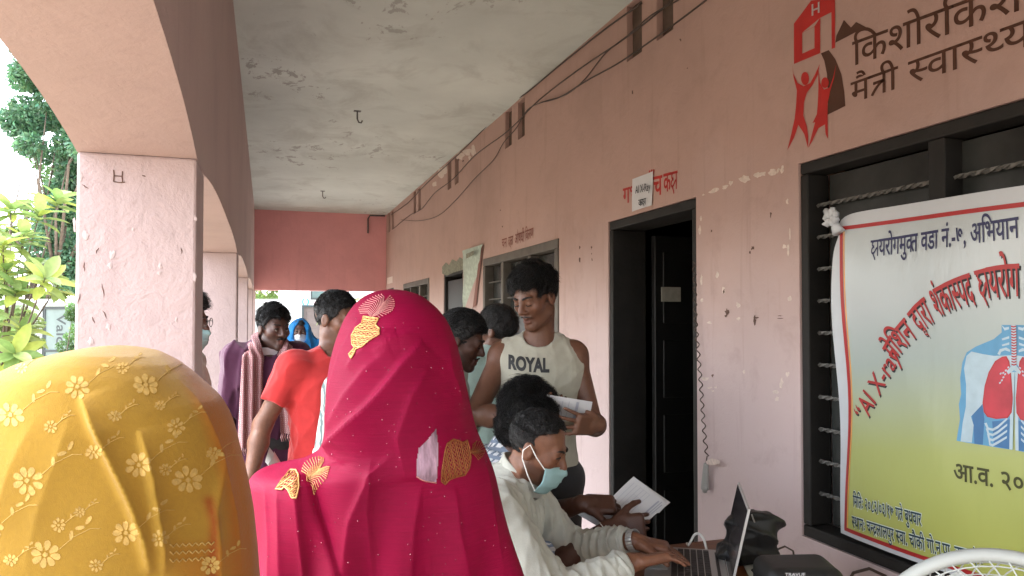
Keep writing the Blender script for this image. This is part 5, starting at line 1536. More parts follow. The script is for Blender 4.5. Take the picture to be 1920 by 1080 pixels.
def woman_yellow():
    d = .95; hd = at_depth(196, 752, d)
    P = person('person under a mustard yellow flowered veil, seen from behind at the left edge', (hd[0], hd[1]), Rv*.2 + Fv*.97, skin=(.12, .05, .03), S=1.40, h=.008, look=Rv*.3 + Fv*.95, head=hd - UPV*.045, build=.85,
        arms=[dict(side=1, hang=-UPV + Fv*.3, curl=.4, shw=.7, shoff=(0, 0, -.03)), dict(side=-1, hang=-UPV + Fv*.3, curl=.4, shw=.7, shoff=(0, 0, -.03))])
    sil = [(654, 203, 205), (656, 180, 230), (659, 160, 252), (664, 132, 287), (680, 66, 325), (701, 25, 350), (724, -6, 373), (752, -34, 400), (782, -52, 418), (824, -70, 434), (897, -88, 450), (969, -100, 461), (1080, -112, 470), (1300, -130, 500), (1700, -150, 510), (2900, -160, 520)]
    depth = [(654, .002), (656, .035), (659, .055), (664, .075), (680, .10), (701, .122), (740, .142), (800, .155), (900, .165), (1080, .172), (1700, .19), (2900, .22)]
    E_ = [([(281, 1080), (262, 1010), (238, 944), (204, 871), (172, 805), (149, 743)], .019, 34, 4, (.15, .25)),
          ([(310, 1085), (292, 985), (275, 890), (260, 805)], .012, 30, 4, (.2, .3)),
          ([(415, 1090), (405, 1020), (400, 960), (415, 900), (420, 840)], .008, 26, 6, (.2, .3)),
          ([(452, 1080), (440, 960), (412, 840), (370, 745), (330, 700)], .006, 20, 6, (.2, .3)),
          ([(40, 1080), (70, 960), (110, 850), (130, 780)], .004, 50, 26, (.3, .3)), ([(-20, 1000), (20, 880), (70, 780)], .004, 50, 26, (.3, .3))]
    nz1 = noise3(301, 10, 14, .0050); nz2 = noise3(302, 12, 42, .0016)
    def crink(P_, px, py): return nz1(P_*np.array([1, 1, .5])) + nz2(P_)
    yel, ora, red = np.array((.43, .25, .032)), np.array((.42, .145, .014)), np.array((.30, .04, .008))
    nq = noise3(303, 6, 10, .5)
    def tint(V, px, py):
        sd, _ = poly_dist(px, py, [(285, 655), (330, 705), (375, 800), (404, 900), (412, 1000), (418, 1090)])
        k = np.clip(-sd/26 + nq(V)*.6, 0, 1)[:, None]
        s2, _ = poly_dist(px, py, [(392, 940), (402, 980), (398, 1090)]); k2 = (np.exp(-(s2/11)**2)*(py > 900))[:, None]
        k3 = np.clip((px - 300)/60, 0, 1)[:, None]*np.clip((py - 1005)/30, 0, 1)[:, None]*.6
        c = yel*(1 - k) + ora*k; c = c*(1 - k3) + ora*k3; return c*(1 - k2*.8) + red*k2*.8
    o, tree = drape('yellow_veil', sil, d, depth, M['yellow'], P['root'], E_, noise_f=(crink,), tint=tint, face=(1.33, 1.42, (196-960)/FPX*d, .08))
    M['print'] = mat('pale_flower_print', (0.45, 0.29, 0.078), 0.8, var=.18, scale=160, bs=.2, bscale=900)
    M['print_line'] = mat('brown_print_line', (0.38, 0.21, 0.03), 0.8, var=.2, scale=160, bs=0)
    q = MB(); ql = MB(); g = np.random.default_rng(12)
    flowers = [(110, 985, 12, .3), (215, 780, 11, .2), (310, 880, 10, .5), (20, 1050, 12, .3), (180, 1060, 11, .1), (95, 800, 11, .4), (230, 690, 10, .3), (400, 850, 12, .2), (300, 760, 9, .4), (51, 901, 25, 0), (145, 726, 20, .3), (273, 722, 21, .1), (260, 872, 22, .4), (352, 900, 24, .2), (85, 1040, 25, .5), (236, 999, 22, .7), (20, 778, 22, .2), (176, 848, 14, .1), (300, 1010, 14, .3), (330, 800, 14, .2), (-20, 990, 22, .2), (150, 960, 9, 0), (395, 1060, 16, .1), (40, 690, 10, .1)]
    for x, y, r, a0 in flowers:
        r *= 1.3; a0 += g.uniform(0, 1.5); sq = g.uniform(.72, 1.0); tl = g.uniform(-.5, .5)
        for k in range(8):
            a = a0 + k*math.pi/4
            kk = g.uniform(.85, 1.1); pc = (x + math.cos(a)*r*.62*kk, y + math.sin(a)*r*.62*sq*kk); pts = []
            for j in range(10):
                t = j/10*2*math.pi; u, v = math.cos(t)*r*.32, math.sin(t)*r*.20*(1 + .35*math.cos(t))
                pts.append((pc[0] + u*math.cos(a) - v*math.sin(a), pc[1] + u*math.sin(a) + v*math.cos(a)))
            patch(q, tree, pts, .0002, 1.6); thread(ql, tree, pts + [pts[0]], .00016, 3, .0002)
        patch(q, tree, [(x + math.cos(t)*r*.15, y + math.sin(t)*r*.15) for t in np.linspace(0, 5.6, 8)], .0006, 1.6)
        for k in range(3):                      # sprig leaves on an arching stem
            a = -.55 - a0*.3; sx, sy = x + r*.9, y - r*.7
            ex, ey = x + r*(1.5 + .5*k), y - r*(1.1 + .45*k)
            pts = []
            for j in range(10):
                t = j/10*2*math.pi; u, v = math.cos(t)*r*.30, math.sin(t)*r*.13
                b_ = a + (-.7, .6, -.2)[k] + tl; pts.append((ex + u*math.cos(b_) - v*math.sin(b_), ey + u*math.sin(b_) + v*math.cos(b_)))
            patch(q, tree, pts, .0002, 1.6); thread(ql, tree, pts + [pts[0]], .00016, 3, .0002)
        thread(q, tree, [(x + r*.8, y - r*.3), (x + r*1.6, y - r*1.0), (x + r*2.6, y - r*1.5), (x + r*3.2, y - r*1.5)], .0004, 3, .0001)
    for yy in (1022, 1036, 1050):
        thread(q, tree, [(x, yy + (3 if k % 2 else -3) - (x - 340)*.06) for k, x in enumerate(range(318, 408, 6))], .0008, 3, .0006)
    q.build('flower_print', M['print'], o, True)['kind'] = 'stuff'
    ql.build('print_outline', M['print_line'], o, True)['kind'] = 'stuff'
woman_yellow()
# ---------------------------------------------------------------- lettering (Latin and Devanagari, glyph by glyph)
_GC = {}
def _glyph(ch, off):
    k = (ch, off)
    if k not in _GC:
        c = bpy.data.curves.new('lettering', 'FONT'); c.body = ch; c.offset = off; c.resolution_u = 4
        o = bpy.data.objects.new('lettering', c); COL.objects.link(o)
        bpy.context.view_layer.update()
        me = o.to_mesh(); V = np.array([v.co[:2] for v in me.vertices], float).reshape(-1, 2); Fs = [tuple(p.vertices) for p in me.polygons]
        o.to_mesh_clear(); bpy.data.objects.remove(o); bpy.data.curves.remove(c)
        _GC[k] = (V, Fs)
    return _GC[k]
def _adv(ch):
    return _glyph(ch + 'l', 0.0)[0][:, 0].max() - _glyph('l', 0.0)[0][:, 0].max()
def _clipx(V, Fs, xm):
    """keep the part of a glyph left of xm (half letters lose their stem)"""
    out = []; W = []
    for f in Fs:
        P_ = [V[i] for i in f]; R_ = []
        for i in range(len(P_)):
            a, b = P_[i], P_[(i+1) % len(P_)]
            if a[0] <= xm: R_.append(a)
            if (a[0] <= xm) != (b[0] <= xm): t = (xm - a[0])/(b[0] - a[0]); R_.append(a + (b - a)*t)
        if len(R_) >= 3: out.append(tuple(range(len(W), len(W) + len(R_)))); W += R_
    return np.array(W).reshape(-1, 2), out
def _stroke(paths, w):
    V, Fs = [], []
    for p in paths:
        p = np.array(p, float)
        for i in range(len(p)):
            t = vn(np.array([*(p[min(i+1, len(p)-1)] - p[max(i-1, 0)]), 0]))[:2]; n = np.array([-t[1], t[0]])*w/2
            V += [p[i] + n, p[i] - n]
        b = len(V) - 2*len(p)
        Fs += [(b+2*i, b+2*i+1, b+2*i+3, b+2*i+2) for i in range(len(p)-1)]
    return np.array(V), Fs
HL, SW = .585, .075
def _bez(*p):
    t = np.linspace(0, 1, 9)[:, None]; p = [np.array(q, float) for q in p]
    if len(p) == 3: return ((1-t)**2*p[0] + 2*t*(1-t)*p[1] + t*t*p[2]).tolist()
    return ((1-t)**3*p[0] + 3*t*(1-t)**2*p[1] + 3*t*t*(1-t)*p[2] + t**3*p[3]).tolist()
def text2d(s, bold=0.0):
    """'{ksha}', '{tra}', '{dva}', '{dra}', '{kta}' are joined letters; '~' after a letter takes its half form; the short i is typed before its letter"""
    V, Fs, x = [], [], 0.0
    def add(v, f, dx):
        b = len(V); V.extend((v + np.array([dx, 0])).tolist()); Fs.extend([tuple(b + i for i in q) for q in f])
    i = 0; w = SW + bold*2
    while i < len(s):
        ch = s[i]
        if ch == '{':
            j = s.index('}', i); nm = s[i+1:j]; i = j + 1
            if nm == 'ksha':
                w_ = min(w, .085); add(*_stroke([[(-.03, HL), (.74, HL)], [(.60, HL), (.60, 0)], _bez((.26, HL), (.02, .52), (.10, .40), (.30, .37)), _bez((.30, .37), (-.02, .34), (.02, .10), (.20, .12)), _bez((.20, .12), (.38, .14), (.40, .30), (.60, .32)), [(.18, .12), (.32, -.06), (.35, -.14)]], w_), x); x += .72
            elif nm == 'tra':
                add(*_stroke([[(-.03, HL), (.56, HL)], [(.42, HL), (.42, 0)], [(.42, .37), (.10, .36)], _bez((.40, .36), (.22, .30), (.06, .02))], w), x); x += .54
            elif nm in ('dva', 'dra'):
                v, f = _glyph('द', bold); add(v, f, x); a = _adv('द')
                if nm == 'dva':
                    v, f = _glyph('व', bold*.5); add(v*np.array([.55, .55]) + np.array([.12, -.24]), f, x)
                else: add(*_stroke([[(.30, .16), (.06, -.06)]], w), x)
                x += a
            elif nm == 'kta':
                v, f = _glyph('क', bold); v, f = _clipx(v, f, .47); add(v, f, x); v, f = _glyph('त', bold); add(v, f, x + .40); x += .40 + _adv('त')
            continue
        if ch == ' ': x += .30; i += 1; continue
        half = i + 1 < len(s) and s[i+1] == '~'
        v, f = _glyph(ch, bold); a = _adv(ch)
        if ch == 'ि': a = .245
        if half: v, f = _clipx(v, f, a - .185); a -= .20; i += 1
        if len(v): add(v, f, x)
        x += a; i += 1
    return np.array(V), Fs, x
def flat_text(name, s, o, ux, uy, width, height, m, parent, bold=0.0, warp=None, shear=0.0):
    """lettering in the plane o + ux*a + uy*b; o is the left end of the base line; height is that of the letter body"""
    V, Fs, W_ = text2d(s, bold); sx = width/W_; sy = height/HL
    a = V[:, 0]*sx + V[:, 1]*sy*shear; b = V[:, 1]*sy
    if warp is not None: P_ = warp(a, b)
    else: P_ = np.asarray(o)[None] + np.outer(a, ux) + np.outer(b, uy)
    ob = mesh(name, P_, Fs, m, parent); ob['kind'] = 'stuff'
    return ob
UXW, UZ = np.array([0, -1.0, 0]), np.array([0, 0, 1.0])
def wall_text(name, s, pl, pr, hpx, m, parent, x=XW - .002, bold=0.0):
    """pl, pr: ends of the head line on the photo; hpx: body height at the left end in photo pixels"""
    a, b = at_x(*pl, x), at_x(*pr, x); h = a[2] - at_x(pl[0], pl[1] + hpx, x)[2]
    ux = (b - a)/np.linalg.norm(b - a)
    return flat_text(name, s, a - UZ*h, ux, UZ, np.linalg.norm(b - a), h, m, parent, bold)

SG = B
wall_text('painted_lettering', 'ििकशोरिकशोरी'.replace('िि', 'ि'), (1598, 82), (2020, -75), 42, M['brown_paint'], SG, bold=.005)
wall_text('painted_lettering', 'मै{tra}ी स~वास~थ~य', (1595, 158), (1935, 36), 36, M['brown_paint'], SG, bold=.005)
wall_text('painted_lettering', 'गभ', (1168, 356), (1197, 348), 26, M['red_paint'], SG, bold=.012)
wall_text('painted_lettering', 'ाँच', (1219, 336), (1241, 331), 32, M['red_paint'], SG, bold=.014)
wall_text('painted_lettering', 'क{ksha}', (1244, 329), (1270, 322), 31, M['red_paint'], SG, bold=.014)
M['faded_red'] = mat('faded_red_lettering', (0.20, 0.06, 0.04), 0.7, var=.3, scale=60)
wall_text('painted_lettering', 'चन', (941, 450), (950, 447), 15, M['faded_red'], SG, bold=.01)
wall_text('painted_lettering', 'दर्ता', (953, 446), (962, 443), 15, M['faded_red'], SG, bold=.01)
wall_text('painted_lettering', 'औषधी', (965, 441), (983, 435), 17, M['faded_red'], SG, bold=.01)
wall_text('painted_lettering', 'ीवतरण'.replace('ी', 'ि'), (985, 434), (1000, 428), 17, M['faded_red'], SG, bold=.01)
# red and brown emblem painted beside the name
def wpoly(q, pts, x=XW - .002): q.poly([at_x(a, b, x) for a, b in pts])
def zp(pts): return [(1440 + a/3.6, b/3.6) for a, b in pts]
q = MB()
wpoly(q, zp([(175, 160), (290, 5), (352, -5), (352, 120), (230, 220), (230, 362), (175, 432)]))
wpoly(q, zp([(352, -5), (452, -60), (452, 322), (430, 330), (428, 82), (352, 120)]))
wpoly(q, zp([(230, 362), (314, 325), (314, 178), (352, 150), (352, 358), (175, 432)]))
wpoly(q, zp([(230, 220), (314, 178), (352, 120), (352, 150), (314, 180), (230, 222)]))
q2 = MB(); zt = zp([(294, 30), (306, 26), (306, 62), (336, 50), (336, 14), (348, 10), (348, 84), (336, 88), (336, 62), (306, 74), (306, 104), (294, 108)]); wpoly(q2, zt, XW - .004)
for c, body in (((250, 530, 27, 47), [(163, 425), (172, 500), (200, 560), (240, 582), (285, 560), (318, 500), (350, 430), (335, 505), (300, 575), (262, 625), (243, 690), (238, 780), (262, 850), (272, 920), (270, 998), (245, 905), (205, 842), (175, 930), (130, 1015), (158, 900), (180, 800), (190, 700), (195, 610), (172, 520)]),
                ((385, 558, 26, 38), [(340, 460), (350, 560), (378, 605), (415, 590), (440, 520), (460, 430), (445, 530), (418, 620), (402, 700), (402, 780), (404, 938), (388, 900), (384, 840), (340, 865), (300, 950), (272, 998), (298, 900), (318, 825), (300, 830), (330, 770), (336, 700), (340, 600)])):
    wpoly(q, zp(body)); wpoly(q, zp([(c[0] + c[2]*math.cos(t), c[1] + c[3]*math.sin(t)*.95) for t in np.linspace(0, 5.9, 16)]), XW - .0025)
q.build('painted_emblem', M['red_paint'], SG)['kind'] = 'stuff'
q2.build('emblem_letter', M['cream_paint'] if 'cream_paint' in M else M['pink_rough'], SG)
q = MB(); wpoly(q, zp([(455, 288), (462, 240), (512, 135), (560, 185), (595, 148), (660, 182)]), XW - .0015); wpoly(q, zp([(357, 360), (410, 338), (455, 400), (495, 500), (515, 620), (522, 715), (402, 775), (405, 640), (398, 500), (380, 410)]), XW - .0012)
q.build('painted_hills', M['brown_paint'], SG)['kind'] = 'stuff'

# ---------------------------------------------------------------- paper sign over the door
PS = thing('paper_sign', 'white paper sheet printed AI X-Ray stuck above the dark doorway', 'sign', at_x(1205, 360, XW - .004))
q = MB(); c4 = [at_x(*p, XW - .006) for p in ((1185, 397), (1222, 385), (1225, 321), (1187, 336))]
nn = 8; V = []
for j in range(nn + 1):
    for i in range(nn + 1):
        a, b = i/nn, j/nn; p = (c4[0]*(1-a) + c4[1]*a)*(1-b) + (c4[3]*(1-a) + c4[2]*a)*b
        V.append(p - np.array([.004*math.sin(a*3 + b*2) + .006*b*a, 0, 0]))
mesh('sheet', V, [(j*(nn+1)+i, j*(nn+1)+i+1, (j+1)*(nn+1)+i+1, (j+1)*(nn+1)+i) for j in range(nn) for i in range(nn)], M['paper'], PS, True)
wall_text('printed_lettering', 'AI X-Ray', (1191, 351), (1219, 344), 12, M['ink'], PS, x=XW - .017, bold=.01)
wall_text('printed_lettering', 'क{ksha}', (1197, 376), (1211, 372), 11, M['ink'], PS, x=XW - .017, bold=.015)

# ---------------------------------------------------------------- vinyl banner tied across the near window
XB = XW - .055
BN = thing('banner', 'printed vinyl banner with red lungs and yellow lower half tied over the near window', 'banner', at_x(1700, 700, XB))
def wavex(y, z): return XB - .012*np.sin(y*7 + z*2.3) - .007*np.sin(z*9 + y*3) - .003*np.exp(-((2.1 - y - (1.84 - z)*.55)/.05)**2)*np.clip((1.9 - z)*3, 0, 1) - .010*np.exp(-((y - 2.13)/.06)**2)*np.sin(z*5)
cor = {k: at_x(*p, XB)[1:] for k, p in dict(tl=(1566, 418), tr=(1920, 348), bl=(1562, 996), br=(1795, 1079)).items()}
y0b, y1b = cor['tl'][0], .62
zt0, zt1 = at_x(1592, 405, XB)[2], at_x(1920, 350, XB)[2]; zb0, zb1 = cor['bl'][1], cor['br'][1]
def ztop_(y): return zt0 + (zt1 - zt0)*(2.13 - y)/.66*1.0 + .012*np.sin((y - 1.4)*2.2)
def zbot_(y): return zb0 + (zb1 - zb0)*(y0b - y)/.5
ny, nz = 90, 70; V = []
for j in range(nz + 1):
    for i in range(ny + 1):
        y = y0b + (y1b - y0b)*i/ny; b = j/nz
        pin = .05*math.exp(-((i/ny)/.03)**1.0)*(math.sin(b*math.pi)**.7)*-.6
        yy = y + .012*math.exp(-i/ny*25)*math.sin(b*math.pi) - .02*math.exp(-i/ny*40)*math.exp(-((b - .97)/.05)**2)
        z = zbot_(y)*(1 - b) + ztop_(y)*b - .035*math.exp(-((i/ny)/.02))*(b**8)
        V.append((wavex(yy, z), yy, z))
def banner_mat():
    m = bpy.data.materials.new('printed_vinyl'); nt, b, out = nodes(m)
    co = coords(nt); sp = N(nt, 'ShaderNodeSeparateXYZ'); L(nt, co, sp.inputs[0])
    mr = N(nt, 'ShaderNodeMapRange'); L(nt, sp.outputs[2], mr.inputs[0]); mr.inputs[1].default_value = zb0; mr.inputs[2].default_value = zt1
    a = N(nt, 'ShaderNodeMath', operation='MULTIPLY_ADD'); L(nt, sp.outputs[1], a.inputs[0]); a.inputs[1].default_value = .12; L(nt, mr.outputs[0], a.inputs[2])
    c = ramp(nt, a.outputs[0], [(.30, (.34, .36, .09)), (.52, (.34, .37, .13)), (.78, (.32, .37, .34)), (.95, (.40, .43, .43))])
    L(nt, c, b.inputs['Base Color']); b.inputs['Roughness'].default_value = .30; b.inputs['Specular IOR Level'].default_value = .5
    bump(nt, b, noise(nt, coords(nt, (1, 6, 2)), 3, 3), .25, .01)
    return m
M['vinyl'] = banner_mat()
M['vinyl_white'] = mat('white_vinyl', (.46, .48, .50), .42, var=.03, bs=.05)
def inborder(y, z): return y < y0b - .058 and z > zbot_(y) + .050 and z < ztop_(y) - .052
Fs, mi = [], []
for j in range(nz):
    for i in range(ny):
        Fs.append((j*(ny+1)+i, j*(ny+1)+i+1, (j+1)*(ny+1)+i+1, (j+1)*(ny+1)+i)); c = np.mean([V[k] for k in Fs[-1]], 0)
        mi.append(0)
mesh('sheet', V, Fs, M['vinyl_white'], BN, True, mi)
def on_b(pts, off): return [(wavex(y, z) - off, y, z) for y, z in pts]
def bsheet(name, fn, off, m, nu=60, nv=40):
    P_ = [fn(i/nu, j/nv) for j in range(nv+1) for i in range(nu+1)]
    return mesh(name, on_b(P_, off), [(j*(nu+1)+i, j*(nu+1)+i+1, (j+1)*(nu+1)+i+1, (j+1)*(nu+1)+i) for j in range(nv) for i in range(nu)], m, BN, True)
def yl(b): return y0b - .030 - .012*math.sin(b*3.1)
bsheet('printed_ground', lambda a, b: ((lambda y: (y, (zbot_(y) + .022)*(1-b) + (ztop_(y) - .050)*b))(yl(b) + (y1b + .02 - yl(b))*a)), .002, M['vinyl'])
M['dark_red_print'] = mat('dark_red_print', (.33, .02, .02), .45, var=.05, bs=0)
M['navy_print'] = mat('navy_print', (.02, .02, .07), .45, var=.05, bs=0)
M['teal_print'] = mat('dark_teal_print', (.012, .035, .05), .45, var=.05, bs=0)
M['olive_print'] = mat('dark_olive_print', (.045, .045, .012), .45, var=.05, bs=0)
M['pale_print'] = mat('pale_halo_print', (.60, .66, .62), .45, var=.03, bs=0)
M['orange_print'] = mat('orange_line_print', (.75, .35, .08), .45, bs=0)
def bline(pts, w, off, m, name):
    V_, F_ = [], []
    n = 40; P_ = np.array(pts, float); t = np.linspace(0, len(P_)-1, n); P_ = np.stack([np.interp(t, range(len(P_)), P_[:, k]) for k in (0, 1)], 1)
    for i in range(n):
        d = P_[min(i+1, n-1)] - P_[max(i-1, 0)]; d = d/np.linalg.norm(d); nrm = np.array([-d[1], d[0]])*w/2
        V_ += [P_[i] + nrm, P_[i] - nrm]
    return [(wavex(y, z) - off, y, z) for y, z in V_], [(2*i, 2*i+1, 2*i+3, 2*i+2) for i in range(n-1)]
q = MB(); bb = np.linspace(0, 1, 12)
left = [(yl(b), (zbot_(yl(b)) + .022)*(1-b) + (ztop_(yl(b)) - .050)*b) for b in bb]
q.add(*bline(left, .013, .0035, None, '')); ybs = np.linspace(yl(0) + .006, y1b + .02, 12)
q.add(*bline([(y, zbot_(y) + .022) for y in ybs], .013, .0037, None, '')); ybs = np.linspace(yl(1) + .006, y1b + .02, 12); q.add(*bline([(y, ztop_(y) - .050) for y in ybs], .013, .0037, None, ''))
q.build('red_border', M['dark_red_print'], BN)['kind'] = 'stuff'
q = MB(); q.add(*bline([(y - .011, z) for y, z in left], .004, .0034, None, '')); q.build('orange_border', M['orange_print'], BN)
def px2b(px, py): p = at_x(px, py, XB); return np.array([p[1], p[2]])
def banner_text(name, s, pts, hs, m, bold=0.0, off=.004, halo=None, shadow=None, shear=0.0):
    """pts: head line through photo pixels; hs: body height (m) at both ends"""
    P_ = np.array([px2b(*p) for p in pts]); d = np.concatenate([[0], np.cumsum(np.linalg.norm(np.diff(P_, axis=0), axis=1))]); n = 80
    if len(P_) > 2:
        c0 = np.polyfit(d, P_[:, 0], min(3, len(P_)-1)); c1 = np.polyfit(d, P_[:, 1], min(3, len(P_)-1)); f = lambda s_: np.stack([np.polyval(c0, s_), np.polyval(c1, s_)], -1)
    else: f = lambda s_: P_[0] + np.outer(s_/d[-1], P_[1] - P_[0])
    def warp_(dx, dz, o_):
        def w(a, b):
            p = f(a); e = f(a + .002) - f(a - .002); e /= np.linalg.norm(e, axis=1)[:, None]
            nrm = np.stack([e[:, 1], -e[:, 0]], 1); nrm *= np.sign(nrm[:, 1:2])
            h = hs[0] + (hs[1] - hs[0])*a/d[-1]
            yz = p + nrm*((b - 1.0)*h)[:, None]
            yz = yz + np.array([dx, dz]); return np.stack([wavex(yz[:, 0], yz[:, 1]) - o_, yz[:, 0], yz[:, 1]], 1)
        return w
    if halo: flat_text('letter_halo', s, None, None, None, d[-1], 1.0, halo, BN, bold + .035, warp_(0, 0, off - .0012), shear)
    if shadow: flat_text('letter_shadow', s, None, None, None, d[-1], 1.0, shadow, BN, bold, warp_(-.004, -.006, off - .0006), shear)
    return flat_text(name, s, None, None, None, d[-1], 1.0, m, BN, bold, warp_(0, 0, off), shear)
banner_text('printed_lettering', '{ksha}यरोगमु{kta} वडा नं.-७, अिभयान', [(1631, 453), (1921, 410)], (.050, .050), M['navy_print'], .014)
banner_text('printed_lettering', '“AI X-ray', [(1596, 775), (1628, 712), (1668, 648)], (.060, .055), M['dark_red_print'], .006, shadow=M['ink'])
banner_text('printed_lettering', 'मेिशन', [(1652, 655), (1675, 622), (1696, 598)], (.062, .070), M['dark_red_print'], .012, shadow=M['ink'])
banner_text('printed_lettering', '{dva}ारा', [(1702, 591), (1718, 574), (1736, 560)], (.072, .076), M['dark_red_print'], .012, shadow=M['ink'])
banner_text('printed_lettering', 'शंकास~पद', [(1744, 552), (1780, 533), (1826, 516)], (.076, .078), M['dark_red_print'], .012, shadow=M['ink'])
banner_text('printed_lettering', '{ksha}यरोग', [(1836, 512), (1875, 503), (1919, 499)], (.078, .078), M['dark_red_print'], .012, shadow=M['ink'])
banner_text('printed_lettering', 'आ.व. २०', [(1799, 870), (1926, 893)], (.042, .042), M['olive_print'], .015)
banner_text('printed_lettering', 'ि मितः २०८३/०३/१७ गते बुधवार'.replace('ि मित', 'िमित'), [(1600, 930), (1737, 964)], (.034, .034), M['teal_print'], .014, halo=M['pale_print'])
banner_text('printed_lettering', 'स~थानः चन~{dra}लालपुर स~वा. चौकी गो.न.पा. वडा नं ७', [(1598, 969), (1850, 1040)], (.034, .036), M['teal_print'], .014, halo=M['pale_print'])
# anatomical picture: shoulders in blue, bones pale, lungs red (mirrored about the windpipe)
def zb(pts): return [(1780 + a/4.32, 600 + b/4.32) for a, b in pts]
yc = px2b(1906.5, 700)[0]
def bpoly(q, pts, off, mir=True, two=True):
    P_ = [px2b(*p) for p in zb(pts)]
    for sg in ((1, -1) if two else (1,)):
        W_ = [(yc + (y - yc)*sg, z) for y, z in P_]
        bm = bmesh.new(); f_ = bm.faces.new([bm.verts.new((y, z, 0)) for y, z in (W_ if sg > 0 else W_[::-1])])
        bmesh.ops.triangulate(bm, faces=[f_])
        for _ in range(3):
            es = [e for e in bm.edges if e.calc_length() > .022]
            if not es: break
            bmesh.ops.subdivide_edges(bm, edges=es, cuts=1); bmesh.ops.triangulate(bm, faces=bm.faces[:])
        bm.verts.index_update()
        q.add(on_b([(v.co.x, v.co.y) for v in bm.verts], off), [[v.index for v in f.verts] for f in bm.faces]); bm.free()
M['blue_print'] = mat('blue_print', (.09, .26, .42), .45, var=.12, scale=14, bs=0)
M['deep_blue_print'] = mat('deep_blue_print', (.04, .13, .28), .45, var=.12, scale=14, bs=0)
M['bone_print'] = mat('bone_print', (.36, .46, .51), .45, var=.08, scale=30, bs=0)
M['lung_print'] = mat('lung_print', (.40, .025, .04), .4, var=.22, scale=14, bs=0)
q = MB(); bpoly(q, [(445, 40), (445, 100), (380, 155), (235, 215), (160, 262), (125, 340), (108, 470), (120, 600), (105, 680), (120, 800), (100, 975), (210, 995), (310, 1010), (420, 1030), (545, 1050), (545, 40)], .0042); q.build('picture_body', M['blue_print'], BN)
q = MB(); bpoly(q, [(228, 420), (262, 560), (300, 700), (318, 800), (312, 1008), (245, 998), (235, 880), (215, 760), (208, 640)], .0046); bpoly(q, [(380, 820), (545, 800), (545, 1048), (400, 1020)], .0046); q.build('picture_shade', M['deep_blue_print'], BN)['kind'] = 'stuff'
q = MB()
for pl in ([(160, 290), (200, 255), (290, 275), (380, 290), (545, 285), (545, 330), (420, 330), (330, 470), (300, 600), (290, 690), (262, 560), (228, 420), (205, 520), (205, 640), (210, 780), (235, 850), (225, 990), (135, 980), (145, 830), (165, 700), (160, 520), (140, 390)],
           [(500, 420), (545, 420), (545, 1048), (520, 1044), (520, 800), (505, 560)], [(445, 40), (470, 62), (505, 55), (505, 75), (470, 85)], [(445, 150), (505, 130), (505, 150), (450, 165)], [(445, 200), (505, 180), (505, 200), (450, 212)], [(410, 275), (430, 235), (480, 222), (510, 240), (510, 258), (470, 245), (440, 258), (430, 285)]): bpoly(q, pl, .0050)
for k in range(4):
    yy = 835 + k*42; bpoly(q, [(320 + k*12, yy), (345 + k*6, yy + 50), (390, yy + 62), (430, yy + 40), (500, yy - 30 + k*8), (500, yy - 48 + k*8), (425, yy + 20), (388, yy + 42), (355 + k*6, yy + 34), (338 + k*12, yy - 6)], .0052)
q.build('picture_bones', M['bone_print'], BN)['kind'] = 'stuff'
lung = [(400, 340), (440, 305), (475, 300), (498, 340), (510, 420), (520, 520), (530, 620), (525, 740), (495, 785), (420, 792), (350, 775), (320, 735), (308, 660), (320, 540), (350, 430)]
q = MB(); bpoly(q, [(x + (8 if x > 420 else -8), y + (8 if y > 560 else -8)) for x, y in lung], .0056); q.build('picture_lung_edge', M['dark_red_print'], BN)['kind'] = 'stuff'
q = MB(); bpoly(q, lung, .0060); q.build('picture_lungs', M['lung_print'], BN)['kind'] = 'stuff'
q = MB(); bpoly(q, [(525, 40), (563, 40), (563, 370), (600, 420), (590, 440), (545, 405), (500, 440), (485, 415), (525, 370)], .0062, two=False); q.build('picture_windpipe', M['bone_print'], BN)
q = MB()
for k in range(15): bpoly(q, [(524, 44 + k*22), (544, 50 + k*22), (564, 44 + k*22), (564, 55 + k*22), (544, 62 + k*22), (524, 55 + k*22)], .0066, two=False)
q.build('picture_rings', M['dark_red_print'], BN)['kind'] = 'stuff'
q = MB()
for (x, y) in ((500, 385), (480, 410), (460, 430), (440, 435), (475, 440), (462, 465), (450, 490), (436, 510)): bpoly(q, [(x - 7, y - 5), (x + 6, y - 12), (x + 9, y), (x - 4, y + 8)], .0066)
q.build('picture_bronchi', M['bone_print'], BN)['kind'] = 'stuff'
# knot where the corner is gathered and tied to the grille
kn = np.array([XB - .02, *px2b(1570, 408)]); q = MB(); g = np.random.default_rng(3)
for k in range(7):
    a = k*.9; d = np.array([-.3, math.cos(a), math.sin(a)*1.0]); e = kn + d*.030
    q.tube([kn, kn + d*.016 + g.normal(size=3)*.003, e, e + g.normal(size=3)*.008 + d*.004], [.008, .014, .012, .003], 8)
q.tube([kn + np.array([.004, 0, 0]), kn + np.array([0, -.012, -.03]), kn + np.array([.0, -.028, -.055])], [.012, .014, .022], 8)
q.build('knot', M['vinyl_white'], BN, True)['kind'] = 'stuff'
# lettering on the far emblem and on the gate film
G, w0_, dv_, nv_, g0_, g1_ = GATE
def gate_text(s, u, z, w, h):
    o = np.array([w0_[0], w0_[1], z]) + dv_*u + nv_*(-.036)
    flat_text('film_lettering', s, o, -UZ, dv_, w, h, M['gate_frame'], G, .01)
gate_text('Valc', g0_ + .28, 1.62, .62, .16); gate_text('Valc', g0_ + .12, .80, .55, .16)
p = at_y(588, 570, 21.97); flat_text('painted_lettering', 'सूचना', p - UZ*.05, np.array([1.0, 0, 0]), UZ, .42, .11, M['red_paint'], FB, .01)
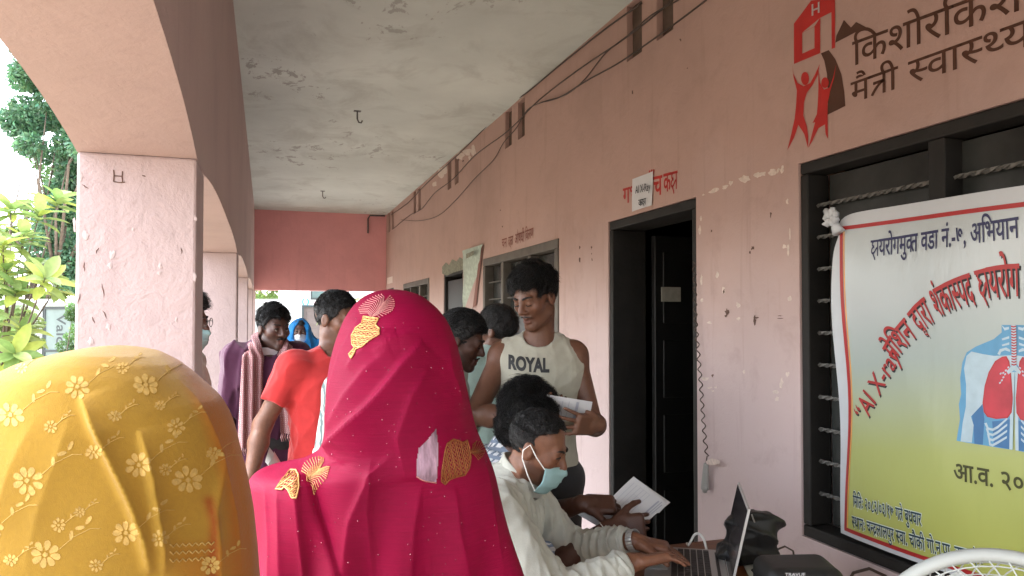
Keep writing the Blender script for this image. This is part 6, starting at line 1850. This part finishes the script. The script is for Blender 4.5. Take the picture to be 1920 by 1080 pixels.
# ---------------------------------------------------------------- wall wear, cables, small things on the wall
M['cream_paint'] = mat('cream_paint', (.7, .6, .55), .6)
M['chip'] = mat('bare_filler', (.60, .50, .44), .85, var=.15, scale=60)
M['dark_mark'] = mat('dark_scuff', (.13, .075, .06), .85, var=.3, scale=80)
g = np.random.default_rng(77)
def blot(q, px, py, rx, ry, x=XW - .0015, n=11, jag=.45, rot=0.0):
    pts = []
    for i in range(n):
        a = 2*math.pi*i/n; r = 1 + g.uniform(-jag, jag*.4); u, v = math.cos(a)*rx*r, math.sin(a)*ry*r
        pts.append(at_x(px + u*math.cos(rot) - v*math.sin(rot), py + u*math.sin(rot) + v*math.cos(rot), x))
    c = np.mean(pts, 0); b = len(q.V); q.add([c - np.array([.0012, 0, 0])] + pts, [(0, 1 + i, 1 + (i+1) % n) for i in range(n)])
q = MB()
for (x, y, rx, ry, r) in ((1338, 358, 11, 5, -.35), (1360, 350, 7, 4, -.35), (1370, 343, 5, 6, 0), (1397, 335, 11, 8, -.2), (1420, 329, 7, 6, -.2), (1430, 326, 8, 5, -.3), (1448, 323, 8, 6, -.3), (1459, 320, 3, 6, .3), (1466, 318, 4, 8, .4), (1319, 365, 3, 2, 0)):
    blot(q, x, y, rx, ry, rot=r)
q.build('tape_scrap', M['chip'], B)['kind'] = 'stuff'
q = MB()
for (x, y, rx, ry) in ((1465, 717, 4, 12), (1477, 702, 4, 5), (1455, 735, 7, 4), (1457, 748, 4, 5), (1312, 432, 2.5, 9), (1314, 410, 2, 5), (1315, 525, 2.5, 11), (1316, 563, 3, 4), (1478, 470, 3, 14), (1481, 440, 2, 12), (1476, 378, 2.5, 6), (1471, 462, 5, 5), (1481, 560, 4, 7), (1322, 710, 8, 4), (1330, 727, 6, 2), (1342, 726, 3, 3), (1336, 733, 3, 2), (1345, 515, 4, 6), (1357, 543, 4, 7), (1384, 572, 4, 6), (1384, 598, 4, 4), (1330, 605, 5, 3), (1395, 697, 3, 5), (862, 292, 9, 8), (876, 285, 10, 6), (888, 282, 5, 10), (826, 325, 7, 14), (833, 318, 5, 10), (815, 345, 5, 6), (880, 295, 3, 5), (1040, 640, 2, 3), (1120, 700, 1.5, 3)):
    blot(q, x, y, rx, ry)
q.build('paint_chip', M['chip'], B)['kind'] = 'stuff'
q = MB()
for (x, y, rx, ry) in ((1087, 464, 1.5, 4), (1087, 488, 1.8, 6), (1109, 464, 1.5, 4), (1109, 476, 1, 2), (1110, 487, 1.2, 3), (1445, 400, 2, 3), (1445, 405, 1.2, 5), (1411, 465, 3, 5), (1406, 473, 2, 3), (1363, 586, 4, 8), (1361, 593, 3, 3), (1415, 600, 3, 9), (1418, 596, 5, 2), (1462, 592, 6, 1), (1463, 597, 6, 1), (1357, 545, 2, 6), (1334, 433, 2, 3), (1336, 704, 2, 4), (860, 300, 2, 3), (868, 302, 2, 2), (942, 425, 1.5, 2), (1289, 128, 1.5, 1.5), (1186, 173, 2, 4), (1276, 75, 2, 3), (938, 394, 1.2, 1.2)):
    blot(q, x, y, rx, ry, XW - .002, jag=.6)
q.build('scuff_mark', M['dark_mark'], B)['kind'] = 'stuff'
# damp moss-grey stain over the second door and its torn cement patch
M['damp'] = mat('grey_green_cement', (.20, .20, .15), .9, var=.3, scale=40)
q = MB(); pts = [(829, 513), (829, 500), (836, 492), (842, 497), (848, 486), (856, 490), (862, 482), (868, 486), (868, 506), (850, 511), (838, 517)]
wpoly(q, pts, XW - .004); q.build('cement_patch', M['damp'], B)
# scratches in the arcade plaster
q = MB()
p0 = at_y(222, 330, 2.27 - .0015)
for seg in (((-.012, .016), (-.012, -.016)), ((-.012, -.016), (.016, -.016)), ((.010, .014), (.010, -.016)), ((-.012, .0), (.010, .0))):
    a, b = [p0 + np.array([u, 0, v]) for u, v in seg]; q.tube([a, (a + b)/2 + g.normal(size=3)*.0006*np.array([1, 0, 1]), b], .0014, 4)
q.build('scratched_mark', M['dark_mark'], B)['kind'] = 'stuff'
M['col_chip'] = mat('flaked_lime', (.52, .425, .41), .9, var=.12, scale=70)
q = MB()
for (x, y, rx, ry) in ((210, 478, 6, 10), (206, 498, 5, 6), (300, 500, 4, 7), (298, 512, 5, 4), (203, 612, 5, 8), (160, 440, 6, 12), (150, 330, 5, 9), (352, 285, 7, 4), (140, 420, 4, 16), (170, 640, 6, 8), (365, 520, 3, 9), (366, 410, 3, 7), (250, 430, 3, 4), (330, 600, 3, 5)):
    pts = []
    for i in range(12):
        a = 2*math.pi*i/12; r = 1 + g.uniform(-.5, .25); pts.append(at_y(x + math.cos(a)*rx*r, y + math.sin(a)*ry*r, 2.2685))
    c = np.mean(pts, 0); q.add([c - np.array([0, .001, 0])] + pts, [(0, 1 + i, 1 + (i+1) % 12) for i in range(12)])
q.build('flaked_patch', M['col_chip'], B)['kind'] = 'stuff'
q = MB()
for (x, y, ln, a) in ((193, 545, 26, 1.4), (160, 350, 14, .6), (182, 470, 12, 1.9), (196, 590, 16, 1.2), (148, 560, 20, 1.8), (175, 600, 14, 1.1), (340, 470, 12, 1.5), (270, 330, 9, .4), (158, 500, 18, 1.5)):
    P_ = [at_y(x + math.cos(a)*ln*(t - .5) + g.uniform(-1.2, 1.2), y + math.sin(a)*ln*(t - .5), 2.2695) for t in np.linspace(0, 1, 5)]; q.tube(P_, [.0003, .0012, .0016, .001, .0003], 4)
q.build('hairline_crack', M['dark_mark'], B)['kind'] = 'stuff'

def cable(label, pts, r, x=XW - .010, grp='cables along the wall top'):
    P_ = [at_x(a, b, x) for a, b in pts]; P_ = np.array(P_); n = (len(P_) - 1)*8 + 1; t = np.linspace(0, len(P_)-1, n)
    out = []
    for a in t:                                # Catmull-Rom
        i = min(int(a), len(P_) - 2); u = a - i; p0_, p1, p2, p3 = P_[max(i-1, 0)], P_[i], P_[i+1], P_[min(i+2, len(P_)-1)]
        out.append(.5*((2*p1) + (-p0_ + p2)*u + (2*p0_ - 5*p1 + 4*p2 - p3)*u*u + (-p0_ + 3*p1 - 3*p2 + p3)*u**3))
    q = MB(); q.tube(out, r*.72, 6); o = q.build('cable', M['wire'], None, True); tag(o, label, 'cable', grp); return o
cable('dark cable running tight along the joint of wall and ceiling', [(733, 403), (765, 380), (800, 344), (862, 287), (945, 205), (990, 172), (1050, 122), (1130, 58), (1203, 6)], .007)
cable('dark cable crossing the timber plugs just below the ceiling', [(736, 430), (768, 404), (790, 392), (815, 362), (850, 335), (890, 292), (944, 252), (974, 225), (1008, 190), (1080, 134), (1180, 66), (1262, 0)], .006, XW - .013)
cable('slack cable drooping lowest on the wall below the timber plugs', [(752, 412), (785, 414), (820, 405), (850, 380), (890, 335), (925, 300), (944, 268), (968, 240), (990, 205), (1022, 190), (1060, 178), (1095, 150), (1135, 100), (1175, 68), (1222, 28), (1280, -4)], .005, XW - .017)
cable('dark cable sweeping up to the top right above the painted emblem', [(1015, 192), (1050, 182), (1102, 150), (1160, 118), (1230, 70), (1290, 26), (1345, -16)], .006, XW - .021)
q = MB(); pb = [at_y(*p, YE - .02) for p in ((690, 437), (690, 410), (694, 404), (722, 405))]; q.tube(pb, .012, 8); br = q.build('pipe', M['iron'], None, True); tag(br, 'bent dark pipe on the far beam beside the ceiling corner', 'pipe')

# coiled cord with a grey pull switch by the door
CC = thing('coiled_cord', 'black coiled cord with a grey switch hanging beside the dark doorway', 'cord', at_x(1322, 900, XW - .02))
ln = [at_x(*p, XW - .020) for p in ((1301, 490), (1303, 540), (1304, 600), (1309, 660), (1314, 720), (1318, 780), (1322, 830), (1326, 855))]
ln = np.array(ln); t = np.linspace(0, len(ln)-1, 420); c = np.stack([np.interp(t, range(len(ln)), ln[:, k]) for k in range(3)], 1)
d = np.concatenate([[0], np.cumsum(np.linalg.norm(np.diff(c, axis=0), axis=1))]); ph = d/.047*2*math.pi; amp = .0095
q = MB(); q.tube(c + np.stack([np.sin(ph)*amp*.7, np.cos(ph)*amp, 0*ph], 1), .0026, 6); q.build('cord', M['wire'], CC, True)
M['grey_plastic'] = mat('grey_plastic', (.30, .30, .28), .5, var=.08)
top = at_x(1324, 868, XW - .022); bot = at_x(1321, 924, XW - .022); q = MB()
tt = [0, .02, .1, .8, .88, .9, .97, 1.0]; rr = [.006, .011, .0125, .0185, .018, .012, .0115, .005]
q.tube([top + (bot - top)*a for a in tt], rr, 16); q.build('switch', M['grey_plastic'], CC, True)
q = MB(); q.tube([c[-1], c[-1] + np.array([0, .004, -.012]), top + np.array([0, 0, .002])], .0024, 6); q.build('lead', M['wire'], CC)
q = MB(); blot(q, 1336, 866, 14, 6, XW - .026, jag=.2); q.build('tape', M['chip'], CC)

# washed-out poster hanging over the second door's edge
PO = thing('poster', 'curled pale green poster hanging loose beside the second doorway', 'poster', at_x(882, 530, XW - .03))
cl = [(867, 470, 905, 458), (868, 480, 902, 466), (868, 500, 899, 490), (869, 520, 896, 512), (868, 540, 893, 534), (867, 560, 890, 556), (868, 575, 886, 572), (870, 588, 884, 584)]
M['pale_green'] = mat('faded_green_poster', (.40, .47, .40), .7, var=.2, scale=25)
M['brown_back'] = mat('brown_card', (.22, .10, .08), .8)
V, nu = [], 14
for k, (a, ya, b, yb_) in enumerate(cl):
    for i in range(nu):
        u = i/(nu-1); p = at_x(a + (b - a)*u, ya + (yb_ - ya)*u, XW - .02 - .035*math.sin(u*2.6 + k*.5)*(.3 + k/8)); V.append(p)
Fs = [(k*nu+i, k*nu+i+1, (k+1)*nu+i+1, (k+1)*nu+i) for k in range(len(cl)-1) for i in range(nu-1)]
mesh('sheet', V, Fs, M['pale_green'], PO, True)
q = MB(); wpoly(q, [(899, 462), (906, 459), (901, 500), (896, 540), (893, 572), (886, 578), (891, 540), (896, 500)], XW - .012); q.build('backing_card', M['brown_back'], PO)
q = MB(); wpoly(q, [(874, 476), (888, 470), (888, 478), (874, 485)], XW - .075); q.build('printed_band', M['damp'], PO)
NT = thing('notice', 'small faded notice on the wall at the far end above the last door', 'notice', at_x(732, 524, XW - .004))
q = MB(); wpoly(q, [(726, 521), (736, 518), (736, 530), (726, 533)], XW - .004); q.build('sheet', M['chip'], NT)

# ---------------------------------------------------------------- table and the things on it
M['wood'] = mat('brown_table_veneer', (.16, .055, .02), .4, var=.25, scale=5, stretch=(1, 8, 1), bs=.08)
TB = thing('table', 'brown wooden table under the near window, laptop and bags on it', 'table', (1.45, 1.6, 0))
TZ = .745
q = MB(); q.bbox((.98, .75, TZ - .03), (1.56, 2.24, TZ), .006); q.build('tabletop', M['wood'], TB)
for x in (1.03, 1.50):
    for y in (.82, 2.18): q = MB(); q.bbox((x - .03, y - .03, 0), (x + .03, y + .03, TZ - .031), .004); q.build('leg', M['wood'], TB)
q = MB(); q.box((1.04, .84, TZ - .12), (1.06, 2.2, TZ - .031)); q.build('apron', M['wood'], TB)
# laptop
LP = thing('laptop', 'open silver laptop with black keys seen edge on, typed on by masked person', 'laptop', (1.12, 1.96, TZ))
M['silver'] = mat('silver_aluminium', (.42, .42, .41), .38, metal=.6, var=.05, scale=3, bs=.03)
M['key'] = mat('black_key', (.012, .012, .013), .5, bs=.1)
M['screen'] = mat('dark_screen', (.012, .012, .014), .12, var=.1, bs=0)
hn = np.array([1.215, 1.775, TZ]); wd = vn(np.array([.51, .86, 0])); fr_ = np.array([wd[1], -wd[0], 0])*-1      # hinge near corner, width, towards the typist
def lbox(q, o, a, b, h0, h1, ux, uy, uz):
    P_ = [o + ux*u + uy*v + uz*w for w in (h0, h1) for u, v in ((a[0], a[1]), (b[0], a[1]), (b[0], b[1]), (a[0], b[1]))]
    q.add(P_, [(0,3,2,1),(4,5,6,7),(0,1,5,4),(1,2,6,5),(2,3,7,6),(3,0,4,7)])
q = MB(); lbox(q, hn, (0, 0), (.345, .235), .004, .019, wd, fr_, UZ); q.build('base', M['silver'], LP)
su = vn(UZ - fr_*.22)
q = MB(); sn = np.cross(wd, su); sn = sn if sn @ fr_ > 0 else -sn
o_ = hn + UZ*.020 - fr_*.004
lbox(q, o_, (0, 0), (.345, .222), -.003, .003, wd, su, sn); LID = q.build('lid', M['silver'], LP)
q = MB(); lbox(q, o_, (.006, .008), (.339, .216), .0032, .0042, wd, su, sn); q.build('screen', M['screen'], LID)
kme = None
for r_ in range(6):
    nk_ = 14 if r_ < 5 else 8; x = .012
    for k in range(nk_):
        w_ = .0192 if not (r_ == 5 and k == 3) else .105
        if x + w_ > .335: break
        q = MB(); lbox(q, hn + UZ*.0191, (x, .045 + r_*.0195), (x + w_, .045 + r_*.0195 + .0165), 0, .0022, wd, fr_, UZ); q.build('key', M['key'], LP); x += w_ + .0035
q = MB(); lbox(q, hn + UZ*.0191, (.03, .018), (.315, .027), 0, .0005, wd, fr_, UZ); q.build('speaker_strip', M['key'], LP)
q = MB(); lbox(q, hn + UZ*.0191, (.12, .168), (.225, .228), 0, .0005, wd, fr_, UZ); q.build('touchpad', M['silver'], LP)
# white cable looping out of the far side of the laptop
e = hn + wd*.347 + fr_*.05 + UZ*.012
q = MB(); kp = np.array([e, e + wd*.03 + UZ*.004, e + wd*.052 + UZ*.024 + fr_*.006, e + wd*.060 + UZ*.040 + fr_*.020, e + wd*.060 + fr_*.036 + UZ*.036, e + wd*.054 + fr_*.048 + UZ*.014, e + wd*.06 + fr_*.056 - UZ*.004, e + wd*.10 + fr_*.06 - UZ*.008]); tk = np.linspace(0, 7, 40); kc = np.stack([np.interp(tk, range(8), kp[:, i]) for i in range(3)], 1)
for _ in range(4): kc[1:-1] = .25*kc[:-2] + .5*kc[1:-1] + .25*kc[2:]
q.tube(kc, .0042, 8); uc = q.build('usb_cable', M['mask_edge'], None, True); tag(uc, 'short white cable looping from the far side of the laptop', 'cable')
M['bag'] = mat('black_nylon', (.012, .012, .012), .42, var=.3, scale=30, bs=.3, bscale=700)
# soft black bag slumped behind the laptop
def soft(name, label, cat, prims, wr, m, h=.006):
    lo = np.min([p[0][0] for p in prims], 0) - .03; hi = np.max([p[0][1] for p in prims], 0) + .03
    Fd = Field(lo, hi, h)
    for p, k in prims: Fd.add(p, k)
    for w in wr: Fd.band(w)
    Fd.keep(lambda x, y, z: TZ + .001 - z + 0*x + 0*y)
    V, Q = Fd.net(); t = thing(name, label, cat, (*np.mean(V, 0)[:2], TZ)); mesh('body', V, Q, m, t, True); return t
bc = at_depth(1408, 985, 2.32); Mb = np.stack([_R, _fw0, UZ], 1)
BG = soft('bag', 'slumped black nylon bag behind the laptop screen', 'bag', [(rbox(np.array([bc[0], bc[1], TZ + .075]), (.075, .06, .075), Mb, .04), .02), (ell(np.array([bc[0], bc[1], TZ + .105]) + _R*.01, (.07, .055, .06), Mb), .03), (cone(np.array([bc[0], bc[1], TZ + .14]) + _R*.055, np.array([bc[0], bc[1], TZ + .128]) + _R*.085, .022, .014), .03), (ell(np.array([bc[0], bc[1], TZ + .03]) - _R*.06, (.05, .05, .035), Mb), .03)],
          [folds(401, 5, 60, .010, (1, 0, -.5)), folds(402, 4, 110, .005, (.3, 0, 1))], M['bag'])
q = MB(); c = at_depth(1412, 972, 2.25); q.tube([c + UZ*.012 - _R*.004, c, c - UZ*.012 + _R*.005], .0028, 4); q.build('zip_pull', M['silver'], BG)
q = MB(); c = np.array([bc[0], bc[1], TZ]) - _R*.085; q.tube([c + UZ*.06, c - _R*.01 + UZ*.045, c - _R*.005 + UZ*.02, c - _R*.03 + UZ*.006], .006, 6); q.build('strap', M['bag'], BG, True)
q = MB(); c = np.array([bc[0], bc[1], TZ + .04]) + _R*.075; q.tube([c, c + _R*.03 + UZ*.012, c + _R*.055 - UZ*.002, c + _R*.06 - UZ*.03], .003, 6); q.build('cord', M['wire'], BG)
# hard black case in front
cc = at_depth(1495, 1098, 1.98); cz = TZ + .058
CS = soft('case', 'rounded black carry case with white lettering on the table edge', 'case', [(rbox(np.array([cc[0], cc[1], cz]), (.100, .080, .057), Mb, .030), .01)], [noise3(411, 6, 40, .0012)], M['bag'], .005)
q = MB(); q.tube([np.array([cc[0], cc[1], cz + .012]) + _R*a*.1005 + _fw0*b*.0805 for a, b in ((-.85, -1), (.85, -1), (1, -.8), (1, .8), (.85, 1), (-.85, 1), (-1, .8), (-1, -.8), (-.85, -1))], .0022, 5); q.build('zip', M['key'], CS)
o_ = np.array([cc[0], cc[1], cz + .043]) - _fw0*.0755 - _R*.06
flat_text('printed_lettering', 'TRAVUE', o_, _R, vn(UZ + _fw0*.8), .052, .007, M['paper'], CS, .01, shear=.3)
# sheets of paper under the case
SH = thing('paper_sheet', 'white paper lying between the black bag and the black case', 'paper', at_z(1438, 1050, TZ))
q = MB(); q.add([at_z(*p, TZ + .004) for p in ((1388, 1049), (1432, 1041), (1470, 1060), (1440, 1090), (1405, 1082))], [(0, 1, 2, 3, 4)]); q.build('sheet', M['paper'], SH)
# forms in the seated man's hands
FM = thing('form', 'sheaf of white printed forms fanned out in the seated person\'s dark hands', 'papers', at_depth(1195, 945, 2.5))
M['grey_print'] = mat('grey_print', (.35, .36, .42), .7, bs=0)
def form(corners, name, lines, parent, tint='paper'):
    P_ = [at_depth(*c) for c in corners]; n = 8; V = []
    nn_ = vn(np.cross(P_[1] - P_[0], P_[3] - P_[0])); nn_ = nn_ if nn_ @ _fw0 < 0 else -nn_
    f = lambda a, b, o=0: (P_[0]*(1-a) + P_[1]*a)*(1-b) + (P_[3]*(1-a) + P_[2]*a)*b + nn_*(.012*math.sin(a*2.6) * (1 - b*.5) + o)
    for j in range(n+1):
        for i in range(n+1): V.append(f(i/n, j/n))
    s_ = mesh(name, V, [(j*(n+1)+i, j*(n+1)+i+1, (j+1)*(n+1)+i+1, (j+1)*(n+1)+i) for j in range(n) for i in range(n)], M[tint], parent, True)
    if lines:
        q = MB()
        for (a0, a1, b0, b1) in lines:
            k = 6; V2 = []
            for i in range(k+1):
                a = a0 + (a1 - a0)*i/k; V2 += [f(a, b0, .0012), f(a, b1, .0012)]
            q.add(V2, [(2*i, 2*i+2, 2*i+3, 2*i+1) for i in range(k)])
        q.build('printed_lines', M['grey_print'], s_)['kind'] = 'stuff'
    return s_
LN = [(.1, .9, .12 + .09*k, .128 + .09*k) for k in range(6)] + [(.1 + .2*k, .104 + .2*k, .3, .58) for k in range(5)] + [(.55, .92, .80, .84), (.50, .95, .87, .89), (.6, .9, .92, .94), (.3, .38, .82, .90)]
form([(1136, 957, 2.53), (1190, 897, 2.60), (1257, 943, 2.56), (1236, 962, 2.50)], 'sheet', None, FM)
form([(1120, 962, 2.50), (1188, 895, 2.58), (1252, 946, 2.53), (1185, 1004, 2.44)], 'sheet', LN, FM)
form([(1075, 960, 2.49), (1130, 940, 2.55), (1200, 985, 2.47), (1160, 1010, 2.44)], 'sheet', None, FM)
q = MB()
FH = thing('form', 'single white printed form held by the person in the sleeveless shirt', 'paper', at_depth(1068, 765, 2.68))
form([(1012, 790, 2.70), (1026, 737, 2.575), (1111, 752, 2.575), (1103, 790, 2.68)], 'sheet', [(.08, .92, .66, .72), (.1, .9, .5, .51), (.1, .9, .36, .37), (.3, .305, .1, .6), (.55, .555, .1, .6)], FH)
FP = thing('folded_paper', 'folded white paper hanging from the hand of the person in red', 'paper', at_depth(512, 860, 3.0))
form([(497, 866, 3.05), (506, 838, 3.05), (530, 872, 3.08), (526, 900, 3.06)], 'sheet', None, FP)
form([(503, 870, 3.03), (512, 846, 3.06), (538, 888, 3.09), (520, 900, 3.05)], 'sheet', None, FP)
# watch on the seated man's left wrist
a = MASKED['arms'][-1]; d = vn(a['wr'] - a['el']); u = vn(np.cross(d, UPV)); w = np.cross(d, u); c = a['wr'] + d*.004
WT = thing('watch', 'steel bracelet watch on the far wrist of the masked person', 'watch', c)
for i in range(20):
    t0 = i*.31416; q = MB(); q.bbox((-.0045, -.0105, -.0018), (.0045, .0105, .0018), .001)
    q.V = [tuple(c + (u*math.cos(t0) + w*math.sin(t0))*(.0325 + v[2]) + (-u*math.sin(t0) + w*math.cos(t0))*v[0] + d*v[1]) for v in q.V]; q.build('link', M['silver'], WT, True)
# table fan
M['fan_grey'] = mat('pale_grey_plastic', (.36, .38, .36), .45, var=.04)
M['fan_wire'] = mat('white_wire', (.38, .40, .38), .4, var=.04)
fc = at_depth(1872, 1278, 1.22); FN = thing('table_fan', 'pale grey table fan whose round wire guard rises at the lower right corner', 'fan', (fc[0], fc[1], TZ))
fx = vn(_R*.92 - _fw0*.25); fn_ = vn(np.cross(fx, UZ)); R_ = .205
fn_ = fn_ if fn_ @ _fw0 < 0 else -fn_
q = MB(); ring = [fc + (fx*math.cos(t) + UZ*math.sin(t))*R_ for t in np.linspace(0, 6.2832, 61)]; q.tube(ring, .011, 10, cap=False); q.build('guard_rim', M['fan_grey'], FN, True)
for side in (1, -1):
    q = MB()
    for rr_ in (.06, .095, .13, .165, .19): q.tube([fc + (fx*math.cos(t) + UZ*math.sin(t))*rr_ + fn_*side*.055*(1 - (rr_/R_)**3) for t in np.linspace(0, 6.2832, 49)], .0013, 5, cap=False)
    for k in range(44):
        t = k*6.2832/44; q.tube([fc + (fx*math.cos(t + s_*.5*(1 if side > 0 else -1)) + UZ*math.sin(t + s_*.5*(1 if side > 0 else -1)))*(.035 + (R_ - .04)*s_) + fn_*side*.055*(1 - ((.035 + (R_-.04)*s_)/R_)**3) for s_ in np.linspace(0, 1, 7)], .0013, 5)
    q.build('wire_guard', M['fan_wire'], FN)['kind'] = 'stuff'
q = MB(); q.tube([fc + fn_*.058, fc + fn_*.050], .04, 20); q.build('badge', M['fan_grey'], FN)
for k in range(3):
    q = MB(); V2 = []
    for i in range(9):
        for j in range(5):
            r_ = .03 + .145*i/8; t = k*2.094 + .25*(j - 2)*(.7 + .6*math.sin(i/8*2.6)) + .25*i/8
            V2.append(fc + (fx*math.cos(t) + UZ*math.sin(t))*r_ + fn_*(.012*(j - 2)))
    q.add(V2, [(i*5+j, i*5+j+1, (i+1)*5+j+1, (i+1)*5+j) for i in range(8) for j in range(4)]); q.build('blade', M['fan_wire'], FN, True)
q = MB(); q.tube([fc - fn_*.03, fc - fn_*.14], [.055, .05], 18); q.build('motor', M['fan_grey'], FN, True)
q = MB(); q.tube([fc - fn_*.09, np.array([fc[0], fc[1], TZ + .03]) - fn_*.09], .022, 12); q.build('stem', M['fan_grey'], FN, True)
q = MB(); c = np.array([fc[0], fc[1], TZ]) - fn_*.07; q.tube([c + UZ*.001, c + UZ*.018, c + UZ*.03], [.10, .098, .05], 24); q.build('foot', M['fan_grey'], FN, True)
# black cable on the sill at the lower right
pc = [at_x(*p, XW - .03) for p in ((1585, 1100), (1600, 1074), (1630, 1066), (1660, 1080), (1680, 1105))]
q = MB(); q.tube(pc, .005, 8); o = q.build('cable', M['wire'], None, True); tag(o, 'black cable looping below the corner of the near window', 'cable')
# stools under the two seated people
def stool(label, c, rot):
    t = thing('stool', label, 'stool', (c[0], c[1], 0)); z = c[2]
    q = MB(); q.tube([(c[0], c[1], z - .03), (c[0], c[1], z - .003), (c[0], c[1], z)], [.17, .175, .16], 20); q.build('seat', M['wood'], t, True)
    for k in range(4):
        a_ = rot + k*math.pi/2; d_ = np.array([math.cos(a_), math.sin(a_), 0]); q = MB()
        q.tube([np.array([c[0], c[1], z - .03]) + d_*.12, np.array([c[0], c[1], 0]) + d_*.17], .016, 8); q.build('leg', M['wood'], t)
stool('wooden stool under the masked person at the laptop', MASKED['pel']*np.array([1, 1, 0]) + np.array([0, 0, MASKED['pel'][2] - .095]), .3)
stool('wooden stool under the curly haired person with forms', CURLY['pel']*np.array([1, 1, 0]) + np.array([0, 0, CURLY['pel'][2] - .095]), .9)
# ROYAL, printed on the chest: letters laid onto the shirt
me = ROYAL_SHIRT.data; tree_r = BVHTree.FromPolygons([v.co[:] for v in me.vertices], [p.vertices[:] for p in me.polygons])
V2, F2, W2 = text2d('ROYAL', .05); a0, a1 = np.array([953, 690]), np.array([1029, 697]); hh = 25
bm = bmesh.new(); vs = [bm.verts.new((v[0], v[1], 0)) for v in V2]
for f in F2:
    try: bm.faces.new([vs[i] for i in f])
    except ValueError: pass
bmesh.ops.triangulate(bm, faces=bm.faces[:]); bmesh.ops.subdivide_edges(bm, edges=[e for e in bm.edges if e.calc_length() > .12], cuts=2, use_grid_fill=True)
bm.verts.index_update(); V3, F3 = [], [[v.index for v in f.verts] for f in bm.faces]
cap = .72
for v in bm.verts:
    px, py = a0 + (a1 - a0)*v.co.x/W2 + np.array([0, -1])*(v.co.y/cap)*hh + np.array([0, 2.0*math.sin(math.pi*v.co.x/W2)])
    p = onto(tree_r, px, py, .0022); V3.append(p if p is not None else at_depth(px, py, 2.78))
bm.free(); mesh('chest_lettering', V3, F3, M['ink'], ROYAL_SHIRT)['kind'] = 'stuff'
